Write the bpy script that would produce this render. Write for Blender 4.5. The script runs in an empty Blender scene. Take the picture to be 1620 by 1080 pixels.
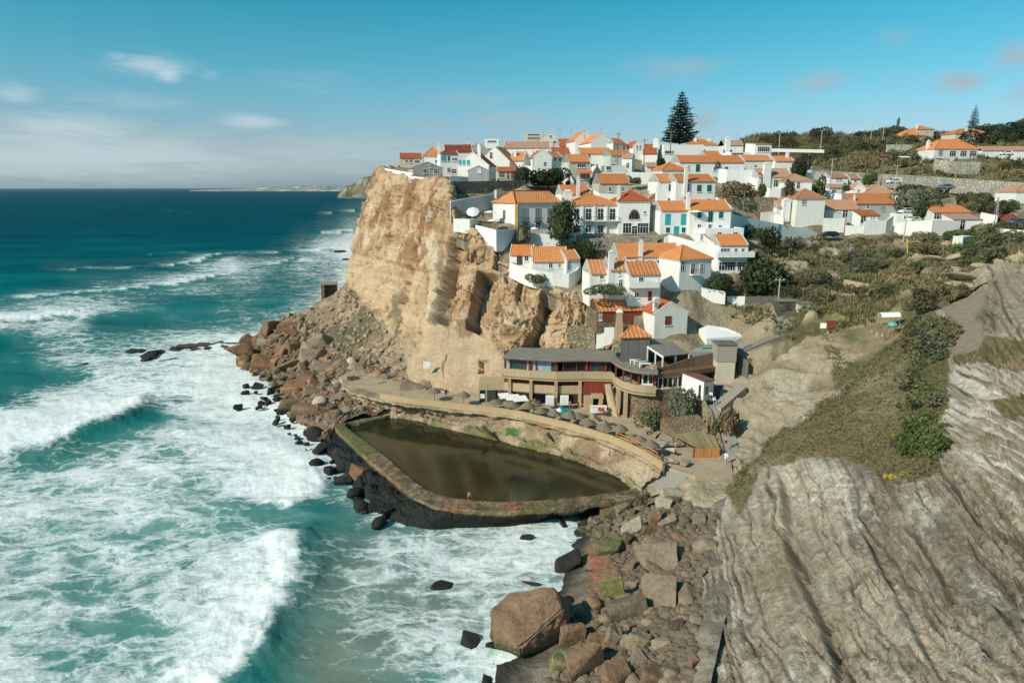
import bpy, bmesh, math, random
import numpy as np
from mathutils import Vector, Matrix

# ------------------------------------------------------------------ camera, sky, sun
SC = bpy.context.scene
COL = SC.collection
HC = 45.0                                   # camera height above the sea
PIT = math.atan(243.0 / 1080.0)             # downward pitch
SP, CP, F = math.sin(PIT), math.cos(PIT), 1080.0
cd = bpy.data.cameras.new("camera"); cam = bpy.data.objects.new("camera", cd); COL.objects.link(cam)
cam.location = (0, 0, HC); cam.rotation_euler = (math.pi / 2 - PIT, 0, 0)
cd.sensor_width = 36; cd.lens = 24.0; cd.clip_start = 1; cd.clip_end = 200000
SC.camera = cam
SUN_DIR = Vector((-0.74, -0.53, 0.64)).normalized()   # towards the sun
sun_el = math.asin(SUN_DIR.z); sun_az = math.atan2(SUN_DIR.x, SUN_DIR.y)
sl = bpy.data.lights.new("sun", 'SUN'); so = bpy.data.objects.new("sun", sl); COL.objects.link(so)
sl.energy = 4.6; sl.angle = math.radians(0.5); sl.color = (1.0, 0.90, 0.76)
so.rotation_euler = (-SUN_DIR).to_track_quat('-Z', 'Y').to_euler()
so.location = (-60, -40, 120)
SC.view_settings.view_transform = 'Standard'; SC.view_settings.look = 'None'
SC.view_settings.exposure = 0.0; SC.view_settings.gamma = 1.0
SC.cycles.max_bounces = 6; SC.cycles.diffuse_bounces = 3; SC.cycles.glossy_bounces = 2
SC.cycles.transmission_bounces = 3; SC.cycles.volume_bounces = 0; SC.cycles.transparent_max_bounces = 6

def pxdir(px, py):
    u, v = (px - 810) / F, (540 - py) / F
    return Vector((u, CP + v * SP, -SP + v * CP))

W = bpy.data.worlds.new("World"); SC.world = W; W.use_nodes = True
def build_world():
    nt = W.node_tree; N = nt.nodes; L = nt.links
    for n in list(N): N.remove(n)
    out = N.new('ShaderNodeOutputWorld'); bg = N.new('ShaderNodeBackground'); bg.inputs[1].default_value = 0.089
    sky = N.new('ShaderNodeTexSky'); sky.sky_type = 'NISHITA'; sky.sun_disc = False
    sky.sun_elevation = sun_el; sky.sun_rotation = sun_az
    sky.air_density = 1.25; sky.dust_density = 0.9; sky.ozone_density = 2.0; sky.altitude = 40
    def M(op, a, b=None, c=None):
        n = N.new('ShaderNodeMath'); n.operation = op
        for i, v in enumerate((a, b, c)):
            if v is None: continue
            if isinstance(v, (int, float)): n.inputs[i].default_value = v
            else: L.new(v, n.inputs[i])
        return n.outputs[0]
    tint = N.new('ShaderNodeMix'); tint.data_type = 'RGBA'; tint.blend_type = 'MULTIPLY'; tint.inputs[0].default_value = 1
    L.new(sky.outputs[0], tint.inputs[6]); 
    tc = N.new('ShaderNodeTexCoord'); sep = N.new('ShaderNodeSeparateXYZ'); L.new(tc.outputs['Generated'], sep.inputs[0])
    tr = N.new('ShaderNodeValToRGB'); te = tr.color_ramp.elements; tr.color_ramp.interpolation = 'LINEAR'
    te[0].position = 0.0; te[0].color = (.96, 1.36, 2.2, 1); te[1].position = .6; te[1].color = (.14, 1.08, 1.10, 1)
    for p_, c_ in ((.055, (.84, 1.08, 1.5, 1)), (.15, (.42, 1.11, 1.28, 1)), (.24, (.165, 1.07, 1.14, 1))):
        e_ = te.new(p_); e_.color = c_
    L.new(sep.outputs[2], tr.inputs[0]); L.new(tr.outputs[0], tint.inputs[7])
    x, y, z = sep.outputs
    az = M('ARCTAN2', x, y); el = M('ARCTAN2', z, M('SQRT', M('ADD', M('MULTIPLY', x, x), M('MULTIPLY', y, y))))
    comb = N.new('ShaderNodeCombineXYZ'); L.new(az, comb.inputs[0]); L.new(M('MULTIPLY', el, 2.3), comb.inputs[1])
    def noise(scale, det, dist, rough=.55):
        n = N.new('ShaderNodeTexNoise'); n.inputs['Scale'].default_value = scale; n.inputs['Detail'].default_value = det
        n.inputs['Roughness'].default_value = rough; n.inputs['Distortion'].default_value = dist
        L.new(comb.outputs[0], n.inputs['Vector']); return n.outputs[0]
    n1 = noise(9, 6, .35); n2 = noise(26, 5, .2)
    nn = M('ADD', M('MULTIPLY', n1, .6), M('MULTIPLY', n2, .4))
    # (px, py, half width px, half height px, strength, kind)  kind 0 = white wisp, 1 = grey-mauve puff
    CL = [(20, 148, 60, 18, .7, 0), (240, 105, 75, 20, .75, 0), (265, 118, 30, 14, .9, 0), (400, 192, 60, 14, .75, 0), (330, 120, 30, 10, .5, 0),
          (190, 90, 26, 10, .6, 0), (110, 205, 190, 34, .8, 0), (130, 250, 420, 60, .85, 0), (520, 245, 260, 36, .6, 0), (200, 160, 140, 20, .5, 0), (500, 130, 130, 25, .35, 0),
          (1090, 103, 95, 26, .75, 1), (1300, 130, 60, 20, .85, 1), (1520, 132, 50, 24, .9, 1), (1605, 88, 50, 32, 1.0, 1), (1620, 150, 70, 26, .7, 1),
          (750, 157, 70, 14, .7, 1), (685, 199, 55, 9, .75, 1), (810, 190, 85, 16, .8, 1), (985, 172, 75, 14, .6, 1), (1115, 190, 36, 18, .9, 1),
          (1410, 58, 45, 26, .6, 1), (1130, 55, 40, 18, .4, 1), (1410, 135, 45, 16, .55, 1), (1220, 188, 80, 12, .5, 1), (1330, 190, 70, 12, .5, 1), (1460, 175, 70, 16, .5, 1), (1185, 155, 25, 10, .5, 1)]
    tot = [None, None]
    for px, py, w, h, s, k in CL:
        d = pxdir(px, py); a0 = math.atan2(d.x, d.y); e0 = math.atan2(d.z, math.hypot(d.x, d.y))
        c2 = 1 + ((px - 810) / F) ** 2
        wa = w / F / c2; we = h / F / math.sqrt(c2)
        A = M('MULTIPLY', M('SUBTRACT', az, a0), 1 / wa); E = M('MULTIPLY', M('SUBTRACT', el, e0), 1 / we)
        r = M('ADD', M('MULTIPLY', A, A), M('MULTIPLY', E, E))
        m = M('MULTIPLY', M('EXPONENT', M('MULTIPLY', r, -.9)), s)
        tot[k] = m if tot[k] is None else M('MAXIMUM', tot[k], m)
    comb = N.new('ShaderNodeCombineXYZ'); L.new(M('ADD', az, M('MULTIPLY', el, .9)), comb.inputs[0]); L.new(M('MULTIPLY', el, 7.0), comb.inputs[1])
    nw = M('ADD', M('MULTIPLY', noise(6, 8, .5, .65), .6), M('MULTIPLY', noise(22, 8, .4, .7), .4))
    def cover(m, lo, g, q=nn):
        v = M('MULTIPLY', M('SUBTRACT', M('ADD', m, M('MULTIPLY', M('SUBTRACT', q, .5), 2.3)), lo), g)
        n = N.new('ShaderNodeClamp'); L.new(v, n.inputs[0]); return M('MULTIPLY', n.outputs[0], m)
    c0 = cover(tot[0], .22, 1.7, nw); c1 = cover(tot[1], .3, 1.5)
    mx = N.new('ShaderNodeMix'); mx.data_type = 'RGBA'; L.new(M('MULTIPLY', c0, .85), mx.inputs[0])
    L.new(tint.outputs[2], mx.inputs[6]); mx.inputs[7].default_value = (6.7, 8.0, 8.6, 1)
    mx2 = N.new('ShaderNodeMix'); mx2.data_type = 'RGBA'; L.new(M('MULTIPLY', c1, .95), mx2.inputs[0])
    L.new(mx.outputs[2], mx2.inputs[6]); mx2.inputs[7].default_value = (4.6, 5.5, 5.9, 1)
    L.new(mx2.outputs[2], bg.inputs[0]); L.new(bg.outputs[0], out.inputs[0])
build_world()

# ------------------------------------------------------------------ pixel <-> world helpers
def P(px, py, t):
    d = pxdir(px, py) * t; return Vector((d.x, d.y, HC + d.z))
def Q(px, py, z):
    d = pxdir(px, py); t = (z - HC) / d.z; return Vector((d.x * t, d.y * t, z))
def PZ(px, z, t):                       # column px, height z, depth t
    v = ((z - HC) / t + SP) / CP; return Vector(((px - 810) / F * t, (CP + v * SP) * t, z))
def project(A):
    A = np.asarray(A, float); x = A[..., 0]; y = A[..., 1]; z = A[..., 2] - HC
    t = y * CP - z * SP; up = y * SP + z * CP
    t = np.maximum(t, 1e-3)
    return 810 + F * x / t, 540 - F * up / t, t

# ------------------------------------------------------------------ numpy noise
def _hash(ix, iy, iz, seed):
    h = (ix.astype(np.int64) * 374761393 + iy.astype(np.int64) * 668265263 + iz.astype(np.int64) * 2147483647 + seed * 974634777) & 0xffffffff
    h = ((h ^ (h >> 13)) * 1274126177) & 0xffffffff
    h = ((h ^ (h >> 16)) * 2246822519) & 0xffffffff
    return ((h ^ (h >> 15)) & 0xffffff) / float(0xffffff)
def vnoise(x, y, z=0.0, seed=0):
    x = np.asarray(x, float); y = np.asarray(y, float) + x * 0; z = np.asarray(z, float) + x * 0
    ix, iy, iz = np.floor(x), np.floor(y), np.floor(z)
    fx, fy, fz = x - ix, y - iy, z - iz
    fx = fx * fx * (3 - 2 * fx); fy = fy * fy * (3 - 2 * fy); fz = fz * fz * (3 - 2 * fz)
    r = 0
    for dx in (0, 1):
        wx = fx if dx else 1 - fx
        for dy in (0, 1):
            wy = fy if dy else 1 - fy
            for dz in (0, 1):
                wz = fz if dz else 1 - fz
                r = r + wx * wy * wz * _hash(ix + dx, iy + dy, iz + dz, seed)
    return r
def fbm(x, y, z=0.0, oct=4, seed=0, rough=.5):
    a, s, n = 1.0, 0.0, 0.0
    for i in range(oct):
        s = s + a * vnoise(x * 2 ** i + 17.3 * i, y * 2 ** i + 9.1 * i, z * 2 ** i + 3.7 * i, seed + i); n += a; a *= rough
    return s / n
def sst(a, b, x):
    k = np.clip((x - a) / (b - a), 0, 1); return k * k * (3 - 2 * k)
def mixc(a, b, k):
    return np.asarray(a) * (1 - k[..., None]) + np.asarray(b) * k[..., None]
def seg_dist(px, py, pts):              # distance to a polyline, and parameter along it 0..1
    best = np.full(px.shape, 1e9); par = np.zeros(px.shape); side = np.zeros(px.shape); n = len(pts) - 1
    for i in range(n):
        ax, ay = pts[i][:2]; bx, by = pts[i + 1][:2]; dx, dy = bx - ax, by - ay
        k = np.clip(((px - ax) * dx + (py - ay) * dy) / (dx * dx + dy * dy), 0, 1)
        d = np.hypot(px - ax - k * dx, py - ay - k * dy); m = d < best
        best = np.where(m, d, best); par = np.where(m, (i + k) / n, par)
        side = np.where(m, np.sign(dx * (py - ay) - dy * (px - ax)), side)
    return best, par, side
def inpoly(px, py, poly):
    px = np.asarray(px, float); py = np.asarray(py, float); r = np.zeros(px.shape, bool); n = len(poly); j = n - 1
    for i in range(n):
        xi, yi = poly[i][:2]; xj, yj = poly[j][:2]
        if yi != yj:
            c = ((yi > py) != (yj > py)) & (px < (xj - xi) * (py - yi) / (yj - yi) + xi); r ^= c
        j = i
    return r
def softpoly(px, py, poly, w):          # 1 inside, fading over w px
    d = seg_dist(px, py, list(poly) + [poly[0]])[0]; s = np.where(inpoly(px, py, poly), d, -d)
    return sst(-w, w, s)

# ------------------------------------------------------------------ materials
MAT = {}
class NB:
    def __init__(s, name):
        s.m = bpy.data.materials.new(name); s.m.use_nodes = True; s.nt = s.m.node_tree; s.N = s.nt.nodes; s.L = s.nt.links
        s.b = s.N['Principled BSDF']; MAT[name] = s.m; s.tc = None
    def obj(s):
        if not s.tc: s.tc = s.N.new('ShaderNodeTexCoord')
        return s.tc.outputs['Object']
    def geo(s): return s.N.new('ShaderNodeNewGeometry').outputs['Position']
    def put(s, sock, v):
        if isinstance(v, bpy.types.NodeSocket): s.L.new(v, sock)
        elif isinstance(v, (tuple, list)): sock.default_value = tuple(v) + ((1,) if len(v) == 3 and len(sock.default_value) == 4 else ())
        elif hasattr(sock.default_value, '__len__'): sock.default_value = (v, v, v, 1)[:len(sock.default_value)]
        else: sock.default_value = v
    def math(s, op, a, b=0.0, clamp=False):
        n = s.N.new('ShaderNodeMath'); n.operation = op; n.use_clamp = clamp; s.put(n.inputs[0], a); s.put(n.inputs[1], b); return n.outputs[0]
    def scale(s, vec, sc):
        n = s.N.new('ShaderNodeVectorMath'); n.operation = 'MULTIPLY'; s.L.new(vec, n.inputs[0]); n.inputs[1].default_value = sc; return n.outputs[0]
    def noise(s, scale, det=4, rough=.55, vec=None, dist=0.0, col=False):
        n = s.N.new('ShaderNodeTexNoise'); n.inputs['Scale'].default_value = scale; n.inputs['Detail'].default_value = det
        n.inputs['Roughness'].default_value = rough; n.inputs['Distortion'].default_value = dist
        s.L.new(vec if vec is not None else s.obj(), n.inputs['Vector']); return n.outputs[1 if col else 0]
    def voro(s, scale, feat='F1', vec=None):
        n = s.N.new('ShaderNodeTexVoronoi'); n.inputs['Scale'].default_value = scale; n.feature = feat
        s.L.new(vec if vec is not None else s.obj(), n.inputs['Vector']); return n
    def ramp(s, v, stops):
        n = s.N.new('ShaderNodeValToRGB'); e = n.color_ramp.elements
        while len(e) < len(stops): e.new(0.5)
        for k, (p, c) in enumerate(stops):
            e[k].position = p; c = (c, c, c) if isinstance(c, (int, float)) else c; e[k].color = tuple(c) + (1,)
        s.L.new(v, n.inputs[0]); return n.outputs[0]
    def mix(s, f, a, b, mode='MIX'):
        n = s.N.new('ShaderNodeMix'); n.data_type = 'RGBA'; n.blend_type = mode
        s.put(n.inputs[0], f); s.put(n.inputs[6], a); s.put(n.inputs[7], b); return n.outputs[2]
    def attr(s, name):
        n = s.N.new('ShaderNodeAttribute'); n.attribute_name = name; return n
    def bump(s, h, strength=.5, dist=.1, nrm=None):
        n = s.N.new('ShaderNodeBump'); n.inputs['Strength'].default_value = strength; n.inputs['Distance'].default_value = dist
        s.L.new(h, n.inputs['Height'])
        if nrm: s.L.new(nrm, n.inputs['Normal'])
        s.L.new(n.outputs[0], s.b.inputs['Normal']); return n.outputs[0]
    def fin(s, col, rough=.85, spec=.3):
        s.put(s.b.inputs['Base Color'], col); s.put(s.b.inputs['Roughness'], rough)
        s.b.inputs['Specular IOR Level'].default_value = spec; return s.m

def m_plain(name, c, var=.15, scale=2.0, rough=.8, bump=.0, spec=.3, metal=0):
    n = NB(name); v = n.noise(scale, 5); d = tuple(x * (1 - var) for x in c); e = tuple(min(1, x * (1 + var)) for x in c)
    n.fin(n.ramp(v, [(.3, d), (.7, e)]), rough, spec)
    if bump: n.bump(v, bump, .05)
    if metal: n.b.inputs['Metallic'].default_value = metal
    return n.m
def m_stucco(name, c, dirt=(.45, .40, .33), amt=.35):
    n = NB(name); a = n.noise(.35, 6, .6); b = n.noise(1.3, 5, .65, vec=n.scale(n.obj(), (1.6, 1.6, .35)))
    k = n.math('MULTIPLY', n.ramp(b, [(.5, 0), (.8, 1)]), amt)
    col = n.mix(k, n.mix(a, tuple(x * .93 for x in c), c), dirt)
    oi = n.N.new('ShaderNodeObjectInfo'); rv = n.ramp(oi.outputs['Random'], [(0, (.90, .88, .84)), (.35, (1, .98, .95)), (.7, (.97, .98, 1)), (1, (.86, .86, .86))]); col = n.mix(1.0, col, rv, 'MULTIPLY')
    drip = n.noise(2.4, 5, .7, vec=n.scale(n.obj(), (1.5, 1.5, .12))); col = n.mix(n.math('MULTIPLY', n.ramp(drip, [(.52, 0), (.72, 1)]), .35), col, tuple(x * .55 for x in dirt) if dirt[0] > .3 else dirt)
    n.fin(col, .85, .2); n.bump(n.noise(5, 4), .15, .03); return n.m
def m_tile(name, c1, c2, ribs=5.2, axis=0):
    n = NB(name); sx = n.N.new('ShaderNodeSeparateXYZ'); n.L.new(n.obj(), sx.inputs[0])
    w = n.math('ABSOLUTE', n.math('SINE', n.math('MULTIPLY', sx.outputs[axis], ribs * math.pi * .5)))
    course = n.math('FRACT', n.math('MULTIPLY', sx.outputs[2], 3.6))
    v = n.noise(.8, 7, .75); v2 = n.noise(6, 4, .7)
    col = n.mix(n.ramp(v, [(.3, 0), (.7, 1)]), c1, c2)
    col = n.mix(n.ramp(v2, [(.45, 0), (.8, .6)]), col, tuple(x * .55 for x in c1))
    col = n.mix(n.ramp(w, [(0, .45), (.35, 0)]), col, tuple(x * .45 for x in c1))
    oi = n.N.new('ShaderNodeObjectInfo'); rv = n.ramp(oi.outputs['Random'], [(0, (.70, .66, .66)), (.3, (1.05, .92, .85)), (.55, (.86, .94, 1.05)), (.8, (1.05, 1.05, 1.1)), (1, (.78, .62, .55))]); col = n.mix(.85, col, n.mix(1.0, col, rv, 'MULTIPLY'))
    lich = n.noise(.55, 7, .75); col = n.mix(n.ramp(lich, [(.5, 0), (.75, .45)]), col, (.34, .26, .19))
    n.fin(col, .8, .25); n.bump(n.math('ADD', w, n.math('MULTIPLY', course, .4)), .7, .12); return n.m
def m_stone(name, c1, c2, mortar, sc=1.4, bump=.8):
    n = NB(name); vec = n.mix(.12, n.obj(), n.noise(1.5, 3, col=True))
    v = n.voro(sc, vec=vec); e = n.voro(sc, 'DISTANCE_TO_EDGE', vec=vec)
    g = n.N.new('ShaderNodeSeparateColor'); n.L.new(v.outputs['Color'], g.inputs[0])
    col = n.mix(g.outputs[0], c1, c2); ed = n.ramp(e.outputs['Distance'], [(.0, 0), (.12, 1)])
    col = n.mix(ed, mortar, col); col = n.mix(n.ramp(n.noise(.4, 5), [(.4, 0), (.75, .5)]), col, tuple(x * .5 for x in c1))
    n.fin(col, .95, .15); n.bump(n.math('ADD', ed, n.math('MULTIPLY', n.noise(6, 4), .6)), bump, .12); return n.m
def m_rock(name, c1, c2, c3, sc=.5, bump=1.0, low=None, dist=.35):
    n = NB(name); oi = n.N.new('ShaderNodeObjectInfo')
    off = n.N.new('ShaderNodeVectorMath'); off.operation = 'ADD'; n.L.new(n.geo(), off.inputs[0]); n.L.new(oi.outputs['Random'], off.inputs[1])
    p = off.outputs[0]
    a = n.noise(sc, 8, .62, vec=p, dist=.4); b = n.noise(sc * 5, 6, .65, vec=p)
    col = n.mix(n.ramp(a, [(.3, 0), (.7, 1)]), c1, c2); col = n.mix(n.ramp(b, [(.45, 0), (.75, .75)]), col, c3)
    br = n.math('ADD', n.math('MULTIPLY', oi.outputs['Random'], .6), .7)
    col = n.mix(1.0, col, br, 'MULTIPLY')
    if low:                                    # wet algae near the waterline: keyed to height above the sea
        sx = n.N.new('ShaderNodeSeparateXYZ'); n.L.new(n.geo(), sx.inputs[0])
        h = n.math('ADD', sx.outputs[2], n.math('MULTIPLY', n.math('SUBTRACT', a, .5), 3.0))
        k = n.ramp(n.math('MULTIPLY', h, .2), [(low[0] * .2, 1), (low[1] * .2, 0)])
        col = n.mix(k, col, low[2])
        k2 = n.ramp(n.math('MULTIPLY', h, .2), [(0, 1), (.8 * .2, 0)]); col = n.mix(k2, col, (.012, .013, .010))
    n.fin(col, .85, .3); n.bump(n.math('ADD', a, n.math('MULTIPLY', b, .5)), bump, dist); return n.m
def m_foliage(name, c1, c2, c3=None):
    n = NB(name); oi = n.N.new('ShaderNodeObjectInfo'); v = n.noise(.9, 3); g = n.noise(7, 2)
    col = n.mix(n.ramp(v, [(.35, 0), (.65, 1)]), c1, c2)
    if c3: col = n.mix(n.ramp(g, [(.5, 0), (.75, .8)]), col, c3)
    col = n.mix(1.0, col, n.math('ADD', n.math('MULTIPLY', oi.outputs['Random'], .6), .7), 'MULTIPLY')
    n.fin(col, .7, .15); return n.m

m_stucco('white_stucco', (.86, .85, .81), (.5, .45, .38), .25); m_stucco('grey_stucco', (.47, .46, .44)); m_stucco('cream_stucco', (.62, .56, .46))
m_stucco('mauve_stucco', (.60, .54, .53)); m_stucco('concrete', (.36, .33, .28), (.2, .17, .13)); m_stucco('beige_render', (.50, .37, .22), (.25, .18, .11), .4)
m_stucco('pale_teal_stucco', (.50, .57, .57)); m_plain('yellow_trim', (.55, .33, .07))
m_tile('orange_tile', (.66, .215, .065), (.86, .34, .115)); m_tile('red_tile', (.45, .10, .035), (.58, .16, .05)); m_tile('old_tile', (.50, .25, .14), (.62, .34, .21))
m_tile('ribbed_tile', (.60, .20, .07), (.80, .36, .15), 2.6); m_tile('dark_red_tile', (.26, .05, .035), (.38, .08, .05))
m_plain('glass_dark', (.018, .024, .03), .3, 1.5, .12, 0, .6); m_plain('glass_teal', (.03, .07, .08), .5, 1.2, .12, 0, .6)
m_plain('glass_light', (.30, .40, .42), .35, .8, .15, 0, .5)
m_plain('white_paint', (.78, .77, .74), .06); m_plain('turquoise_paint', (.03, .36, .40), .12); m_plain('dark_paint', (.05, .05, .05), .2)
m_plain('brown_wood', (.16, .09, .05), .3, 3, .8, .2); m_plain('red_wood', (.21, .045, .025), .3, 3, .7, .2); m_plain('iron', (.03, .03, .03))
m_plain('grey_sheet', (.22, .205, .17), .18, .9, .8, .1); m_plain('brown_sheet', (.22, .10, .07), .15, 1.5); m_plain('red_paint', (.42, .04, .03))
m_plain('orange_rail', (.62, .24, .04), .15); m_plain('green_cloth', (.01, .22, .13), .3, 4); m_plain('cloth_white', (.78, .76, .72), .06)
m_plain('black_rubber', (.015, .015, .015)); m_plain('pole_wood', (.20, .16, .12), .2); m_plain('pole_concrete', (.42, .40, .36), .1)
m_plain('thatch', (.20, .155, .11), .35, 14, .95, .8); m_plain('skin', (.50, .27, .17), .06); m_plain('hair', (.03, .02, .015))
m_plain('car_white', (.75, .75, .74), .03, 1, .3, 0, .5); m_plain('car_dark', (.02, .025, .035), .1, 1, .25, 0, .5); m_plain('car_blue', (.12, .16, .22), .1, 1, .3, 0, .5)
m_plain('metal_grey', (.35, .35, .34), .1, 2, .5, 0, .5, .3); m_plain('bark', (.12, .09, .065), .3, 4, .9, .5); m_plain('yellow_paint', (.62, .50, .05))
m_plain('pool_teal', (.10, .42, .38)); m_plain('agave_leaf', (.28, .33, .26), .25, 2); m_plain('agave_yellow', (.36, .34, .14), .3, 2); m_plain('blue_cloth', (.06, .12, .25), .2)
for nm, c in (('shirt_white', (.75, .75, .73)), ('shirt_black', (.03, .03, .035)), ('shirt_red', (.5, .06, .04)), ('shirt_blue', (.08, .16, .3)), ('shorts_dark', (.05, .05, .07))): m_plain(nm, c, .08)
m_stone('rubble_wall', (.30, .235, .15), (.44, .36, .25), (.20, .16, .11)); m_stone('dark_stone', (.11, .10, .085), (.17, .15, .12), (.07, .065, .055), 1.2)
m_stone('brown_stone', (.22, .15, .09), (.34, .25, .16), (.13, .09, .06), 2.2); m_stone('pale_stone', (.36, .33, .27), (.52, .48, .40), (.24, .21, .17), 1.6)
m_rock('boulder_brown', (.19, .108, .062), (.31, .19, .115), (.10, .065, .045), low=(.6, 2.6, (.075, .09, .028)))
m_rock('boulder_grey', (.19, .14, .095), (.32, .24, .165), (.115, .085, .06), low=(.4, 2.0, (.085, .10, .035)))
m_rock('boulder_rust', (.24, .115, .055), (.34, .18, .095), (.12, .07, .04))
m_rock('boulder_green', (.10, .13, .03), (.30, .24, .13), (.05, .07, .02))
m_rock('boulder_black', (.018, .018, .016), (.035, .034, .028), (.012, .012, .01), bump=.7)
m_rock('boulder_pale', (.32, .26, .19), (.43, .36, .27), (.19, .15, .11))
m_foliage('leaf_dark', (.028, .040, .018), (.065, .078, .032)); m_foliage('leaf_pine', (.012, .022, .013), (.028, .042, .022))
m_foliage('leaf_olive', (.095, .098, .048), (.175, .16, .085)); m_foliage('leaf_scrub', (.06, .068, .034), (.125, .12, .062)); m_foliage('leaf_green', (.045, .07, .02), (.10, .13, .045), (.16, .15, .06))
m_foliage('leaf_dry', (.16, .11, .06), (.24, .18, .10)); m_foliage('leaf_grey', (.10, .11, .075), (.17, .17, .12))
m_foliage('leaf_yellow', (.42, .33, .03), (.5, .42, .05))
def m_boards(name, c1, c2, per=4.0, axis=0):
    n = NB(name); sx = n.N.new('ShaderNodeSeparateXYZ'); n.L.new(n.obj(), sx.inputs[0])
    w = n.math('FRACT', n.math('MULTIPLY', sx.outputs[axis], per)); i = n.math('FLOOR', n.math('MULTIPLY', sx.outputs[axis], per))
    wn = n.N.new('ShaderNodeTexWhiteNoise'); wn.noise_dimensions = '1D'; n.L.new(i, wn.inputs['W'])
    col = n.mix(wn.outputs['Value'], c1, c2); col = n.mix(n.ramp(w, [(0, .8), (.15, 0)]), col, tuple(x * .3 for x in c1))
    col = n.mix(n.ramp(n.noise(2, 5), [(.4, 0), (.8, .5)]), col, tuple(x * .6 for x in c1)); n.fin(col, .85, .2); n.bump(w, .5, .05); return n.m
m_boards('fence_boards', (.15, .10, .07), (.22, .155, .11)); m_boards('cane', (.38, .16, .05), (.50, .25, .09), 6); m_boards('reed_roof', (.22, .19, .10), (.36, .28, .15), 3.5)
m_boards('red_boards', (.20, .035, .02), (.28, .06, .03), 5); m_boards('grey_boards', (.14, .13, .12), (.20, .18, .16), 4)
def m_land(name, bump=.8, dist=.3, sc=1.0, rough=.95, stretch=(1, 1, 1)):
    n = NB(name); a = n.attr('Col'); p = n.scale(n.geo(), stretch)
    v = n.noise(1.6 * sc, 8, .68, vec=p); v2 = n.noise(.35 * sc, 6, .6, vec=p)
    k = n.math('ADD', n.math('MULTIPLY', v, .9), n.math('MULTIPLY', v2, .6))
    col = n.mix(1.0, a.outputs['Color'], n.math('ADD', n.math('MULTIPLY', k, 1.1), .18), 'MULTIPLY')
    n.fin(col, rough, .15); n.bump(n.math('ADD', v, n.math('MULTIPLY', v2, 1.5)), bump, dist); return n.m
m_land('cliff_rock', .8, .5, .8, .95, (1, 1, 1.6)); m_land('hill_soil', .9, .5); m_land('slope_rock', 1.0, .4, 2.2); m_land('far_land', .3, 5, .02)

# ------------------------------------------------------------------ mesh helpers
def mesh_np(name, V, Fq, mat, cols=None, smooth=True, attrs=None):
    me = bpy.data.meshes.new(name); V = np.asarray(V, np.float32); Fq = np.asarray(Fq, np.int32)
    n, k = Fq.shape
    me.vertices.add(len(V)); me.vertices.foreach_set('co', V.ravel())
    me.loops.add(n * k); me.loops.foreach_set('vertex_index', Fq.ravel())
    me.polygons.add(n); me.polygons.foreach_set('loop_start', np.arange(n, dtype=np.int32) * k)
    me.polygons.foreach_set('loop_total', np.full(n, k, np.int32))
    me.polygons.foreach_set('use_smooth', np.full(n, smooth, bool))
    if cols is not None:
        c = me.color_attributes.new('Col', 'FLOAT_COLOR', 'POINT'); C4 = np.ones((len(V), 4), np.float32); C4[:, :3] = cols; c.data.foreach_set('color', C4.ravel())
    for an, av in (attrs or {}).items():
        a = me.attributes.new(an, 'FLOAT', 'POINT'); a.data.foreach_set('value', np.asarray(av, np.float32))
    me.materials.append(MAT[mat]); me.update(calc_edges=True); me.validate()
    return me
def link(name, me, parent=None, loc=None, rot=None):
    o = bpy.data.objects.new(name, me); COL.objects.link(o)
    if parent: o.parent = parent
    if loc is not None: o.location = loc
    if rot is not None: o.rotation_euler = rot
    return o
def tag(o, label, cat, group=None, kind=None):
    if label: o['label'] = label
    if cat: o['category'] = cat
    if group: o['group'] = group
    if kind: o['kind'] = kind
    return o
def struct(o): o['kind'] = 'structure'; return o
def empty(name, loc, rz=0):
    o = bpy.data.objects.new(name, None); o.empty_display_size = .5; COL.objects.link(o); o.location = loc; o.rotation_euler = (0, 0, rz); return o
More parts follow.
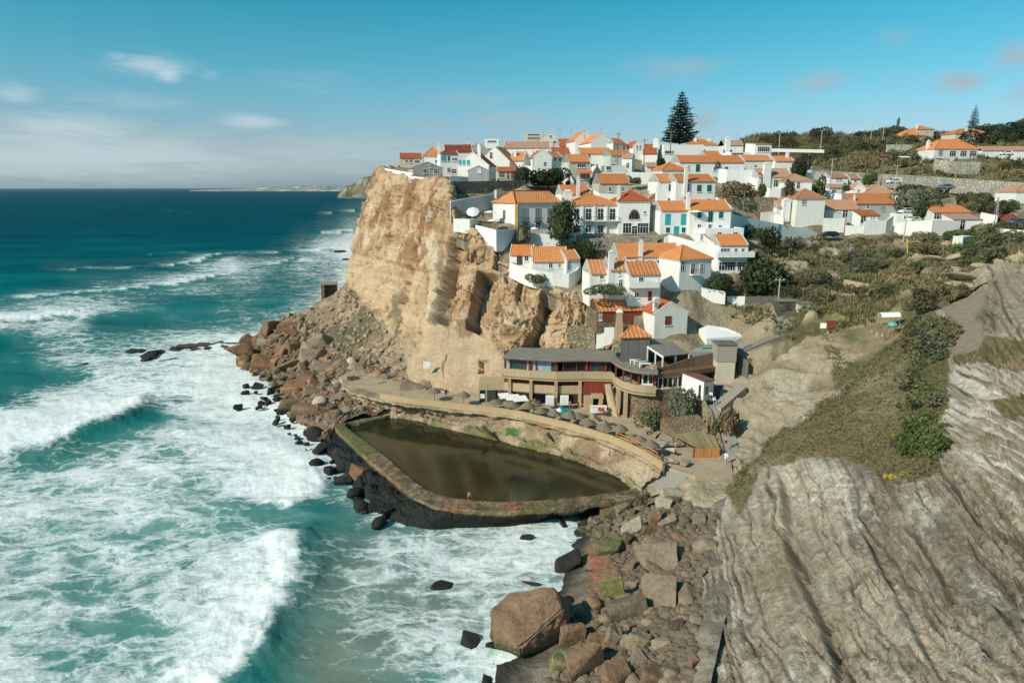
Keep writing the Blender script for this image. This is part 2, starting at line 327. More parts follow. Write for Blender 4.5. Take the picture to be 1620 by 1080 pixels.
class MB:
    """collects boxes, prisms and tubes, then links them as one mesh object"""
    def __init__(s): s.V = []; s.F = []
    def add(s, V, Fs):
        b = len(s.V); s.V += [tuple(v) for v in V]; s.F += [tuple(i + b for i in f) for f in Fs]; return s
    def box(s, x0, y0, z0, x1, y1, z1):
        V = [(x, y, z) for z in (z0, z1) for y in (y0, y1) for x in (x0, x1)]
        return s.add(V, [(0, 2, 3, 1), (4, 5, 7, 6), (0, 1, 5, 4), (2, 6, 7, 3), (0, 4, 6, 2), (1, 3, 7, 5)])
    def prism(s, bot, top):                 # two matching rings of points
        n = len(bot); F_ = [tuple(reversed(range(n))), tuple(range(n, 2 * n))]
        F_ += [(i, (i + 1) % n, n + (i + 1) % n, n + i) for i in range(n)]
        return s.add(list(bot) + list(top), F_)
    def ext(s, poly, z0, z1): return s.prism([(p[0], p[1], z0) for p in poly], [(p[0], p[1], z1) for p in poly])
    def tube(s, a, b, r0, r1=None, n=6):
        a, b = Vector(a), Vector(b); r1 = r0 if r1 is None else r1; d = (b - a).normalized()
        u = d.orthogonal().normalized(); v = d.cross(u)
        R = lambda c, r: [c + (u * math.cos(k * 2 * math.pi / n) + v * math.sin(k * 2 * math.pi / n)) * r for k in range(n)]
        return s.prism(R(a, r0), R(b, r1))
    def rings(s, rs, n=12):                 # lathe about z: [(r, z), ...]
        b = len(s.V)
        for r, z in rs: s.V += [(r * math.cos(k * 2 * math.pi / n), r * math.sin(k * 2 * math.pi / n), z) for k in range(n)]
        for i in range(len(rs) - 1): s.F += [(b + i * n + k, b + i * n + (k + 1) % n, b + (i + 1) * n + (k + 1) % n, b + (i + 1) * n + k) for k in range(n)]
        s.F += [tuple(b + k for k in reversed(range(n))), tuple(b + (len(rs) - 1) * n + k for k in range(n))]
        return s
    def mesh(s, name, mat, smooth=False):
        me = bpy.data.meshes.new(name); me.from_pydata(s.V, [], s.F); me.materials.append(MAT[mat])
        if smooth: me.polygons.foreach_set('use_smooth', [True] * len(me.polygons))
        me.update(); return me
    def build(s, name, mat, parent=None, smooth=False, loc=None, rot=None):
        return link(name, s.mesh(name, mat, smooth), parent, loc, rot)
def grid_faces(nu, nv):
    i, j = np.meshgrid(np.arange(nu - 1), np.arange(nv - 1), indexing='ij'); a = (i * nv + j).ravel()
    return np.stack([a, a + nv, a + nv + 1, a + 1], 1)
def catmull(C, n):                       # C: (k, ..., 3) -> n samples along axis 0
    C = np.asarray(C, float); k = C.shape[0]; s = np.linspace(0, k - 1 - 1e-9, n); i = s.astype(int); f = (s - i).reshape((-1,) + (1,) * (C.ndim - 1))
    g = lambda q: C[np.clip(q, 0, k - 1)]
    p0, p1, p2, p3 = g(i - 1), g(i), g(i + 1), g(i + 2)
    return .5 * (2 * p1 + (p2 - p0) * f + (2 * p0 - 5 * p1 + 4 * p2 - p3) * f * f + (3 * p1 - p0 - 3 * p2 + p3) * f ** 3)
def loft(ctrl, nu, nv):                  # ctrl[col][row] -> (nu, nv, 3)
    A = catmull(ctrl, nu); return np.swapaxes(catmull(np.swapaxes(A, 0, 1), nv), 0, 1)
def normals(G):
    du = np.gradient(G, axis=0); dv = np.gradient(G, axis=1); n = np.cross(du, dv); n /= np.linalg.norm(n, axis=2, keepdims=True) + 1e-9; return n
class Surf:                              # finds the surface point seen at a pixel
    def __init__(s, pts): s.p = np.asarray(pts).reshape(-1, 3); s.x, s.y, s.t = project(s.p)
    def at(s, px, py, r=5):
        d = np.hypot(s.x - px, s.y - py); m = d < r
        if not m.any(): return Vector(s.p[int(np.argmin(d))])
        idx = np.where(m)[0]; t0 = s.t[idx].min(); idx = idx[s.t[idx] < t0 * 1.06 + 1]
        return Vector(s.p[idx[int(np.argmin(d[idx]))]])

m_foliage('leaf_straw', (.20, .165, .085), (.30, .24, .13)); m_foliage('leaf_meadow', (.115, .115, .05), (.19, .165, .08))
m_rock('reef_rock', (.05, .042, .032), (.11, .085, .06), (.025, .022, .018))
# ================================================================== SEA
FOAM = """
300 0000000000000011369
330 000000000000023699
360 000000000001235799
390 000001111112479999
420 012222235754557899
450 011233455443458999
480 345554322333479999
510 877622233345789999
540 134544567899999999
570 225667778999999999
600 112466789999999999
630 248998888999999999
660 899983257889999999
690 897434678888889999
720 755667567788889677
750 766766766788885556
780 776677666678866455
810 8877776654333345555555
840 566655555666444456666776
870 666665566766455666677776
900 666556666767456666777777
930 655455466767555555666666
960 566553455677555555666666
990 655442245674455566667777
1020 765554456662444566677777
1050 765554455543444456788888
1080 887656667411111224788777
1200 887656667411111224788777
"""
def build_sea():
    na, nr = 1180, 640
    az = np.concatenate([np.linspace(math.atan((-1500 - 810) / F), math.atan((1130 - 810) / F), na - 60), np.linspace(math.atan((1130 - 810) / F), 1.1, 61)[1:]])
    # ground range: dense where the picture shows it large
    ys = np.concatenate([np.linspace(2300, 330, nr - 70), 297 + 33 * np.geomspace(1, .0245, 71)[1:]])
    rr = []
    for y in ys:
        v = (540 - y) / F; dz = -SP + v * CP; t = -HC / dz; rr.append((CP + v * SP) * t)
    rr = np.array(rr); A, R = np.meshgrid(az, rr, indexing='ij'); A = A[::-1]
    X = R * np.tan(A); Y = R.copy(); Z = np.zeros_like(X)
    px, py, t = project(np.stack([X, Y, Z], -1))
    rows = [l.split() for l in FOAM.strip().splitlines()]; gy = np.array([float(r[0]) for r in rows]); gx = np.arange(26) * 40.0
    G = np.array([[float(c) for c in (r[1] + r[1][-1] * 26)[:26]] for r in rows]) / 9.0
    fx = np.clip(px / 40.0, 0, 24.999); fy = np.interp(py, gy, np.arange(len(gy))); fy = np.clip(fy, 0, len(gy) - 1.001)
    ix, iy = fx.astype(int), fy.astype(int); kx, ky = fx - ix, fy - iy; kx = kx * kx * (3 - 2 * kx); ky = ky * ky * (3 - 2 * ky)
    D = (G[iy, ix] * (1 - kx) + G[iy, ix + 1] * kx) * (1 - ky) + (G[iy + 1, ix] * (1 - kx) + G[iy + 1, ix + 1] * kx) * ky
    D = np.where(py < 300, 0, D)
    # breaking waves: (crest polyline in the picture, height m, foam half-widths m: seaward tail, strength)
    waves = [([(60, 430), (160, 425), (260, 422), (315, 413), (345, 402), (440, 399), (560, 393)], 1.6, 9, .9),
             ([(-20, 478), (110, 466), (220, 456), (296, 449), (330, 438), (372, 431)], 1.9, 12, .9),
             ([(-60, 510), (60, 506), (100, 497), (135, 502)], 2.4, 12, 1.0),
             ([(-80, 745), (20, 722), (80, 712), (118, 690), (178, 664), (216, 640), (212, 622)], 2.6, 13, 1.0),
             ([(300, 1095), (338, 1062), (405, 995), (442, 952), (452, 905), (444, 868), (412, 842)], 2.0, 9, 1.0),
             ([(440, 806), (482, 780), (512, 735), (524, 702)], 1.2, 7, .9),
             ([(180, 328), (260, 332), (330, 341)], .8, 12, .5), ([(230, 403), (300, 399)], .7, 6, .6), ([(430, 420), (460, 411), (500, 416)], 1, 7, .7),
             ([(500, 338), (545, 336), (580, 330)], 1.2, 20, .8), ([(490, 366), (530, 370), (570, 362)], 1.2, 18, .8)]
    crest = np.zeros_like(X); lee = np.zeros_like(X)
    for pts, h, wd, s in waves:
        wp = [Q(a, max(b, 301), 0.0) for a, b in pts]; wp = [(q.x, q.y) for q in wp]
        d, par, side = seg_dist(X, Y, wp)
        far = np.hypot(wp[len(wp) // 2][0], wp[len(wp) // 2][1]); wig = (fbm(X * .12, Y * .12, 3, 3, 7) - .5) * 5 + (fbm(X * .55, Y * .55, 5, 3, 8) - .5) * 3.2
        d = -d * side + wig                       # picture-wise: positive = towards the camera
        end = sst(0, .1, par) * (1 - sst(.9, 1, par))
        tail = np.exp(-np.maximum(-d, 0) / wd) * np.exp(-(np.maximum(d, 0) / 1.3) ** 2)
        prof = np.exp(-np.maximum(-d, 0) / (wd * .5)) * np.exp(-(np.maximum(d, 0) / 3.4) ** 2)
        Z = np.maximum(Z, prof * h * .5 * end * (.75 + .5 * fbm(X * .3, Y * .3, 0, 3, 3)))
        crest = np.maximum(crest, tail * end * s); lee = np.maximum(lee, np.exp(-((d - 5) / 5.0) ** 2) * end * s)
    D = np.clip(D + crest * .5 - lee * .22, 0, 1.25)
    amp = np.clip(R / 60, .6, 2.2) * np.exp(-R / 2500)
    sw = fbm(X * .022 + 5, Y * .05 + X * .012, 0, 4, 21, .6) - .5
    Z += amp * (sw * 1.5 + (fbm(X * .12, Y * .22, 1, 4, 31, .6) - .5) * .55 * np.exp(-R / 500))
    Z *= 1 - .75 * softpoly(px, py, [(440, 640), (700, 640), (1130, 760), (1000, 880), (700, 870), (560, 840)], 30)
    near = np.exp(-R / 260.0)
    Z += np.clip(D, 0, 1) * near * (fbm(X * .4, Y * .4, 2, 5, 41, .6) - .5) * .6
    # water body colours (linear): deep offshore, turquoise surf zone, sandy bay
    deep = np.array([.0008, .066, .096]); teal = np.array([.002, .135, .148]); surf = np.array([.075, .245, .228]); sand = np.array([.150, .190, .155])
    k = sst(345, 500, py + (fbm(X * .01, Y * .02, 0, 3, 5) - .5) * 90); C = mixc(deep, teal, k)
    C = mixc(C, surf, np.clip(sst(520, 800, py) * .8 + D * .35 * sst(380, 600, py), 0, 1))
    green = np.clip(lee * .8, 0, 1); C = mixc(C, [.006, .15, .14], green)
    bay = softpoly(px, py, [(620, 840), (930, 820), (1000, 900), (800, 960), (760, 1000), (640, 1090), (480, 1200), (470, 1010), (500, 920), (540, 860)], 75)
    bay = bay * (.65 + .7 * (fbm(X * .09, Y * .09, 0, 4, 51))); C = mixc(C, sand, np.clip(bay, 0, 1))
    brown = softpoly(px, py, [(680, 850), (860, 840), (900, 880), (760, 900), (700, 890)], 40) * .8; C = mixc(C, [.19, .175, .125], brown)
    V = np.stack([X, Y, Z], -1).reshape(-1, 3)
    me = mesh_np('sea', V, grid_faces(na, nr), 'sea_water', C.reshape(-1, 3), True, {'foam': D.ravel()})
    struct(link('sea', me))
n = NB('sea_water')
a = n.attr('Col'); fo = n.attr('foam'); g = n.geo()
warp = n.N.new('ShaderNodeVectorMath'); warp.operation = 'ADD'; n.L.new(g, warp.inputs[0]); n.L.new(n.scale(n.noise(.16, 4, .6, vec=g, col=True), (7, 7, 0)), warp.inputs[1])
gs = n.scale(warp.outputs[0], (.62, 1.25, .6))
n1 = n.noise(.13, 10, .66, vec=gs); n2 = n.noise(.9, 8, .7, vec=n.scale(g, (.8, 1.3, 1)))
v1 = n.voro(.30, 'DISTANCE_TO_EDGE', vec=gs).outputs['Distance']; v2 = n.voro(.95, 'DISTANCE_TO_EDGE', vec=gs).outputs['Distance']
lace = n.math('ADD', n.math('MULTIPLY', n.ramp(v1, [(0, 1), (.22, 0)]), .30), n.math('MULTIPLY', n.ramp(v2, [(0, 1), (.28, 0)]), .22))
pat = n.math('ADD', n.math('ADD', n.math('MULTIPLY', n1, 1.15), n.math('MULTIPLY', n2, .55)), lace)     # about .45 .. 1.5
val = n.math('ADD', pat, n.math('MULTIPLY', fo.outputs['Fac'], 1.2))
fk = n.ramp(n.math('MULTIPLY', n.math('SUBTRACT', val, 1.66), 1.5), [(0, 0), (.22, .3), (.55, .72), (1, 1)])
fk = n.math('MULTIPLY', fk, n.ramp(fo.outputs['Fac'], [(.02, 0), (.16, 1)]))
body = n.mix(n.ramp(n.noise(.02, 6, .6, vec=n.scale(g, (.5, 1.6, 1))), [(.3, 0), (.7, 1)]), n.mix(1.0, a.outputs['Color'], .72, 'MULTIPLY'), n.mix(1.0, a.outputs['Color'], (1.25, 1.25, 1.2), 'MULTIPLY'))
cap = n.noise(.05, 9, .72, vec=n.scale(g, (.55, 1.7, 1)))
fk = n.math('MAXIMUM', fk, n.math('MULTIPLY', n.ramp(n.math('ADD', cap, n.math('MULTIPLY', n.noise(.006, 3, .5, vec=n.scale(g, (.6, 1.8, 1))), .25)), [(.88, 0), (.93, 1)]), .7))
milk = n.math('MULTIPLY', n.ramp(n.noise(.07, 7, .6, vec=gs, dist=.8), [(.32, 0), (.68, 1)]), n.ramp(fo.outputs['Fac'], [(.15, 0), (.7, .62)]))
body = n.mix(milk, body, (.30, .42, .385))
dim = n.math('MULTIPLY', n.ramp(n.noise(1.1, 6, .75, vec=n.scale(g, (.75, 1.5, 1)), dist=.4), [(.50, 0), (.66, .55)]), n.ramp(n1, [(.35, 1), (.62, .25)]))
fk = n.math('MULTIPLY', fk, n.math('SUBTRACT', 1.0, dim))
n.put(n.b.inputs['Base Color'], n.mix(fk, body, (.83, .85, .83)))
n.put(n.b.inputs['Roughness'], n.math('ADD', n.math('MULTIPLY', fk, .5), .22)); n.b.inputs['Specular IOR Level'].default_value = 0.0
hh = n.math('ADD', n.math('MULTIPLY', n.noise(.35, 7, .62, vec=n.scale(g, (.6, 1.3, 1))), 1.0), n.math('MULTIPLY', n.math('ADD', n.math('MULTIPLY', fk, .25), n.math('MULTIPLY', n2, .35)), 1.0))
n.bump(hh, .55, .5)
build_sea()

# ================================================================== HEADLAND CLIFF
def PP(*a): return [P(*q) for q in a]
CLIFF = [
 [PZ(655, 51, 300), PZ(640, 51, 300), PZ(625, 42, 300), PZ(620, 30, 300), PZ(615, 18, 300), PZ(610, 8, 300), PZ(600, -3, 300)],
 [PZ(640, 51, 235), PZ(622, 51, 228), PZ(604, 42, 222), PZ(592, 30, 222), PZ(585, 20, 222), PZ(580, 8, 222), PZ(575, -3, 224)],
 PP((618, 269, 201), (600, 272, 194), (581, 305, 191), (566, 360, 190), (554, 432, 188), (572, 475, 181), (590, 510, 175)),
 PP((642, 272, 190), (628, 277, 180), (620, 320, 177), (609, 380, 176), (604, 440, 173), (612, 492, 166), (628, 545, 158)),
 PP((684, 282, 178), (672, 287, 168), (668, 330, 165), (660, 400, 162), (655, 465, 158), (650, 530, 150), (652, 600, 142)),
 PP((716, 292, 166), (706, 296, 158), (708, 335, 156), (700, 400, 153), (694, 470, 149), (692, 540, 144), (690, 625, 137)),
 PP((738, 340, 156), (724, 348, 151), (723, 372, 150), (726, 430, 148), (726, 500, 144), (726, 560, 140), (722, 632, 134.5)),
 PP((778, 362, 153), (764, 374, 148), (765, 404, 147), (766, 460, 144), (766, 520, 140), (762, 580, 136.5), (760, 640, 133.5)),
 PP((816, 405, 149), (806, 416, 144), (806, 440, 142.5), (806, 482, 139.5), (806, 530, 137), (806, 570, 134.5), (800, 640, 132)),
 PP((856, 437, 144), (850, 446, 140), (850, 466, 138.5), (850, 500, 136), (850, 540, 134.5), (850, 575, 133.5), (846, 640, 132)),
 PP((896, 452, 141), (895, 462, 137), (895, 482, 135.5), (895, 510, 133.5), (895, 545, 133), (895, 580, 132.5), (892, 645, 131.5)),
 PP((930, 462, 141), (932, 472, 138), (935, 490, 137), (936, 512, 135), (936, 545, 133), (936, 590, 132), (934, 645, 131)),
 PP((990, 480, 139), (990, 500, 136), (990, 520, 135), (990, 540, 133), (990, 560, 132), (990, 600, 131), (990, 645, 130)),
]
GULLY = [  # polyline in the picture, width px, depth m, sharpness: sun shadows fall on their left walls' lee
 ([(709, 372), (705, 430), (697, 480), (688, 512)], 17, 3.6), ([(757, 426), (750, 460), (742, 500), (733, 520)], 19, 4.2),
 ([(784, 384), (780, 405), (774, 425)], 16, 3.0), ([(631, 440), (629, 460), (626, 478)], 7, 2.0), ([(856, 455), (846, 490), (834, 525), (826, 552)], 26, 4.5),
 ([(757, 570), (758, 592)], 9, 1.6), ([(722, 385), (720, 408)], 10, 1.6), ([(677, 395), (672, 440), (674, 480)], 6, 1.2), ([(820, 425), (812, 470)], 6, 1.5),
 ([(742, 398), (741, 412)], 5, 1.2), ([(747, 392), (746, 406)], 5, 1.0), ([(796, 430), (796, 444)], 6, 1.6), ([(811, 432), (811, 444)], 6, 1.6), ([(771, 505), (771, 520)], 4, 1.2), ([(705, 560), (700, 600)], 4, .5)]
def build_cliff():
    nu, nv = 470, 330; G = loft(CLIFF, nu, nv); px, py, t = project(G); N = normals(G); 
    flip = np.sign((N[..., 1]).mean()); N = N * -flip           # outward: towards the camera
    x, y, z = G[..., 0], G[..., 1], G[..., 2]
    reg = softpoly(px, py, [(560, 250), (700, 280), (712, 345), (700, 400), (690, 432), (640, 420), (560, 392)], 14)     # rounded weathered upper rock
    conc = softpoly(px, py, [(684, 505), (764, 515), (800, 560), (800, 650), (646, 650), (652, 560)], 8)                  # rendered retaining face at the foot
    d = (fbm(x * .07, y * .07, z * .05, 4, 11) - .5) * 5.0
    strata = (fbm(x * .03, y * .03, z * .75 + fbm(x * .05, y * .05, 0, 2, 9) * 2, 4, 12, .65) - .5)
    vert = (fbm(x * .32, y * .32, z * .06, 4, 13, .6) - .5)
    d += strata * .8 * (1 - conc) + vert * 1.9 * (1 - .85 * conc) * sst(380, 520, px + 40)
    d += (fbm(x * .9, y * .9, z * .9, 5, 14, .6) - .5) * .8 * (1 - conc * .93)
    holes = sst(.60, .74, fbm(x * .22, y * .22, z * .16, 3, 15)); d -= holes * reg * 1.6
    ledge = sst(0, 10, py - (392 + (px - 555) * .27)) * (px < 700); d -= 1.2 * ledge * (1 - sst(700, 715, px)) * sst(60, 0, py - (392 + (px - 555) * .27))
    right = softpoly(px, py, [(712, 345), (760, 370), (850, 440), (940, 470), (945, 550), (800, 560), (700, 520)], 10)
    blk = vnoise(x * .26 + 3, y * .1, z * .17, 16); blk2 = vnoise(x * .5, y * .1, z * .3, 17)
    d += right * ((np.floor(blk * 5) / 5 - .5) * 2.2 + (np.floor(blk2 * 4) / 4 - .5) * .7)
    for pts, w, dep in GULLY:
        dd, par, side = seg_dist(px + (fbm(px * .06, py * .06, 0, 2, 18) - .5) * 6, py, pts)
        sx_ = side * dd                           # a steep wall on the sun side, a slope on the other
        sg = dd * side * (-1 if pts[0][1] < pts[-1][1] else 1) + (fbm(px * .25, py * .12, 1, 3, 19) - .5) * 4
        endf = sst(0, .06, par) * (1 - sst(.94, 1, par)) * np.where(dd < w * 2.6, 1, 0); d -= np.where(sg < 0, 0, sst(0, 1.6, sg) * np.maximum(1 - sg / (w * 2.1), 0)) * dep * 1.25 * endf
    sw_ = lambda q: q - np.floor(q)
    low_ = sst(400, 460, py + (px - 600) * -.05) * (1 - conc * .9)
    d += low_ * (sw_(px * .021 + fbm(px * .01, py * .012, 0, 3, 67) * 2.2) - .5) * -1.1 + low_ * (sw_(px * .055 + fbm(px * .02, py * .01, 3, 3, 68) * 2.5) - .5) * -.3
    d += (1 - conc) * (sw_(z * .22 + fbm(x * .04, y * .04, 0, 3, 69) * 2.0) - .5) * .5
    ck = sst(.86, .98, 1 - np.abs(fbm(x * .2, y * .2, z * .1, 5, 70, .62) - .5) * 6) * (1 - conc); d -= ck * .7
    pill = softpoly(px, py, [(683, 378), (704, 372), (700, 470), (692, 514), (682, 512), (680, 440)], 3); d += pill * (1.8 - vert * 3)
    top = 1 - sst(0, .16, np.linspace(0, 1, nv))[None, :] * np.ones((nu, 1)); d = d * (1 - top) - .3 * top
    G = G + N * d[..., None]; 
    c1 = np.array([.41, .262, .148]); c2 = np.array([.53, .37, .23]); br = np.array([.25, .125, .062]); pale = np.array([.52, .43, .32])
    C = mixc(c1, c2, sst(.35, .65, fbm(x * .1, y * .1, z * .25, 4, 61)))
    C = mixc(C, pale, .55 * sst(.5, .7, fbm(x * .03, y * .03, z * .9, 3, 62)) * sst(392, 420, py))
    st = sst(.50, .58, fbm(x * .16, y * .16, z * .10, 5, 63, .6)); C = mixc(C, br, st * reg * .8)
    drip = sst(.6, .75, fbm(x * .7, y * .7, z * .03, 3, 64)); C = mixc(C, [.62, .52, .42], drip * reg * .6)
    C = mixc(C, [.46, .335, .215], conc * .9); joint = ((np.abs((z % 3.2) - 1.6) > 1.53)) * conc; C = mixc(C, [.36, .26, .17], joint * .45)
    C = mixc(C, [.55, .44, .31], pill * .7)
    C = mixc(C, [.22, .135, .075], right * sst(.56, .66, fbm(x * .2, y * .2, z * .3, 4, 66)) * .7)
    C = mixc(C, [.20, .125, .07], ck * .6)
    low = sst(560, 600, px) * sst(480, 560, py) * (1 - sst(640, 660, px)); C = mixc(C, [.34, .26, .17], low * .6)
    C = mixc(C, [.10, .10, .05], sst(.6, .72, fbm(x * .25, y * .25, z * .25, 4, 65)) * softpoly(px, py, [(560, 440), (660, 480), (660, 560), (600, 560), (560, 480)], 15) * .7)
    me = mesh_np('headland_cliff', G.reshape(-1, 3), grid_faces(nu, nv)[:, ::-1], 'cliff_rock', C.reshape(-1, 3))
    struct(link('headland_cliff', me)); return Surf(G)
S_CLIFF = build_cliff()

TALUS = [
 [PZ(620, -3, 320), PZ(580, -3, 300), PZ(545, -3, 280), PZ(500, -3, 255), PZ(430, -3, 220)],
 PP((575, 420, 196), (532, 460, 200), (487, 491, 204), (436, 515, 198), (376, 566, 184)),
 PP((606, 462, 178), (562, 503, 179), (505, 538, 178), (450, 572, 172), (392, 600, 167)),
 PP((645, 535, 160), (594, 566, 158), (545, 598, 152.5), (490, 620, 149), (440, 646, 146.5)),
 PP((668, 595, 141), (622, 612, 141), (580, 628, 138.5), (530, 648, 135.5), (478, 672, 132.5)),
 PP((715, 620, 135), (655, 636, 134), (604, 650, 130), (556, 664, 127), (505, 700, 122)),
]
def build_talus():
    nu, nv = 260, 200; G = loft(TALUS, nu, nv); px, py, t = project(G); x, y, z = [G[..., i] for i in range(3)]
    G[..., 2] += (fbm(x * .12, y * .12, 0, 4, 71) - .5) * 3.5 + (fbm(x * .5, y * .5, 0, 4, 72, .6) - .5) * 2.0
    C = mixc(np.array([.25, .175, .11]), np.array([.38, .28, .18]), sst(.35, .65, fbm(x * .2, y * .2, z * .3, 4, 73)))
    C = mixc(C, [.15, .095, .06], 1 - sst(2, 8, z)); C = mixc(C, [.03, .03, .025], 1 - sst(-.5, 1.6, z))
    C = mixc(C, [.085, .085, .045], sst(.50, .60, fbm(x * .12, y * .12, 4, 4, 74)) * softpoly(px, py, [(500, 480), (570, 440), (600, 500), (560, 560), (490, 570)], 20) * .85)
    link_o = link('talus_slope', mesh_np('talus_slope', G.reshape(-1, 3), grid_faces(nu, nv)[:, ::-1], 'cliff_rock', C.reshape(-1, 3))); struct(link_o); return Surf(G)
S_TALUS = build_talus()

# ================================================================== NEAR SLOPE (right foreground) and ravine wall
def build_slope():
    cols = [
     [(1100, 775, 100), (1085, 830, 92), (1072, 900, 82), (1060, 960, 75), (1050, 1030, 70), (1040, 1100, 65), (1030, 1250, 56)],
     [(1172, 745, 96), (1150, 792, 89), (1130, 842, 82), (1114, 900, 75), (1103, 960, 69), (1094, 1030, 63), (1085, 1250, 50)],
     [(1236, 690, 97), (1226, 742, 88), (1214, 800, 79), (1208, 870, 71), (1204, 940, 64), (1200, 1020, 57.5), (1195, 1250, 45)],
     [(1330, 630, 96), (1330, 690, 84), (1320, 760, 74), (1310, 830, 66), (1300, 900, 59.5), (1300, 990, 53), (1300, 1250, 41)],
     [(1410, 560, 99), (1412, 640, 84), (1410, 710, 72.5), (1405, 780, 64.5), (1400, 860, 57.5), (1400, 960, 50.5), (1400, 1250, 38)],
     [(1482, 505, 98), (1490, 580, 84), (1490, 660, 71.5), (1492, 740, 62), (1494, 830, 54), (1495, 940, 47.5), (1495, 1250, 35)],
     [(1535, 470, 104), (1550, 545, 80), (1555, 630, 67.5), (1560, 730, 58.5), (1570, 830, 51), (1575, 940, 45), (1580, 1250, 33)],
     [(1600, 436, 98), (1612, 478, 84), (1622, 570, 71), (1630, 660, 61), (1640, 760, 53.5), (1645, 880, 46), (1650, 1250, 31)],
     [(1740, 432, 88), (1745, 490, 76), (1750, 580, 64), (1755, 680, 55), (1760, 780, 48), (1765, 900, 41), (1770, 1250, 29)],
     [(1980, 430, 74), (1980, 480, 64), (1980, 580, 55), (1980, 680, 48), (1980, 780, 42), (1980, 900, 36), (1980, 1250, 27)]]
    K = []
    for ci, c in enumerate(cols):
        q = [P(*p) for p in (c if ci else cols[1])]
        if ci == 0: q = [v + Vector((-2.6, -.5, -4.5)) for v in q]
        b = q[0]; K.append([b + Vector((1.5, 14, -9)), b + Vector((.3, 4, -1.2))] + q + [q[-1] + Vector((2, -26, -4))])
    K[7][0] = K[7][2] + Vector((2, 12, -1)); K[8][0] = K[8][2] + Vector((2, 12, 0)); K[9][0] = K[9][2] + Vector((2, 12, 0))
    K.append([v + Vector((70, 0, 8)) for v in K[9]])
    nu, nv = 690, 560; G = loft(K, nu, nv); N = normals(G)
    if N[..., 2].mean() < 0: N = -N
    px, py, t = project(G); x, y, z = [G[..., i].copy() for i in range(3)]
    # bedding: slabs dip down to the lower right; u runs across the beds, w along them
    wob = (fbm(px * .012, py * .012, 0, 4, 81) - .5) * 30
    white = softpoly(px, py, [(1490, 600), (1520, 578), (1700, 590), (1700, 1000), (1600, 790), (1530, 740), (1485, 690)], 16)
    g_ = .22 + .5 * np.clip((px - 1180) / 420, 0, 1); u = (px - 1100) - (py - 700) * g_ + wob; w = py + (px - 1100) * .4
    uw = (py - 600) - (px - 1490) * .62 + wob * .6; ww = px
    bed = fbm(u * .013, w * .004, 0, 6, 82, .62); fine = fbm(u * .11, w * .012, 1, 4, 83, .6)
    grass = softpoly(px, py, [(1140, 770), (1230, 690), (1330, 620), (1400, 545), (1480, 490), (1500, 560), (1500, 640), (1478, 690), (1488, 740), (1440, 762), (1370, 735), (1300, 722), (1240, 735), (1200, 745), (1175, 820), (1160, 800)], 13)
    grass2 = softpoly(px, py, [(1500, 545), (1560, 530), (1640, 545), (1700, 560), (1700, 610), (1620, 590), (1560, 578), (1510, 575)], 10) + softpoly(px, py, [(1570, 640), (1640, 620), (1640, 660), (1590, 668)], 10)
    wband = softpoly(px, py, [(1240, 735), (1300, 735), (1420, 770), (1500, 800), (1480, 840), (1400, 815), (1300, 790), (1245, 790)], 16) * .8
    upper = softpoly(px, py, [(1530, 470), (1600, 410), (1700, 400), (1700, 530), (1610, 540), (1540, 520)], 12)
    path = softpoly(px, py, [(1415, 470), (1500, 455), (1560, 458), (1560, 480), (1545, 500), (1560, 535), (1540, 560), (1505, 560), (1495, 520), (1500, 495), (1470, 480)], 8)
    rock = 1 - np.clip(grass + path, 0, 1)
    rag = (fbm(x * .5, y * .5, z * .5, 5, 84, .65) - .5)
    saw = lambda q: q - np.floor(q)
    st1 = saw(fbm(u * .018, w * .0022, 0, 4, 82, .55) * 9); st2 = saw(uw * .06 + fbm(uw * .03, ww * .006, 4, 4, 79) * 3); st3 = saw(fbm(u * .05, w * .004, 3, 3, 78) * 7)
    crk = sst(.80, .97, 1 - np.abs(fbm(x * .28, y * .28, z * .28, 4, 77, .6) - .5) * 6)
    blk3 = np.floor(vnoise(x * .45 + z * .3, y * .45, z * .8, 75) * 5) / 5 + .5 * np.floor(vnoise(x * 1.1, y * 1.1 + z, z * 1.6, 74) * 4) / 4 - .7
    rk_ = np.random.RandomState(4); uk = np.cumsum(rk_.uniform(14, 46, 30)) - 60; uc = u + (fbm(px * .03, py * .03, 6, 4, 65) - .5) * 26; crk = np.zeros_like(u)
    for k_, q_ in enumerate(uk): crk = np.maximum(crk, np.exp(-(np.abs(uc - q_) / (1.1 + 1.5 * (k_ % 3 == 0))) ** 2) * sst(.42, .56, vnoise(w * .012 + k_ * 7.3, q_ * .1, 0, 64)))
    jn = np.exp(-(np.abs((w * .011 + fbm(px * .02, py * .02, 9, 4, 63) * 3) % 1 - .5) * 26) ** 2) * sst(.5, .6, vnoise(u * .03, w * .02, 2, 62)); crk = np.maximum(crk, jn * .8) * (1 - white)
    d = rock * (-.55 * crk +  (fbm(x * 1.6, y * 1.6, z * 1.6, 3, 76) - .5) * .3 + (bed - .5) * 1.8 + (st1 - .5) * .55 * (1 - white) + (st2 - .5) * .8 * white + rag * .36) + grass * ((fbm(x * .3, y * .3, z * .3, 4, 85) - .5) * 1.5) - path * .3
    cut = sst(.86, .97, st2)
    d += wband * rag * 1.6
    # main slab edges, each a step down to its right
    for pts, dep, wd in (([(1228, 742), (1238, 800), (1250, 900), (1290, 980), (1330, 1090)], 1.2, 26), ([(1360, 830), (1390, 900), (1450, 1010), (1500, 1100)], .7, 16)):
        dd, par, side = seg_dist(px + (fbm(px * .03, py * .03, 0, 3, 87) - .5) * 9, py, pts); e = sst(0, .12, par) * (1 - sst(.85, 1, par))
        sg = dd * side * (-1); d += np.where(sg > 0, -dep * 1.1 * sst(0, 3, sg) * np.exp(-sg / (wd * 3.2)), dep * .35 * np.exp(sg / wd)) * e
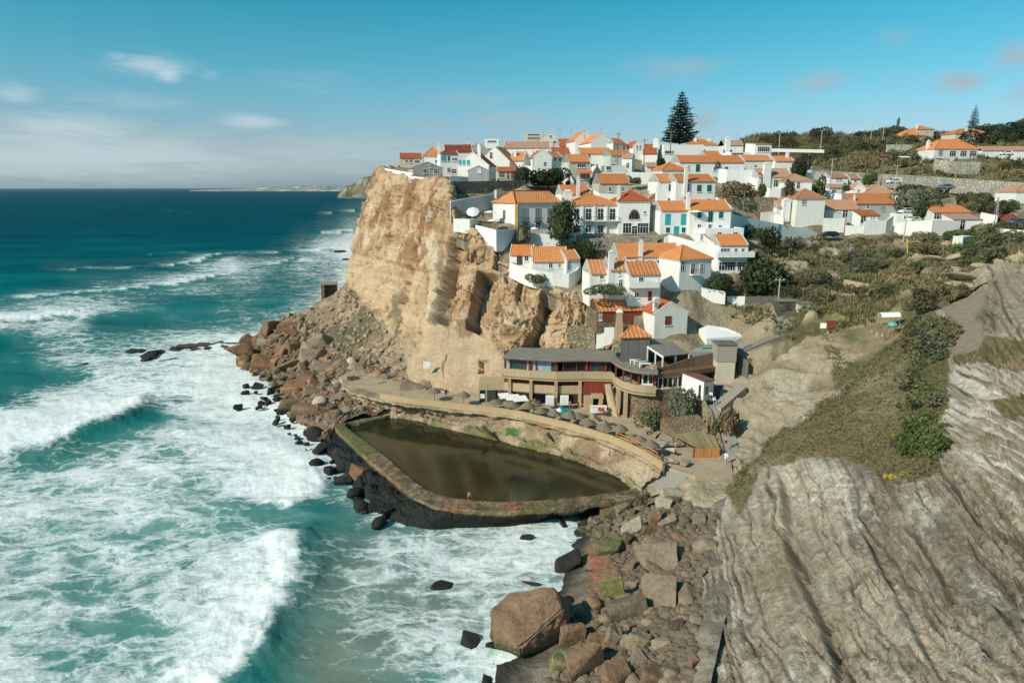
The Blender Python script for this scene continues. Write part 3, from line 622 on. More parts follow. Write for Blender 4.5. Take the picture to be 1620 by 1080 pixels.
    edge = sst(0, 3, np.arange(nv))[None, :] ; G = G + N * (d * edge)[..., None]
    g1 = np.array([.36, .295, .215]); g2 = np.array([.52, .435, .33]); dark = np.array([.20, .17, .135]); wh = np.array([.64, .58, .49])
    C = mixc(g1, g2, sst(.38, .62, bed)); C = mixc(C, dark, sst(.50, .60, fbm(u * .014 + 9, w * .0045, 3, 6, 88, .68)) * .8); C = mixc(C, g2 * 1.15, sst(.55, .7, fbm(x * .9, y * .9, z * .9, 5, 98, .7)) * .5); C = mixc(C, dark, sst(.58, .72, fbm(x * .6, y * .6, z * .6, 5, 99, .7)) * .5)
    C = mixc(C, wh, sst(.60, .68, fbm(u * .05, w * .014, 2, 6, 89, .74)) * .7); C = mixc(C, wh, np.clip(wband * sst(.35, .6, fbm(px * .03, py * .03, 0, 5, 90, .65)), 0, 1) * .8)
    C = mixc(C, wh * 1.15, white * sst(.30, .52, fbm(uw * .05, ww * .02, 7, 5, 91, .65)) * .95); C = mixc(C, [.16, .125, .085], white * cut * .8)
    C = mixc(C, [.28, .215, .135], sst(.55, .68, fbm(px * .012, py * .012, 5, 5, 92, .65)) * rock * .55 * (1 - white)); C = mixc(C, [.36, .30, .215], upper * .8)
    C = mixc(C, [.20, .17, .12], upper * sst(.55, .7, fbm(px * .07, py * .02, 5, 4, 97)) * .7)
    C = mixc(C, [.11, .09, .068], rock * crk * .75); le = seg_dist(px, py, [(1172, 745), (1150, 792), (1130, 842), (1114, 900), (1103, 960), (1094, 1030), (1085, 1100)])[0]; C = mixc(C, wh * .95, (1 - sst(3, 15, le)) * .6)  # strip along the left edge painted paler, as if sunlit
    sp = fbm(x * 2.4, y * 2.4, z * 2.4, 4, 73, .7); C = C * (.86 + .28 * sst(.35, .65, sp))[..., None]; C = mixc(C, dark * .8, sst(.62, .70, fbm(x * 1.3, y * 1.3, z * .9, 5, 72, .7)) * .35)
    gn = fbm(x * .16, y * .16, z * .16, 5, 93, .6); gf = fbm(x * .8, y * .8, z * .8, 4, 94, .65)
    GC = mixc(np.array([.165, .15, .07]), np.array([.28, .22, .125]), sst(.40, .60, gn)); GC = mixc(GC, [.33, .26, .16], sst(.52, .68, gf) * (.35 + .5 * sst(760, 600, py) * 0 + .3 * (1 - sst(1400, 1480, px))))
    GC = mixc(GC, [.065, .08, .03], softpoly(px, py, [(1440, 560), (1500, 540), (1500, 690), (1478, 740), (1420, 730), (1430, 660)], 25) * .75 * sst(.35, .6, gf))
    GC = mixc(GC, [.24, .16, .085], softpoly(px, py, [(1230, 700), (1300, 650), (1430, 690), (1470, 760), (1380, 740), (1240, 740)], 25) * sst(.35, .55, gn) * .7)
    bn = fbm(px * .05, py * .05, 2, 4, 95, .6)
    C = mixc(C, GC, sst(.35, .65, np.clip(grass, 0, 1) + (bn - .5) * .7)); C = mixc(C, mixc(np.array([.20, .17, .08]), np.array([.34, .26, .15]), sst(.4, .6, gn)), sst(.4, .6, grass2 + (bn - .5) * .6))
    C = mixc(C, [.36, .29, .21], np.clip(path, 0, 1))
    me = mesh_np('rock_slope', G.reshape(-1, 3), grid_faces(nu, nv), 'slope_rock', C.reshape(-1, 3))
    struct(link('rock_slope', me)); return Surf(G), Surf(G[(np.clip(grass, 0, 1) + (bn - .5) * 1.3) > .6])
S_SLOPE, S_GRASS = build_slope()
def build_ravine():
    cols = [[(1150, 590, 124), (1135, 640, 114), (1120, 700, 106), (1115, 760, 100)],
            [(1200, 592, 119), (1184, 640, 112.5), (1168, 690, 106), (1164, 745, 99)], [(1230, 568, 118.5), (1214, 606, 113), (1195, 670, 106), (1182, 742, 99)],
            [(1290, 540, 116.5), (1270, 600, 110), (1246, 670, 103), (1226, 722, 98)], [(1350, 524, 114), (1340, 580, 107), (1320, 640, 99), (1290, 700, 95)],
            [(1425, 506, 111), (1425, 550, 104), (1420, 600, 96), (1400, 650, 90)], [(1500, 485, 104), (1500, 530, 99), (1500, 560, 95), (1500, 600, 90)]]
    K = [[P(*c[0]) + Vector((.5, 8, -.6))] + [P(*p) for p in c] for c in cols]
    nu, nv = 220, 170; G = loft(K, nu, nv); N = normals(G); px, py, t = project(G); x, y, z = [G[..., i].copy() for i in range(3)]
    if N[..., 1].mean() > 0: N = -N
    gr = softpoly(px, py, [(1300, 500), (1520, 470), (1520, 660), (1330, 640), (1320, 590), (1370, 560), (1330, 545)], 22)
    vr = fbm(x * .3 + y * .2, y * .1, z * .07, 5, 101, .62)
    G += N * ((1 - gr) * ((vr - .5) * 3.8 + (fbm(x * .7, y * .7, z * .5, 5, 102, .65) - .5) * 1.5) * sst(0, 12, np.arange(nv))[None, :])[..., None]
    C = mixc(np.array([.27, .205, .135]), np.array([.40, .32, .225]), sst(.4, .6, vr)); C = mixc(C, [.48, .42, .33], sst(.55, .68, fbm(x * .4, y * .2, z * .12, 4, 103)) * .7)
    C = mixc(C, [.40, .33, .24], softpoly(px, py, [(1140, 600), (1200, 600), (1215, 700), (1180, 750), (1140, 750)], 15) * .7)
    gn = fbm(x * .2, y * .2, z * .2, 5, 104); GC = mixc(np.array([.15, .15, .065]), np.array([.30, .23, .13]), sst(.42, .6, gn))
    C = mixc(C, GC, sst(.4, .6, gr + (fbm(px * .05, py * .05, 0, 4, 105) - .5) * .8))
    C = mixc(C, [.32, .23, .13], softpoly(px, py, [(1240, 528), (1330, 520), (1340, 545), (1260, 560)], 8) * .6)
    struct(link('ravine_wall', mesh_np('ravine_wall', G.reshape(-1, 3), grid_faces(nu, nv), 'slope_rock', C.reshape(-1, 3)))); return Surf(G)
S_RAV = build_ravine()

# ================================================================== BEACH
def build_beach():
    R = [[(830, 800, -2.5), (950, 812, .8), (1040, 800, 2.6), (1110, 775, 3.6), (1200, 745, 5)], [(835, 862, -2.5), (915, 866, .3), (1010, 862, 2), (1085, 852, 3), (1180, 850, 6)],
         [(790, 935, -2.5), (885, 932, .3), (985, 932, 1.8), (1065, 932, 2.6), (1160, 930, 6)], [(700, 1005, -2.5), (815, 1012, 0), (930, 1010, 1.5), (1035, 1010, 2.4), (1140, 1010, 6)],
         [(640, 1110, -2.5), (760, 1110, 0), (890, 1110, 1.5), (1010, 1110, 2.4), (1120, 1110, 6)], [(600, 1300, -2.5), (720, 1300, 0), (850, 1300, 1.5), (980, 1300, 2.4), (1100, 1300, 6)]]
    G = loft([[Q(*p) for p in r] for r in R], 150, 120); x, y, z = [G[..., i].copy() for i in range(3)]
    G[..., 2] += (fbm(x * .5, y * .5, 0, 4, 111) - .5) * .9
    C = mixc(np.array([.20, .16, .12]), np.array([.34, .28, .21]), sst(.35, .65, fbm(x * .8, y * .8, 0, 4, 112))); C = mixc(C, [.05, .045, .035], 1 - sst(.2, 1.3, z))
    px, py, t = project(G); C = mixc(C, [.40, .15, .08], softpoly(px, py, [(930, 870), (960, 865), (985, 885), (960, 960), (935, 950)], 12) * .8)
    struct(link('beach', mesh_np('beach', G.reshape(-1, 3), grid_faces(150, 120), 'hill_soil', C.reshape(-1, 3)))); return Surf(G)
S_BEACH = build_beach()

# ================================================================== FAR COAST
def ridge(name, x0, x1, t0, prof, mat, cols, seed, depth=1500, zmin=-1):
    nu, nv = 260, 24; pxs = np.linspace(x0, x1, nu); V = np.zeros((nu, nv, 3)); h = np.interp(pxs, [p[0] for p in prof], [p[1] for p in prof])
    for i, q in enumerate(pxs):
        for j in range(nv):
            k = j / (nv - 1); p = PZ(q, 0, t0 + k * depth); V[i, j] = (p.x, p.y, 0)
    k = np.linspace(0, 1, nv)[None, :]; H = h[:, None] * sst(0, .35, k) * (.8 + .4 * fbm(V[..., 0] * 6 / t0, V[..., 1] * 6 / t0, 0, 4, seed)) + zmin
    V[..., 2] = H
    C = mixc(np.array(cols[0]), np.array(cols[1]), sst(.4, .6, fbm(V[..., 0] * 60 / t0, V[..., 1] * 20 / t0, V[..., 2] * .1, 4, seed + 1)))
    if len(cols) > 2: C = mixc(C, cols[2], sst(.58, .66, fbm(V[..., 0] * 200 / t0, V[..., 1] * 40 / t0, 0, 3, seed + 2)) * .8)
    return struct(link(name, mesh_np(name, V.reshape(-1, 3), grid_faces(nu, nv), mat, C.reshape(-1, 3))))
ridge('distant_headland', 534, 640, 2900, [(534, 2), (541, 30), (548, 48), (556, 52), (566, 68), (574, 84), (590, 92), (640, 96)], 'far_land', [(.20, .15, .10), (.10, .105, .055), (.34, .30, .24)], 201, 900)
ridge('distant_coast', 300, 620, 8600, [(300, 3), (350, 22), (400, 34), (430, 60), (480, 72), (500, 88), (530, 66), (560, 74), (620, 80)], 'far_land', [(.34, .30, .26), (.22, .22, .18), (.62, .58, .54)], 205, 3000)  # coast colours lightened, part of the haze is in the paint
# ================================================================== HOUSES: data
# (x1, x2, eave y, depth t, yaw deg, wall height m, house depth m, roof, rise m, tile, wall, label, windows, chimneys, extra)
# window: (face, px, py, w m, h m, style)   chimney: (px along front 0..1, depth 0..1, w, h)
TQ, DK, WH, SH = 'turquoise_paint', 'dark_paint', 'white_paint', 'shut'
HS = [
 # --- top of the headland
 (632, 668, 250, 206, 8, 3.0, 7, 'gx', 1.5, 'red_tile', 'cream_stucco', 'low cream house with red roof, nearest the sea on the headland tip', [('f', 643, 255, .9, 1.1, DK), ('f', 650, 255, .9, 1.1, DK), ('f', 660, 256, 1.6, 1.0, DK)], [], {}),
 (671, 700, 247, 204, 8, 4.0, 9, 'hip', 2.6, 'orange_tile', 'white_stucco', 'white house with orange hipped roof behind the house with turquoise shutters', [('f', 690, 255, .8, .8, DK), ('f', 694, 255, .8, .8, DK)], [(.8, .3, .9, 2.6)], {}),
 (653, 700, 266, 187, 20, 2.6, 6, 'gy', 1.5, 'old_tile', 'grey_stucco', 'small grey gabled bungalow on the headland tip behind the white wall', [('f', 681, 263, .7, .8, DK), ('f', 672, 271, 1, 1.2, DK), ('f', 689, 271, 1, 1.4, DK)], [], {}),
 (696, 725, 244, 196, 12, 6.2, 8, 'gx', 1.0, 'dark_red_tile', 'white_stucco', 'three storey white house with turquoise shutters on the headland tip', [('f', 702, 251, 1.4, 1.5, SH), ('f', 710, 251, .7, 1.4, TQ), ('f', 717, 252, .8, .9, DK), ('f', 721, 252, .8, .9, DK), ('f', 710, 269, 1, 1.4, DK), ('f', 718, 271, 1.6, 1.4, DK)], [(.12, .3, .8, 2.4)], {}),
 (703, 748, 240, 212, 8, 4, 10, 'gx', 2.2, 'dark_red_tile', 'white_stucco', 'house with broad dark red roof in second row on the headland tip', [], [], {}),
 (724, 773, 262, 190, -12, 4.2, 9, 'gy', 3.6, 'dark_red_tile', 'white_stucco', 'white gabled house with three turquoise shutters and tall chimney', [('f', 728, 257, .8, 1.3, SH), ('f', 734, 257, .8, 1.3, SH), ('f', 741, 257, .9, 1.3, SH)], [(.68, .05, 1.0, 4.6)], {}),
 (741, 773, 270, 176, 5, 3.6, 5, 'gy', 1.1, 'old_tile', 'grey_stucco', 'grey garage-like building with shallow gable above the dark retaining wall', [('f', 758, 270, 1, 1.2, 'plain')], [], {}),
 (728, 745, 236, 222, -5, 4, 9, 'gx', 1.6, 'red_tile', 'white_stucco', 'white house half hidden behind the broad dark red roof', [], [(.5, .5, .6, 1.5)], {}),
 (742, 774, 239, 214, 10, 5, 8, 'gy', 2.4, 'red_tile', 'grey_stucco', 'grey gabled house between the dark red roof and the steep orange gable', [('f', 752, 247, .9, 1.2, DK)], [], {}),
 (760, 806, 256, 202, -18, 4.2, 9, 'gy', 4.3, 'orange_tile', 'white_stucco', 'white house with steep gable, dark attic window and orange roof', [('f', 777, 246, 1.0, 2.0, DK)], [], {}),
 (806, 828, 254, 204, -18, 4.5, 7, 'gx', 2.6, 'orange_tile', 'white_stucco', 'white house with sloping orange roof, right of the steep gable', [], [(.3, .2, .8, 1.5)], {}),
 (787, 816, 271, 182, 6, 3.0, 5, 'gx', 1.1, 'red_tile', 'cream_stucco', 'cream cottage with open porch behind the round dark tree', [('f', 794, 277, 1.6, 1.4, DK), ('f', 804, 278, .9, 2, DK), ('f', 812, 278, 1.2, 2.2, DK)], [], {}),
 (797, 870, 234, 226, -4, 4.0, 9, 'gx', 2.2, 'old_tile', 'white_stucco', 'long house with wide faded pink tile roof at the skyline', [('f', 858, 239, 1.6, .9, DK)], [], {}),
 (767, 789, 220, 300, 0, 4.0, 8, 'flat', 0, 'old_tile', 'white_stucco', 'small flat white block alone on the skyline', [('f', 778, 224, 4, .9, DK)], [], {}),
 (832, 856, 210, 335, 0, 5, 9, 'flat', 0, 'old_tile', 'cream_stucco', 'cream flat roofed apartment block on the skyline with balcony bands', [('f', 844, 213.5, 6, 1.0, DK), ('f', 844, 219, 6, 1.0, DK)], [], {}),
 (857, 886, 220, 262, 8, 5, 9, 'gy', 2.6, 'old_tile', 'white_stucco', 'white gabled house on the skyline left of the big double gable', [('f', 871, 216, 1, 1, DK), ('f', 879, 225, 1.4, 1.2, DK)], [], {}),
 (884, 912, 231, 242, 6, 4, 8, 'gx', 2.6, 'red_tile', 'white_stucco', 'house with red roof on the skyline beside the small dark bush', [('f', 886, 236, 1.6, 1.0, DK), ('f', 892, 236, 1.2, 1.0, DK)], [], {}),
 (910, 942, 222, 228, 10, 6.4, 12, 'gy', 3.0, 'orange_tile', 'white_stucco', 'tall white gabled house, left one of the big pair on the skyline', [('f', 920, 231, 2, 1.3, DK), ('f', 925, 232, 1, 1.3, DK), ('f', 924, 215, .6, .8, DK)], [(.8, .3, .8, 1.4)], {}),
 (935, 972, 225, 217, 12, 4.6, 16, 'gy', 2.8, 'orange_tile', 'white_stucco', 'long white gabled house, right one of the big pair on the skyline', [('r', 978, 233, .8, 1.2, DK)], [], {'rside': 1}),
 (970, 993, 228, 219, 48, 4.4, 6, 'gx', 1.8, 'orange_tile', 'white_stucco', 'grey shaded wing with two dark windows beside the skyline gable', [('f', 977, 233, .8, 1.2, DK), ('f', 987, 234, 1.2, 1.5, DK)], [], {}),
 (873, 903, 243, 214, 6, 4.4, 8, 'gx', 2.0, 'red_tile', 'white_stucco', 'white house with flat red roof and one white door above the stone yard', [('f', 892, 249, .9, 1.8, WH)], [], {}),
 (844, 873, 249, 201, 8, 5.6, 11, 'gy', 2.2, 'red_tile', 'white_stucco', 'plain white gable house between the two utility poles', [('f', 862, 262, .9, 2.2, DK)], [], {}),
 (822, 842, 252, 206, 8, 5.6, 9, 'gy', 2.4, 'orange_tile', 'white_stucco', 'plain white gable house left of the tall utility pole', [], [], {}),
 (872, 890, 249, 206, 30, 3.8, 6, 'gx', 1.6, 'old_tile', 'white_stucco', 'cottage with old tiles tucked behind the plain gable', [('f', 878, 252, 1, 1.2, DK), ('f', 886, 253, 1, 1.2, DK)], [], {}),
 (917, 968, 243, 206, 4, 5.6, 8, 'gx', 1.8, 'orange_tile', 'white_stucco', 'long white terrace house with upper balcony below the skyline pair', [('f', 932, 247, .8, 1.1, DK), ('f', 960, 248, 1.4, 1.2, DK), ('f', 937, 262, 1.2, 1.2, DK), ('f', 944, 262, .9, .9, DK)], [], {}),
 (966, 1000, 246, 201, 14, 6.0, 8, 'gx', 1.7, 'orange_tile', 'pale_teal_stucco', 'bluish white house with bay and window, right end of the long terrace', [('f', 972, 250, .7, .8, DK), ('f', 964, 263, 1.4, 1.4, DK)], [], {}),
 (950, 990, 262, 192, 14, 3.4, 7, 'flat', 0, 'orange_tile', 'white_stucco', 'low flat white annex with two narrow windows below the bluish house', [('f', 953, 264, .6, 1.8, DK), ('f', 963, 263, 1.4, 1.2, DK)], [], {}),
 (984, 1000, 250, 196, -20, 4.4, 5, 'gx', 1.3, 'old_tile', 'white_stucco', 'small house with brown tile roof by the sunken dark yard', [('f', 993, 262, 1, 1.6, DK)], [], {}),
 (900, 934, 256, 187, 12, 6.4, 7, 'gx', 2.0, 'orange_tile', 'cream_stucco', 'narrow cream three level house with stacked small orange roofs', [('f', 920, 262, 2.6, 1.1, DK), ('f', 921, 280, 1.8, 1.5, DK), ('f', 930, 279, .8, 1.2, DK)], [], {'porch': (912, 935, 272, 2.0)}),
 (948, 996, 290, 172, 6, 3.4, 8, 'gx', 2.3, 'orange_tile', 'cream_stucco', 'cream bungalow with clean orange roof and iron fence below the white terrace', [('f', 965, 299, .9, 1.3, DK), ('f', 980, 299, .9, 1.3, DK), ('f', 984.5, 299, .9, 1.3, DK)], [], {}),
 (888, 935, 307, 165, 8, 3.2, 7, 'gx', 2.0, 'orange_tile', 'white_stucco', 'white house with white chimney directly behind the long balcony house', [('f', 923, 310, 1.5, .7, DK)], [(.55, -.1, .75, 3.4)], {}),
 (1002, 1019, 232, 218, 10, 4, 8, 'gy', 1.8, 'red_tile', 'white_stucco', 'tiny white dormer house with round gable near the big pine', [('f', 1008, 233, .7, 1.2, DK), ('f', 1013, 233, .7, 1.2, DK)], [], {}),
 (1016, 1040, 243, 216, -14, 4.2, 8, 'gx', 3.0, 'red_tile', 'white_stucco', 'house with steep red roof and grey chimney left of the big white block', [], [(.85, .3, 1.8, 3.4)], {}),
 (1050, 1114, 229, 217, 6, 6.4, 11, 'flat', 0, 'red_tile', 'white_stucco', 'big flat white block with one dark window strip under the tall pine', [('f', 1057, 241, 2.4, 1.1, DK), ('f', 1064, 241, .8, 1.1, DK)], [], {}),
 (1083, 1136, 230, 238, -6, 3.4, 9, 'hip', 2.2, 'orange_tile', 'white_stucco', 'house with long orange hipped roof right behind the big white block', [], [(.35, .3, .9, 1.6), (.75, .3, .7, 1.3)], {}),
 (1118, 1160, 236, 218, 5, 4.2, 6, 'flat', 0, 'red_tile', 'white_stucco', 'flat white house with thick round-topped chimney and dark loggia', [('f', 1157, 239, 3.2, 1.6, DK)], [(.78, -.05, 1.5, 4.6)], {}),
 (1156, 1194, 241, 213, 5, 3.8, 6, 'flat', 0, 'red_tile', 'white_stucco', 'flat white house with shaded terrace between round chimney and big window', [('f', 1167, 240, 3.8, 1.7, DK)], [], {}),
 (1195, 1221, 228, 212, 6, 5.2, 7, 'shed', .6, 'old_tile', 'white_stucco', 'white box house with one big dark picture window', [('f', 1208, 236, 4.0, 1.6, DK)], [], {}),
 (1116, 1143, 248, 197, 4, 3.8, 8, 'gx', 1.7, 'orange_tile', 'white_stucco', 'house with raised middle orange roof in the long orange terrace', [], [], {}),
 (1074, 1178, 257, 189, 4, 4.0, 9, 'gx', 2.0, 'orange_tile', 'white_stucco', 'very long white house with one continuous orange roof, centre of the hill', [('f', 1085, 265, 1, 1.3, DK), ('f', 1089, 265, .8, 1.3, DK), ('f', 1104, 266, 1.2, 2.0, TQ), ('f', 1131, 267, 1.0, 1.3, DK), ('f', 1149, 266, 1.2, .9, DK)], [], {}),
 (1048, 1088, 270, 184, 10, 2.6, 8, 'hip', 2.2, 'orange_tile', 'white_stucco', 'small white house with pyramid orange roof and blue gate', [('f', 1071, 277, 1.0, 1.0, DK), ('f', 1076, 277, .6, 1.0, DK)], [], {}),
 (1177, 1221, 254, 198, 4, 3.6, 7, 'gx', 1.6, 'orange_tile', 'white_stucco', 'long white house with orange roof below the big picture window', [('f', 1195, 263, .9, .9, DK), ('f', 1212, 263, .9, .9, DK)], [], {}),
 (1226, 1257, 255, 197, 4, 4.2, 7, 'gx', 1.5, 'orange_tile', 'white_stucco', 'plain white house with orange roof next to the dark round tree', [], [(.8, .3, .8, 2.2)], {}),
 (1199, 1254, 280, 181, 4, 3.2, 8, 'gx', 2.2, 'old_tile', 'white_stucco', 'house with pinkish roof, square white chimney and covered veranda', [('f', 1214, 290, 1.6, 2.0, DK), ('f', 1229, 290, 2.0, 2.0, DK)], [(.25, -.05, 1.9, 2.8)], {}),
 (1238, 1285, 287, 178, -4, 3.4, 7, 'hip', 1.8, 'old_tile', 'white_stucco', 'white house with pinkish hipped roof and dark cypress by its door', [('f', 1243, 291, .8, .9, DK), ('f', 1263, 292, 1, 1.8, DK)], [], {}),
 (1041, 1072, 287, 161, 8, 7.2, 7, 'gx', 1.7, 'orange_tile', 'white_stucco', 'left part of the tall white house with turquoise windows', [('f', 1061, 297, 1.1, 1.6, TQ), ('f', 1060, 319, 1.1, 1.6, TQ), ('l', 1046, 297, .6, 1.2, WH)], [], {}),
 (1070, 1132, 287, 158.5, 8, 7.2, 8, 'gx', 1.6, 'orange_tile', 'white_stucco', 'tall white house with row of turquoise windows and low roof', [('f', 1086, 300, 1.1, 2.6, TQ), ('f', 1106, 298, 1.1, 1.6, TQ), ('f', 1122, 298, 1.1, 1.6, TQ), ('f', 1121, 318, 1.1, 1.2, DK)], [(.22, -.08, .8, 3.0)], {}),
 (1045, 1091, 333, 150, 6, 5.6, 8, 'gx', 1.9, 'orange_tile', 'white_stucco', 'lower white house with tall turquoise shutters and turquoise door', [('f', 1056.5, 347, 1.2, 2.4, SH), ('f', 1081.5, 347, 1.2, 2.4, SH), ('f', 1056.5, 364, .9, 1.2, TQ), ('f', 1070, 365, 1.1, 1.9, SH), ('f', 1081.5, 364, .9, 1.2, TQ)], [(.95, .0, .8, 3.2)], {}),
 (1091, 1157, 332, 150, 6, 5.4, 8, 'gx', 2.0, 'orange_tile', 'white_stucco', 'lower white house with three small turquoise windows under a red-orange roof', [('f', 1106.5, 340, 1.0, 1.4, TQ), ('f', 1124, 343, 1.1, 2.3, TQ), ('f', 1140.5, 340, 1.0, 1.4, TQ), ('f', 1106, 358, .9, 1, DK), ('f', 1123, 358, .9, 1, DK), ('f', 1139, 358, .9, .6, DK)], [], {}),
 (785, 822, 322, 151, -38, 4.9, 9, 'none', 0, 'orange_tile', 'white_stucco', None, [], [], {}),
 (898, 980, 325, 152, 4, 6.4, 9, 'hipx', 2.1, 'orange_tile', 'white_stucco', 'white house with four dark doors, white pillars and long planted balcony', [('f', 912, 339, 1.4, 2.6, DK), ('f', 931, 339, 1.4, 2.6, DK), ('f', 950, 339, 1.4, 2.6, DK), ('f', 969, 339, 1.4, 2.6, DK), ('f', 913, 362, 1.4, 1.7, DK), ('f', 931, 362, 1.4, 1.7, DK), ('f', 950, 362, 1.4, 1.7, DK)], [(.02, .15, 2.0, 2.4)], {'balcony': (926, 978, 349, 1.3, 'iron'), 'pillars': (921, 940, 959, 978)}),
 (979, 1029, 319, 151.5, 4, 7.2, 8, 'hip', 2.3, 'red_tile', 'white_stucco', 'white house with big arched window and pyramid roof like a chapel', [('f', 1003.5, 339, 2.6, 2.2, 'arch'), ('f', 1020, 336, .7, .7, DK), ('f', 1004, 364, 1.4, 2.0, WH), ('f', 992, 361, 2.0, 2.4, DK), ('f', 1017, 361, 2.6, 2.4, DK)], [(.02, .1, .7, 2.4)], {}),
 (1100, 1138, 372, 143, -14, 7.4, 8, 'shedr', 2.4, 'orange_tile', 'white_stucco', 'tall white gable end with two small windows beside the arcade house', [('f', 1110, 375, .6, 1.4, DK), ('f', 1131, 392, .6, 1.2, DK)], [], {}),
 (1116, 1177, 361, 147, 4, 4.5, 6, 'flat', 0, 'orange_tile', 'white_stucco', 'flat white upper house with two small windows behind the arcade house', [('f', 1138, 371, 1.0, 1.2, DK), ('f', 1163, 371, 1.0, 1.2, DK)], [], {}),
 (1138, 1184, 388, 140, 4, 6.0, 8, 'gx', 1.9, 'orange_tile', 'white_stucco', 'three storey white house with orange roof, balcony and ground floor arcade', [('f', 1147, 398, 2.0, 1.4, DK), ('f', 1164, 397, .8, 1.2, DK), ('f', 1175, 397, .8, 1.2, DK), ('f', 1144, 421, 1.9, 1.8, DK), ('f', 1157, 421, 1.7, 1.8, DK), ('f', 1170, 421, 1.0, 1.8, DK), ('f', 1181, 421, .9, 1.8, DK)], [], {'balcony': (1132, 1189, 405, 1.6, 'solid')}),
 (977, 1078, 406, 139, 3, 5.0, 9, 'gx', 2.3, 'orange_tile', 'white_stucco', 'long white hall with very wide bright orange roof and small high windows', [('f', 1009, 413, .9, .8, DK), ('f', 1015, 413, .9, .8, DK), ('f', 1028, 414, .9, .8, DK), ('f', 1040, 414, 1.1, .9, DK), ('f', 1046, 414, .6, .8, DK)], [(.36, -.02, .8, 2.2)], {}),
 (1076, 1126, 411, 134, 22, 5.6, 9, 'hip', 2.4, 'orange_tile', 'white_stucco', 'white corner house with hipped orange end and two iron balconies', [('f', 1066, 422, 1.0, 2.0, WH), ('f', 1096, 425, 1.1, 2.2, WH), ('f', 1110, 424, .9, 1.8, WH)], [], {'balcony': (1091, 1106, 434, .9, 'iron')}),
 (933, 965, 432, 132, 8, 3.6, 6, 'gx', 2.2, 'ribbed_tile', 'white_stucco', 'white wing with ribbed orange roof, left side of the balcony house', [('f', 952, 438, .9, .9, DK)], [], {}),
 (964, 996, 427, 130.5, 8, 5.6, 6, 'gx', 2.0, 'ribbed_tile', 'white_stucco', 'white middle tower with square chimney between two ribbed roofs', [('f', 980, 432, .6, .8, DK), ('f', 982, 447, .9, 1.3, DK)], [(.1, .0, 1.0, 3.0)], {}),
 (995, 1046, 434, 129, 6, 5.6, 7, 'gx', 2.0, 'ribbed_tile', 'white_stucco', 'white house with ribbed orange roof and solid white balcony above a grey cellar', [('f', 1014, 446, 1.0, 2.0, DK), ('f', 1007, 467, .9, 1, DK), ('f', 1028, 468, .7, 1.8, 'brown_wood')], [], {'balcony': (993, 1040, 453, 1.4, 'solid')}),
 (806, 843, 403, 144, -10, 3.8, 5, 'gx', 1.8, 'orange_tile', 'white_stucco', 'small white house with orange roof at the edge of the cliff', [('f', 822, 409, 1.2, 2.0, 'turq_dark'), ('f', 833, 408, 1.0, 1.2, DK)], [], {}),
 (842, 898, 413, 141, 2, 3.2, 6, 'gx', 2.6, 'orange_tile', 'white_stucco', 'white cottage with bright orange roof and slim chimney on the cliff edge', [('f', 871, 420, .8, 1.2, WH), ('f', 885, 420, .6, 1.0, WH)], [(.48, .75, .55, 2.6)], {}),
 (896, 918, 410, 140.5, 20, 4.6, 6, 'gx', 1.6, 'orange_tile', 'white_stucco', 'small white house with orange roof above the rounded white yard wall', [('f', 899, 420, .9, 2.0, DK)], [], {}),
 (944, 1020, 491, 129, 8, 3.4, 7, 'gx', 1.6, 'ribbed_tile', 'brown_stone', 'low brown stone building with old orange tiles and dark open front', [('f', 950, 500, .6, 1.6, DK), ('f', 1000, 501, 3.6, 2.2, 'brown_wood'), ('f', 962, 500, 2.0, 2.0, 'brown_wood')], [], {}),
 (1036, 1088, 495, 126, 16, 4.6, 8, 'gy', 1.9, 'red_tile', 'white_stucco', 'white gabled house with brown door below the hall, near the ravine', [('f', 1057, 507, 1.3, 1.7, 'brown_wood'), ('l', 1040, 480, .6, .8, DK)], [(.1, .1, .9, 1.9)], {'rdoor': 1}),
 (985, 1028, 534, 121.5, 8, 3.0, 4, 'hip', 1.6, 'ribbed_tile', 'grey_boards', 'small grey boarded hut with hipped orange tiles above the terrace', [], [], {}),
 # --- small annexes

 (1022, 1041, 264, 199, 6, 3.2, 5, 'gx', 1.2, 'old_tile', 'white_stucco', 'small white annex with faded tiles beside the sunken dark yard', [('f', 1031, 269, .9, 1.1, DK)], [], {}),
 (1178, 1197, 277, 187, 4, 3.2, 4, 'flat', 0, 'old_tile', 'white_stucco', 'low white cube between the tall retaining wall and the veranda house', [('f', 1187, 283, .8, 1.0, DK)], [], {}),
 (1258, 1284, 266, 204, 4, 3.0, 5, 'gx', 1.2, 'old_tile', 'white_stucco', 'small white house with faded tiles behind the round tree at the village end', [('f', 1271, 271, .9, 1.0, DK)], [], {}),
 (1028, 1046, 314, 163, 4, 3.0, 4, 'gy', 1.2, 'old_tile', 'brown_stone', 'small dark gabled shelter beside the tall turquoise window house', [('f', 1037, 320, 1.4, 1.4, DK)], [], {}),
 (1420, 1444, 338, 174, -4, 3.4, 5, 'flat', 0, 'old_tile', 'white_stucco', 'flat white outbuilding between the wide orange roof and the clipped tree', [('f', 1432, 344, .8, 1.0, DK)], [], {}),
 (886, 903, 222, 250, 4, 3.4, 5, 'flat', 0, 'old_tile', 'white_stucco', 'flat white house on the skyline behind the red roof', [('f', 894, 226, 1.2, .8, DK)], [], {}),
 (993, 1006, 236, 224, 6, 4, 6, 'gx', 1.4, 'orange_tile', 'white_stucco', 'small house with orange roof right of the shaded wing on the skyline', [('f', 999, 241, .8, 1, DK)], [], {}),
 (1145, 1176, 230, 240, 0, 3.4, 7, 'gx', 1.8, 'old_tile', 'white_stucco', 'house with faded roof behind the round topped chimney', [], [(.4, .3, .8, 1.4)], {}),
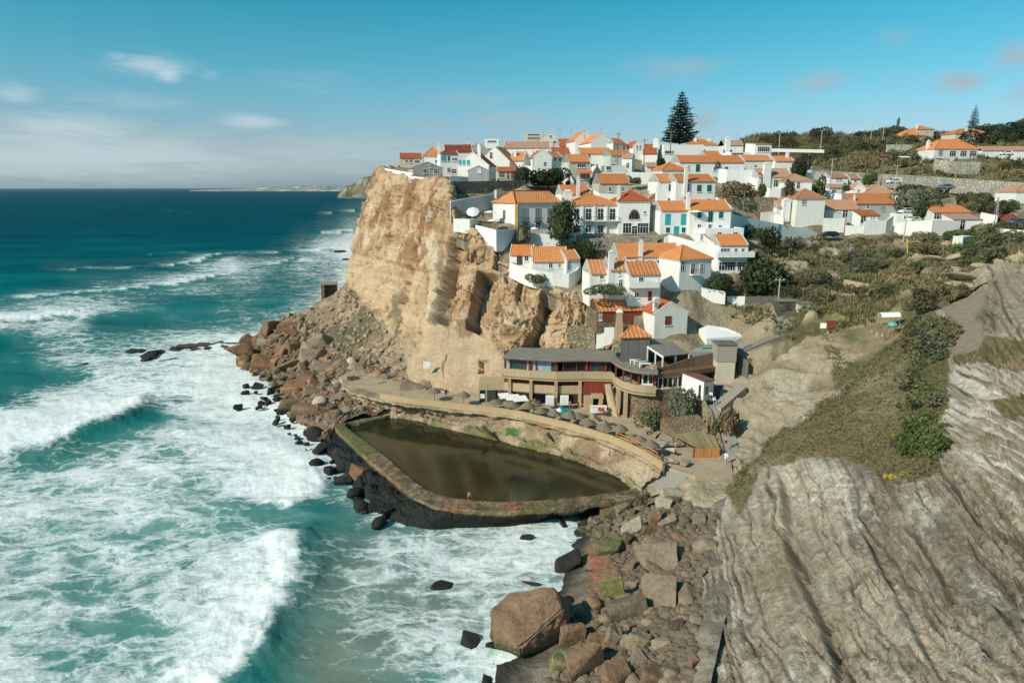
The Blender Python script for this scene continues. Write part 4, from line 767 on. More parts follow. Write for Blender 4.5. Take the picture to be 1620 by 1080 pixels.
 (1344, 1362, 283, 200, 2, 3.0, 5, 'gx', 1.1, 'old_tile', 'white_stucco', 'small white house with old tiles right of the small house under the road wall', [('f', 1353, 287, .9, .9, DK)], [], {}),
 # --- right hand village
 (1229, 1260, 328, 174, 6, 4.6, 6, 'gx', 2.4, 'old_tile', 'white_stucco', 'small stepped white house with pink tiles left of the big blank gable house', [], [(.45, -.1, 1.9, .6)], {}),
 (1261, 1306, 315, 171, 2, 6.8, 8, 'hip', 2.4, 'old_tile', 'white_stucco', 'big blank white house with old pyramid roof and one shuttered window', [('f', 1272, 320, 1.1, 1.2, 'grey')], [], {}),
 (1306, 1358, 331, 174, -6, 3.4, 8, 'gx', 2.2, 'old_tile', 'pale_teal_stucco', 'house with old brown roof and dark doorway in its shaded front', [('f', 1337, 338, 1.4, 2.0, DK), ('f', 1325, 333, .9, .6, DK), ('f', 1350, 333, .6, .5, DK)], [], {}),  # pale teal stucco carries the shade of the front in its colour
 (1347, 1420, 322, 177, 4, 4.8, 9, 'gx', 2.4, 'orange_tile', 'grey_stucco', 'wide grey-white house with bright old orange roof, centre of the right village', [('f', 1373, 327, .9, 1.2, WH), ('f', 1397, 330, 1.2, 1.3, 'grey'), ('f', 1391, 343, .8, 1.5, DK), ('f', 1412, 343, .8, 1.2, DK)], [(.1, .1, .5, .6)], {}),
 (1368, 1421, 307, 190, -4, 3.6, 9, 'hip', 2.4, 'old_tile', 'white_stucco', 'white house with broad faded hipped roof behind the agaves', [('f', 1405, 314, 1.4, .6, DK)], [], {}),
 (1312, 1342, 281, 197, 4, 4.0, 6, 'gx', 1.2, 'old_tile', 'white_stucco', 'small white house with old roof directly under the long road wall', [('f', 1325, 283, 1.0, .8, DK), ('f', 1330, 284, .8, .8, DK)], [], {}),
 (1311, 1338, 297, 190, 4, 3.0, 5, 'gx', .9, 'old_tile', 'white_stucco', 'lowest small white house with pink roof below the road wall', [('f', 1333, 303, .9, 1.3, DK), ('f', 1319, 304, 1.3, 1.5, DK)], [], {}),
 (1352, 1370, 298, 192, 0, 2.8, 5, 'gy', 1.2, 'old_tile', 'white_stucco', 'tiny white gabled shed with round window left of the faded hipped roof', [('f', 1358, 302, .8, .8, DK)], [], {}),
 (1286, 1312, 275, 199, 4, 3.0, 4, 'flat', 0, 'old_tile', 'cream_stucco', 'flat cream outbuilding left of the small house under the road wall', [], [], {}),
 (1361, 1392, 341, 169, 0, 3.6, 4, 'shed', 1.0, 'red_tile', 'white_stucco', 'small white porch house with red-orange lean-to roof', [('f', 1365, 343, 1.4, 1.8, DK), ('f', 1378, 345, .5, 1.0, DK), ('f', 1382, 345, .5, 1.0, DK), ('f', 1389, 345, .5, 1, DK)], [], {}),
 (1476, 1536, 336, 166, -8, 2.6, 6, 'shed', 1.4, 'orange_tile', 'white_stucco', 'long low white shed with orange roof behind the grey street wall', [('f', 1484, 342, 2.0, 1.6, WH), ('f', 1500, 342, 2.0, 1.6, WH), ('f', 1492, 343, 1.0, 2, DK)], [], {}),
 (1508, 1553, 347, 160, -4, 3.0, 5, 'shed', 1.0, 'old_tile', 'white_stucco', 'low white house with pink roof and iron gate at the end of the street', [('f', 1523, 354, 1.2, 2.4, DK), ('f', 1514, 348.5, .5, .5, DK)], [], {}),
 (1479, 1548, 236, 231, 6, 3.6, 9, 'hip', 3.2, 'orange_tile', 'white_stucco', 'white villa with bright orange hipped roof alone on the right hillside', [('f', 1488, 242, 1.4, 1.8, 'grey'), ('f', 1507, 243, 2.4, 1.9, DK), ('f', 1524, 243, 2.4, 1.9, DK), ('f', 1539, 243, 2.6, 1.9, DK)], [(.02, .4, 1.0, 1.2)], {}),
 (1512, 1566, 212, 292, 4, 4.0, 9, 'hip', 2.2, 'orange_tile', 'cream_stucco', 'cream villa with two-part orange roof beside the slim pine on the ridge', [('f', 1527, 216, 3, 1.4, DK), ('f', 1540, 216, 3, 1.4, DK), ('f', 1555, 216, 1, 1, DK)], [(.4, .2, .8, 1.5)], {}),
 (1430, 1464, 215, 312, 4, 3.0, 9, 'hip', 3.0, 'orange_tile', 'cream_stucco', 'low house with wide orange roof left on the right hand ridge', [('f', 1447, 218, 6, .9, DK)], [], {}),
 (1452, 1478, 205, 335, 4, 5.0, 9, 'hip', 2.0, 'orange_tile', 'cream_stucco', 'taller cream house with hipped roof behind the low ridge house', [('f', 1465, 210, .9, 1, DK)], [(.1, .2, .8, 1.8)], {}),
 (1553, 1640, 238, 236, 0, 2.6, 6, 'gx', 1.4, 'old_tile', 'white_stucco', 'long low building with faded orange roof at the right edge of the hillside', [('f', 1590, 241, 3, 1, DK)], [], {}),
 (1608, 1660, 304, 182, 0, 6.0, 8, 'hip', 1.8, 'old_tile', 'white_stucco', 'white house with grey-pink roof at the right edge under the road wall', [], [], {}),
 (1583, 1613, 349, 158, 0, 2.8, 5, 'gx', 1.2, 'dark_red_tile', 'brown_stone', 'dark red roofed kiosk with open timber front at the right street end', [('f', 1591, 354, 1.6, 1.2, DK), ('f', 1600, 354, 1.6, 1.2, DK), ('f', 1608, 354, 1.2, 1.2, DK)], [], {}),
]
def front(h):
    x1, x2, ey, t, yaw = h[:5]; c = P((x1 + x2) / 2, ey, t); y = math.radians(yaw); d = Vector((math.cos(y), math.sin(y)))
    def hit(px):
        r = pxdir(px, ey); r = Vector((r.x, r.y)).normalized(); cc = Vector((c.x, c.y))
        # cc + k d is parallel to r:  cross(cc + k d, r) = 0
        k = -(cc.x * r.y - cc.y * r.x) / (d.x * r.y - d.y * r.x); return cc + d * k
    a, b = hit(x1), hit(x2); return a, b, c.z, d, Vector((-d.y, d.x))     # ends, eave z, along, inward

# ================================================================== TERRAIN of the village hill
CT = []                                   # control points (x, y, z)
def ct(*pts):
    for p in pts: CT.append(tuple(P(*p)))
def cz(*pts):
    for px, z, t in pts: CT.append(tuple(PZ(px, z, t)))
ct((602, 275, 192), (630, 279, 179), (655, 286, 173), (680, 289, 168), (708, 297, 158), (700, 287, 170), (735, 286, 168), (790, 290, 166), (830, 290, 166))
cz((640, 51, 240), (640, 51, 300), (680, 52, 260), (760, 54, 260), (850, 57, 280), (700, 50, 420), (800, 54, 420), (950, 58, 300), (1060, 63, 300), (1060, 60, 420), (1000, 60, 300))
ct((722, 352, 151), (760, 352, 154), (830, 362, 152), (880, 372, 150), (770, 384, 148), (810, 420, 144), (850, 450, 140.5), (930, 455, 140), (897, 464, 137.5), (935, 480, 136), (975, 505, 134), (1000, 545, 129))
ct((900, 375, 150), (1000, 378, 149), (1060, 382, 148), (935, 400, 146), (1030, 560, 127), (1100, 528, 130), (1150, 556, 126), (1110, 480, 138), (1180, 478, 139), (1140, 520, 131), (1240, 528, 122), (1240, 478, 131), (1180, 440, 147), (1300, 508, 121), (1390, 505, 116), (1350, 470, 131))
ct((1400, 440, 141), (1300, 440, 143), (1220, 430, 150), (1230, 405, 156), (1300, 405, 157), (1400, 398, 157), (1500, 392, 153), (1600, 382, 148), (1205, 378, 166), (1310, 376, 169), (1430, 374, 168), (1560, 362, 163), (1620, 365, 158), (1660, 360, 155))
ct((1450, 415, 147), (1560, 420, 126), (1500, 440, 120), (1450, 470, 112), (1420, 490, 110), (1500, 458, 108), (1350, 512, 114), (1620, 400, 118), (1700, 390, 120), (1540, 400, 140))
ct((1300, 282, 206), (1360, 270, 238), (1300, 252, 268), (1250, 262, 235), (1450, 300, 200), (1550, 312, 186), (1620, 320, 178), (1500, 274, 228), (1560, 270, 226), (1620, 262, 225), (1550, 240, 262), (1600, 250, 240), (1400, 245, 285), (1450, 232, 290), (1350, 240, 300))
ct((1300, 222, 380), (1380, 217, 400), (1450, 217, 380), (1230, 222, 380), (1150, 228, 335), (1120, 228, 330), (1200, 216, 450), (1610, 214, 360), (1560, 222, 330), (1500, 220, 340), (1700, 205, 340), (1800, 190, 330), (1700, 300, 190), (1700, 250, 240), (1250, 215, 460))
cz((1150, 72, 600), (1300, 74, 600), (1450, 74, 560), (1600, 76, 520), (1800, 80, 500), (900, 60, 600), (1300, 70, 1200), (1000, 60, 1200), (1800, 80, 1200), (700, 50, 800))
ct((716, 351, 154), (733, 350, 155), (748, 349, 156), (770, 348, 158.5), (784, 348, 160), (760, 349, 154), (712, 311, 159.5), (728, 313, 160), (750, 311, 162), (775, 307, 164.5), (800, 304, 167), (830, 302, 169))
for h in HS:
    a, b, ze, d, nn = front(h); zb = ze - h[5]
    for q in (a, b, (a + b) / 2): CT.append((q.x - nn.x * .6, q.y - nn.y * .6, zb))
    q = (a + b) / 2 + nn * (h[6] + 1); CT.append((q.x, q.y, zb + .4))
CT = np.array(CT)
def rbf_fit(Pn, z, lam=.35):
    D = np.hypot(Pn[:, None, 0] - Pn[None, :, 0], Pn[:, None, 1] - Pn[None, :, 1]); n = len(Pn)
    A = np.zeros((n + 3, n + 3)); A[:n, :n] = -D + np.eye(n) * lam; A[:n, n] = 1; A[:n, n + 1:] = Pn / 100; A[n:, :n] = A[:n, n:].T
    return np.linalg.solve(A, np.concatenate([z, [0, 0, 0]]))
RW = rbf_fit(CT[:, :2], CT[:, 2])
def hz(x, y):
    x = np.asarray(x, float); y = np.asarray(y, float); s = x.shape; x = x.ravel(); y = y.ravel(); out = np.zeros(x.shape); n = len(CT)
    for i in range(0, len(x), 20000):
        D = np.hypot(x[i:i + 20000, None] - CT[None, :, 0], y[i:i + 20000, None] - CT[None, :, 1])
        out[i:i + 20000] = -D @ RW[:n] + RW[n] + RW[n + 1] * x[i:i + 20000] / 100 + RW[n + 2] * y[i:i + 20000] / 100
    return out.reshape(s)
EDGE = [P(616, 262, 300), P(610, 262, 240), P(606, 272, 200), P(629, 278, 181), P(673, 288, 169), P(707, 297, 159), P(723, 349, 152), P(764, 374, 149), P(806, 416, 145), P(850, 447, 141), P(895, 463, 138), P(933, 474, 138), P(990, 505, 135), P(1010, 552, 127.5), P(1070, 560, 126), P(1135, 560, 124), P(1195, 590, 120.5), P(1230, 566, 119.3), P(1290, 538, 117.3), P(1350, 523, 115), P(1425, 505, 111.6), P(1480, 488, 104), P(1535, 460, 108), P(1600, 434, 102), P(1740, 430, 93), P(1980, 378, 80)]
def build_hill():
    E = sorted((math.atan2(q.x, q.y), math.hypot(q.x, q.y)) for q in EDGE[2:]); ea = np.array([e[0] for e in E]); er = np.array([e[1] for e in E])
    na, nr = 760, 330; az = np.linspace(E[0][0] - .004, E[-1][0], na); r0 = np.interp(az, ea, er)
    k = np.linspace(0, 1, nr - 1); R = r0[:, None] * np.exp(k[None, :] ** 1.25 * np.log(1500 / r0)[:, None]); R = np.concatenate([r0[:, None] - .3, R], 1)
    X = R * np.sin(az)[:, None]; Y = R * np.cos(az)[:, None]; Z = hz(X, Y)
    px, py, t = project(np.stack([X, Y, Z], -1))
    wild = softpoly(px, py, [(1200, 380), (1700, 370), (1700, 420), (1480, 480), (1300, 560), (1150, 500), (1170, 440)], 25)
    back = softpoly(px, py, [(1130, 150), (1700, 150), (1700, 300), (1420, 300), (1300, 265), (1180, 245)], 15)
    Z += (fbm(X * .09, Y * .09, 0, 4, 301) - .5) * (1.0 + 3.0 * wild + 2 * back) + (fbm(X * .45, Y * .45, 0, 4, 302, .6) - .5) * (.4 + 1.1 * wild)
    Z += wild * sst(.62, .7, fbm(X * .13, Y * .2, 0, 3, 303)) * 1.6
    Z[:, 0] -= 5
    n1 = fbm(X * .10, Y * .10, 0, 5, 304, .6); n2 = fbm(X * .5, Y * .5, 0, 4, 305, .65)
    C = mixc(np.array([.20, .155, .10]), np.array([.34, .275, .19]), sst(.4, .6, n2))                       # bare village ground
    V = mixc(np.array([.10, .098, .045]), np.array([.20, .155, .088]), sst(.40, .60, n1)); V = mixc(V, [.30, .23, .14], sst(.55, .68, n2) * .7)
    C = mixc(C, V, np.clip(wild + back, 0, 1)); C = mixc(C, [.46, .37, .26], wild * sst(.62, .7, fbm(X * .13, Y * .2, 0, 3, 303)) * .9)
    B2 = mixc(np.array([.13, .14, .055]), np.array([.22, .185, .095]), sst(.4, .6, fbm(X * .03, Y * .03, 0, 4, 306))); C = mixc(C, B2, back * .7)
    pale = softpoly(px, py, [(1300, 470), (1420, 468), (1440, 500), (1300, 520), (1290, 490)], 8); C = mixc(C, [.26, .23, .11], pale * .8)
    ocre = softpoly(px, py, [(1400, 440), (1460, 436), (1470, 460), (1430, 480), (1400, 470)], 6); C = mixc(C, [.24, .16, .085], ocre * .9)
    path = seg_dist(px, py, [(1208, 405), (1240, 418), (1275, 436), (1320, 440), (1330, 455), (1392, 462)])[0]; C = mixc(C, [.40, .31, .21], 1 - sst(4, 8, path))
    sandy = softpoly(px, py, [(1110, 470), (1240, 475), (1230, 530), (1190, 560), (1150, 530)], 12); C = mixc(C, [.36, .28, .18], sandy * .8)
    bank = softpoly(px, py, [(995, 282), (1036, 284), (1036, 312), (1000, 316)], 5); C = mixc(C, [.40, .32, .22], bank)
    G = np.stack([X, Y, Z], -1); me = mesh_np('village_hill', G.reshape(-1, 3), grid_faces(na, nr)[:, ::-1], 'hill_soil', C.reshape(-1, 3))
    struct(link('village_hill', me)); return Surf(G), Surf(G[wild > .6]), Surf(G[back > .6])
S_HILL, S_WILD, S_BACK = build_hill()

# ================================================================== HOUSE BUILDER
FRAMES = {}
def window_mesh(w, h, style):
    key = (round(w, 1), round(h, 1), style)
    if key in FRAMES: return FRAMES[key]
    fm = {'turquoise_paint': 'turquoise_paint', 'shut': 'turquoise_paint', 'white_paint': 'white_paint', 'dark_paint': 'white_paint', 'arch': 'brown_wood', 'turq_dark': 'brown_wood', 'grey': 'metal_grey', 'plain': 'white_paint', 'brown_wood': 'brown_wood'}[style]
    f = MB(); b = .09; d0, d1 = -.07, .02; sash = None
    if style == 'arch':
        n = 12; o = [(w / 2 * math.cos(math.pi * k / n), -h / 2 + h * math.sin(math.pi * k / n)) for k in range(n + 1)]; r = .78
        for k in range(n):
            a, c = o[k], o[k + 1]; ai = (a[0] * r, -h / 2 + (a[1] + h / 2) * r); ci = (c[0] * r, -h / 2 + (c[1] + h / 2) * r)
            f.prism([(a[0], d0, a[1]), (c[0], d0, c[1]), (ci[0], d0, ci[1]), (ai[0], d0, ai[1])], [(a[0], d1, a[1]), (c[0], d1, c[1]), (ci[0], d1, ci[1]), (ai[0], d1, ai[1])])
        f.box(-.05, d0, -h / 2, .05, d1, h / 2 * .5); f.box(-w * .26, d0, -h / 2, -w * .26 + .08, d1, h * .1)
        pm = MB(); pm.prism([(p[0] * r, .0, -h / 2 + (p[1] + h / 2) * r) for p in o], [(p[0] * r, -.01, -h / 2 + (p[1] + h / 2) * r) for p in o])
        res = (f.mesh('frame', fm), pm.mesh('pane', 'glass_dark'), None)
    else:
        f.box(-w / 2, d0, -h / 2, -w / 2 + b, d1, h / 2).box(w / 2 - b, d0, -h / 2, w / 2, d1, h / 2).box(-w / 2 + b, d0, h / 2 - b, w / 2 - b, d1, h / 2).box(-w / 2 + b, d0, -h / 2, w / 2 - b, d1, -h / 2 + b)
        if style != 'shut':
            nm = max(1, int(w / .8))
            for k in range(1, nm + (1 if nm > 1 else 1)): f.box(-w / 2 + w * k / (nm + 1) - .03, d0 + .01, -h / 2 + b, -w / 2 + w * k / (nm + 1) + .03, d1, h / 2 - b)
            if h > 1.2: f.box(-w / 2 + b, d0 + .02, h * .12, w / 2 - b, d1, h * .12 + .05)
        pm = MB().box(-w / 2 + b, -.02, -h / 2 + b, w / 2 - b, 0, h / 2 - b)
        pmat = {'shut': 'turquoise_paint', 'plain': 'white_paint', 'grey': 'metal_grey', 'brown_wood': 'red_wood', 'turq_dark': 'glass_teal'}.get(style, 'glass_dark')
        res = (f.mesh('frame', fm), pm.mesh('pane', pmat), None)
    sill = MB().box(-w / 2 - .1, -.16, -h / 2 - .12, w / 2 + .1, .0, -h / 2); res = (res[0], res[1], sill.mesh('sill', 'white_stucco'))
    FRAMES[key] = res; return res
def put_window(root, x, z, w, h, style, face='f', dep=0, W=0, name=None):
    fr, pn, sl_ = window_mesh(w, h, style)
    loc, rz = {'f': ((x, -.005, z), 0), 'l': ((-.005, x, z), -math.pi / 2), 'r': ((W + .005, x, z), math.pi / 2)}[face]
    door = h > 1.75 and style != 'arch'
    o = link(name or ('door' if door else 'window'), pn, root, loc, (0, 0, rz)); link('frame', fr, o)
    if not door and W < 60: link('sill', sl_, o)
    return o
def roof_parts(kind, W, D, h, rise, root, tile, wall, z0):
    """walls from z0 (below ground) to the eave h; roof of real thickness"""
    w = MB(); r = MB(); ov = .28; th = .16
    if kind == 'gx':
        w.prism([(0, 0, z0), (0, D, z0), (0, D, h), (0, D / 2, h + rise - .12), (0, 0, h)][::-1], [(W, 0, z0), (W, D, z0), (W, D, h), (W, D / 2, h + rise - .12), (W, 0, h)][::-1])
        s = rise / (D / 2)
        for sg in (0, 1):
            y0, y1 = (-ov, D / 2) if sg == 0 else (D + ov, D / 2); a, b = h - s * ov, h + rise
            r.prism([(.14, y0, a), (W - .14, y0, a), (W - .14, y1, b), (.14, y1, b)], [(.14, y0, a + th), (W - .14, y0, a + th), (W - .14, y1, b + th), (.14, y1, b + th)])
        for x in (0, W - .14):                 # raised white gable copings
            w.prism([(x, -.05, h - .1), (x, D / 2, h + rise - .1), (x, D + .05, h - .1)], [(x, -.05, h + .3), (x, D / 2, h + rise + .3), (x, D + .05, h + .3)])
            w.prism([(x, -.05, h - .1), (x + .14, -.05, h - .1), (x + .14, D / 2, h + rise - .1), (x, D / 2, h + rise - .1)], [(x, -.05, h + .28), (x + .14, -.05, h + .28), (x + .14, D / 2, h + rise + .28), (x, D / 2, h + rise + .28)])
            w.prism([(x, D / 2, h + rise - .1), (x + .14, D / 2, h + rise - .1), (x + .14, D + .05, h - .1), (x, D + .05, h - .1)], [(x, D / 2, h + rise + .28), (x + .14, D / 2, h + rise + .28), (x + .14, D + .05, h + .28), (x, D + .05, h + .28)])
    elif kind == 'gy':
        w.prism([(0, 0, z0), (W, 0, z0), (W, 0, h), (W / 2, 0, h + rise - .12), (0, 0, h)], [(0, D, z0), (W, D, z0), (W, D, h), (W / 2, D, h + rise - .12), (0, D, h)])
        s = rise / (W / 2)
        for sg in (0, 1):
            x0, x1 = (-ov, W / 2) if sg == 0 else (W + ov, W / 2); a, b = h - s * ov, h + rise
            r.prism([(x0, .16, a), (x1, .16, b), (x1, D + .1, b), (x0, D + .1, a)], [(x0, .16, a + th), (x1, .16, b + th), (x1, D + .1, b + th), (x0, D + .1, a + th)])
            w.prism([(x0, 0, a), (x1, 0, b), (x1, .16, b), (x0, .16, a)], [(x0, 0, a + .24), (x1, 0, b + .24), (x1, .16, b + .24), (x0, .16, a + .24)])
    elif kind in ('hip', 'hipx'):
        w.box(0, 0, z0, W, D, h); m = min(W, D) / 2 if kind == 'hip' else D * .55
        m = min(m, W / 2 - .05); e = [(-ov, -ov, h), (W + ov, -ov, h), (W + ov, D + ov, h), (-ov, D + ov, h)]
        w.box(-.2, -.2, h - .16, W + .2, D + .2, h - .003)
        b0 = len(r.V); top = [(m, D / 2, h + rise), (W - m, D / 2, h + rise)]
        r.V += [(a, b, c + .0) for a, b, c in e] + [(a, b, c + th) for a, b, c in e] + [(a, b, c + th) for a, b, c in top]
        r.F += [tuple(b0 + i for i in f) for f in ((3, 2, 1, 0), (0, 1, 5, 4), (1, 2, 6, 5), (2, 3, 7, 6), (3, 0, 4, 7), (4, 5, 9, 8), (5, 6, 9), (6, 7, 8, 9), (7, 4, 8))]
        cap = MB()
        for a, b in ((4, 8), (5, 9), (6, 9), (7, 8), (8, 9)): cap.tube(r.V[b0 + a], r.V[b0 + b], .13, n=5)
        cap.build('ridge_tiles', tile, root)
    elif kind in ('shed', 'shedr'):
        if kind == 'shed':
            w.prism([(0, 0, z0), (0, D, z0), (0, D, h + rise - .05), (0, 0, h - .05)][::-1], [(W, 0, z0), (W, D, z0), (W, D, h + rise - .05), (W, 0, h - .05)][::-1]); s = rise / D
            r.prism([(-.1, -ov, h - s * ov), (W + .1, -ov, h - s * ov), (W + .1, D + .1, h + rise), (-.1, D + .1, h + rise)], [(-.1, -ov, h - s * ov + th), (W + .1, -ov, h - s * ov + th), (W + .1, D + .1, h + rise + th), (-.1, D + .1, h + rise + th)])
        else:                                   # high on the left, falling to the right
            w.prism([(0, 0, z0), (W, 0, z0), (W, 0, h - rise), (W * .35, 0, h), (0, 0, h)], [(0, D, z0), (W, D, z0), (W, D, h - rise), (W * .35, D, h), (0, D, h)])
            r.prism([(W * .35, .2, h), (W, .2, h - rise), (W, D, h - rise), (W * .35, D, h)], [(W * .35, .2, h + .12), (W, .2, h - rise + .12), (W, D, h - rise + .12), (W * .35, D, h + .12)])
    else:                                       # flat roof with parapet
        w.box(0, 0, z0, W, D, h - .35); p = .22
        w.box(0, 0, h - .348, W, p, h).box(0, D - p, h - .348, W, D, h).box(0, p, h - .348, p, D - p, h).box(W - p, p, h - .348, W, D - p, h)
    w.build('wall', wall, root)
    if r.V: r.build('roof', tile, root)
def build_house(h):
    x1, x2, ey, t, yaw, H, D, kind, rise, tile, wall, label, wins, chim, ex = h
    a, b, ze, d, nn = front(h); W = (b - a).length; base = ze - H
    cs = [a, b, a + nn * D, b + nn * D]; zmin = min(hz(np.array([c.x for c in cs]), np.array([c.y for c in cs]))) - 1.2
    root = empty('flat_roofed_house' if kind == 'flat' else 'house', (a.x, a.y, base), math.radians(yaw))
    tag(root, label, 'house'); zl = min(-.8, zmin - base); zl = max(zl, -7)
    roof_parts(kind, W, D, H, rise, root, tile, wall, zl)
    def on_face(face, px, py):                  # the point of that wall seen at the pixel
        r = pxdir(px, py); o = a if face in 'fl' else b; nrm = nn if face == 'f' else d
        k = (o.x * nrm.x + o.y * nrm.y) / (r.x * nrm.x + r.y * nrm.y); q = Vector((r.x * k, r.y * k)); z = HC + r.z * k - base
        return ((q - a).dot(d) if face == 'f' else (q - a).dot(nn)), z
    for i, (face, px, py, w, hh, st) in enumerate(wins):
        x, z = on_face(face, px, py); L_ = W if face == 'f' else D
        x = min(max(x, w / 2 + .15), L_ - w / 2 - .15)
        if kind not in ('gy', 'shedr'): z = min(z, H - hh / 2 - .12)
        z = max(z, zl + 1 + hh / 2) if H > 0 else z
        put_window(root, x, z, w, hh, st, face, D, W)
    for fx, fy, cw, ch in chim:
        m = MB(); cx, cy = W * fx, D * fy + cw * .3; zb = H - 1.0
        m.box(cx - cw / 2, cy - cw * .35, zb if fy > 0 else max(0, H - 3.5), cx + cw / 2, cy + cw * .35, H + rise * .55 + ch * .75)
        m.box(cx - cw / 2 - .08, cy - cw * .35 - .08, H + rise * .55 + ch * .75, cx + cw / 2 + .08, cy + cw * .35 + .08, H + rise * .55 + ch * .75 + .14)
        m.box(cx - cw * .3, cy - cw * .2, H + rise * .55 + ch * .75 + .14, cx + cw * .3, cy + cw * .2, H + rise * .55 + ch * .75 + .5)
        m.build('chimney', 'white_stucco', root)
    if 'balcony' in ex:
        bx1, bx2, by, bd, st = ex['balcony']; u1, z = on_face('f', bx1, by); u2, _ = on_face('f', bx2, by)
        m = MB(); m.box(u1, -bd, z - .16, u2, -.003, z); m.build('balcony', 'white_stucco', root) if st == 'iron' else None
        if st == 'iron':
            q = MB(); q.box(u1, -bd, z + .9, u2, -bd + .05, z + .95); n_ = int((u2 - u1) / .22)
            for k in range(n_ + 1): xx = u1 + (u2 - u1) * k / n_; q.box(xx - .015, -bd, z, xx + .015, -bd + .03, z + .9)
            q.build('railing', 'iron', root)
        else:
            m.box(u1, -bd, z, u2, -bd + .15, z + 1.0).box(u1, -bd + .15, z, u1 + .15, -.003, z + 1.0).box(u2 - .15, -bd + .15, z, u2, -.003, z + 1.0); m.build('balcony', 'white_stucco', root)
    for q in ex.get('pillars', ()):
        u, z = on_face('f', q, 340); MB().box(u - .22, -.35, H - 6.2, u + .22, -.002, H - .2).build('pillar', 'white_stucco', root)
    if 'porch' in ex:
        bx1, bx2, by, bd = ex['porch']; u1, z = on_face('f', bx1, by); u2, _ = on_face('f', bx2, by)
        m = MB(); m.prism([(u1, -bd, z - .5), (u2, -bd, z - .5), (u2, -.003, z + .4), (u1, -.003, z + .4)], [(u1, -bd, z - .36), (u2, -bd, z - .36), (u2, -.003, z + .54), (u1, -.003, z + .54)]); m.build('porch_roof', 'orange_tile', root)
    return root
for h in HS:
    if h[11]: build_house(h)

# the corner house with yellow quoins above the cliff: a five-sided plan, hipped roof
def corner_house():
    L0, C0, R0 = P(787, 322, 156), P(817, 322, 149.5), P(886, 322, 153); ze = C0.z; nnr = Vector((-(R0.y - C0.y), R0.x - C0.x)).normalized()
    B1 = Vector((R0.x, R0.y)) + nnr * 9; B0 = Vector((L0.x, L0.y)) + nnr * 3.4; pts = [(L0.x, L0.y), (C0.x, C0.y), (R0.x, R0.y), (B1.x, B1.y), (B0.x, B0.y)]
    o = Vector((C0.x, C0.y, ze - 6.4)); loc = [(x - o.x, y - o.y) for x, y in pts]; root = empty('house', o); H = 6.4
    tag(root, 'white two-faced house with yellow corner strip, iron balconies and wide orange roof', 'house')
    MB().ext(loc, -1.5, H).build('wall', 'white_stucco', root)
    cen = Vector((sum(p[0] for p in loc) / 5, sum(p[1] for p in loc) / 5)); out = [(cen + (Vector(p) - cen) * 1.07) for p in loc]
    ra = Vector(loc[1]) * 0 + (Vector(loc[0]) + Vector(loc[1])) / 2 * .4 + (Vector(loc[1]) + Vector(loc[2])) / 2 * 0 + nnr * 4.2 + Vector((1.6, 0)); rb = Vector(loc[2]) * .93 + nnr * 4.5
    r = MB(); r.V = [(p.x, p.y, H) for p in out] + [(p.x, p.y, H + .18) for p in out] + [(ra.x, ra.y, H + 2.6), (rb.x, rb.y, H + 2.6)]
    r.F = [(4, 3, 2, 1, 0), (0, 1, 6, 5), (1, 2, 7, 6), (2, 3, 8, 7), (3, 4, 9, 8), (4, 0, 5, 9), (5, 6, 10), (6, 7, 11, 10), (7, 8, 11), (8, 9, 10, 11), (9, 5, 10)]; r.build('roof', 'orange_tile', root)
    q = MB(); q.tube((out[1].x, out[1].y, H + .2), (ra.x, ra.y, H + 2.65), .16).tube((ra.x, ra.y, H + 2.65), (rb.x, rb.y, H + 2.65), .16).build('ridge_tiles', 'dark_red_tile', root)
    c = loc[1]; MB().box(c[0] - .33, c[1] - .33, 0, c[0] + .33, c[1] + .33, H - .05).build('corner_strip', 'yellow_trim', root)
    def wall_win(A, B, px, py, w, h, st, bal=False):
        A, B = Vector(A), Vector(B); d = (B - A).normalized(); nn = Vector((-d.y, d.x)); r = pxdir(px, py); A3 = A + Vector((o.x, o.y)); k = A3.dot(nn) / (r.x * nn.x + r.y * nn.y)
        u = (Vector((r.x * k, r.y * k)) - A3).dot(d); z = HC + r.z * k - o.z; fr, pn, sl_ = window_mesh(w, h, st); p = A + d * u - nn * .01
        e = link('door' if h > 1.75 else 'window', pn, root, (p.x, p.y, z), (0, 0, math.atan2(d.y, d.x))); link('frame', fr, e)
        if bal:
            m = MB(); m.box(-.9, -.6, -h / 2 - .1, .9, 0, -h / 2); m.box(-.9, -.6, -h / 2 + .85, .9, -.56, -h / 2 + .9)
            for k in range(11): m.box(-.9 + .177 * k, -.6, -h / 2, -.87 + .177 * k, -.57, -h / 2 + .85)
            link('balcony', m.mesh('balcony', 'iron'), root, (p.x, p.y, z), (0, 0, math.atan2(d.y, d.x)))
    wall_win(loc[0], loc[1], 798, 340, 1.2, 2.3, DK)
    for x in (831, 851, 870): wall_win(loc[1], loc[2], x, 340, 1.3, 2.9, 'grey', True)
    for x in (831, 851): wall_win(loc[1], loc[2], x, 357, 1.2, 1.4, DK)
    MB().box(-5, 7, H + 1, -4.5, 7.5, H + 2.9).build('chimney', 'white_stucco', root)
corner_house()
n = NB('promenade_sand'); a_ = n.noise(.5, 7, .65); n.fin(n.ramp(a_, [(.3, (.34, .255, .165)), (.7, (.47, .37, .255))]), .9, .15); n.bump(n.noise(4, 4), .3, .05)
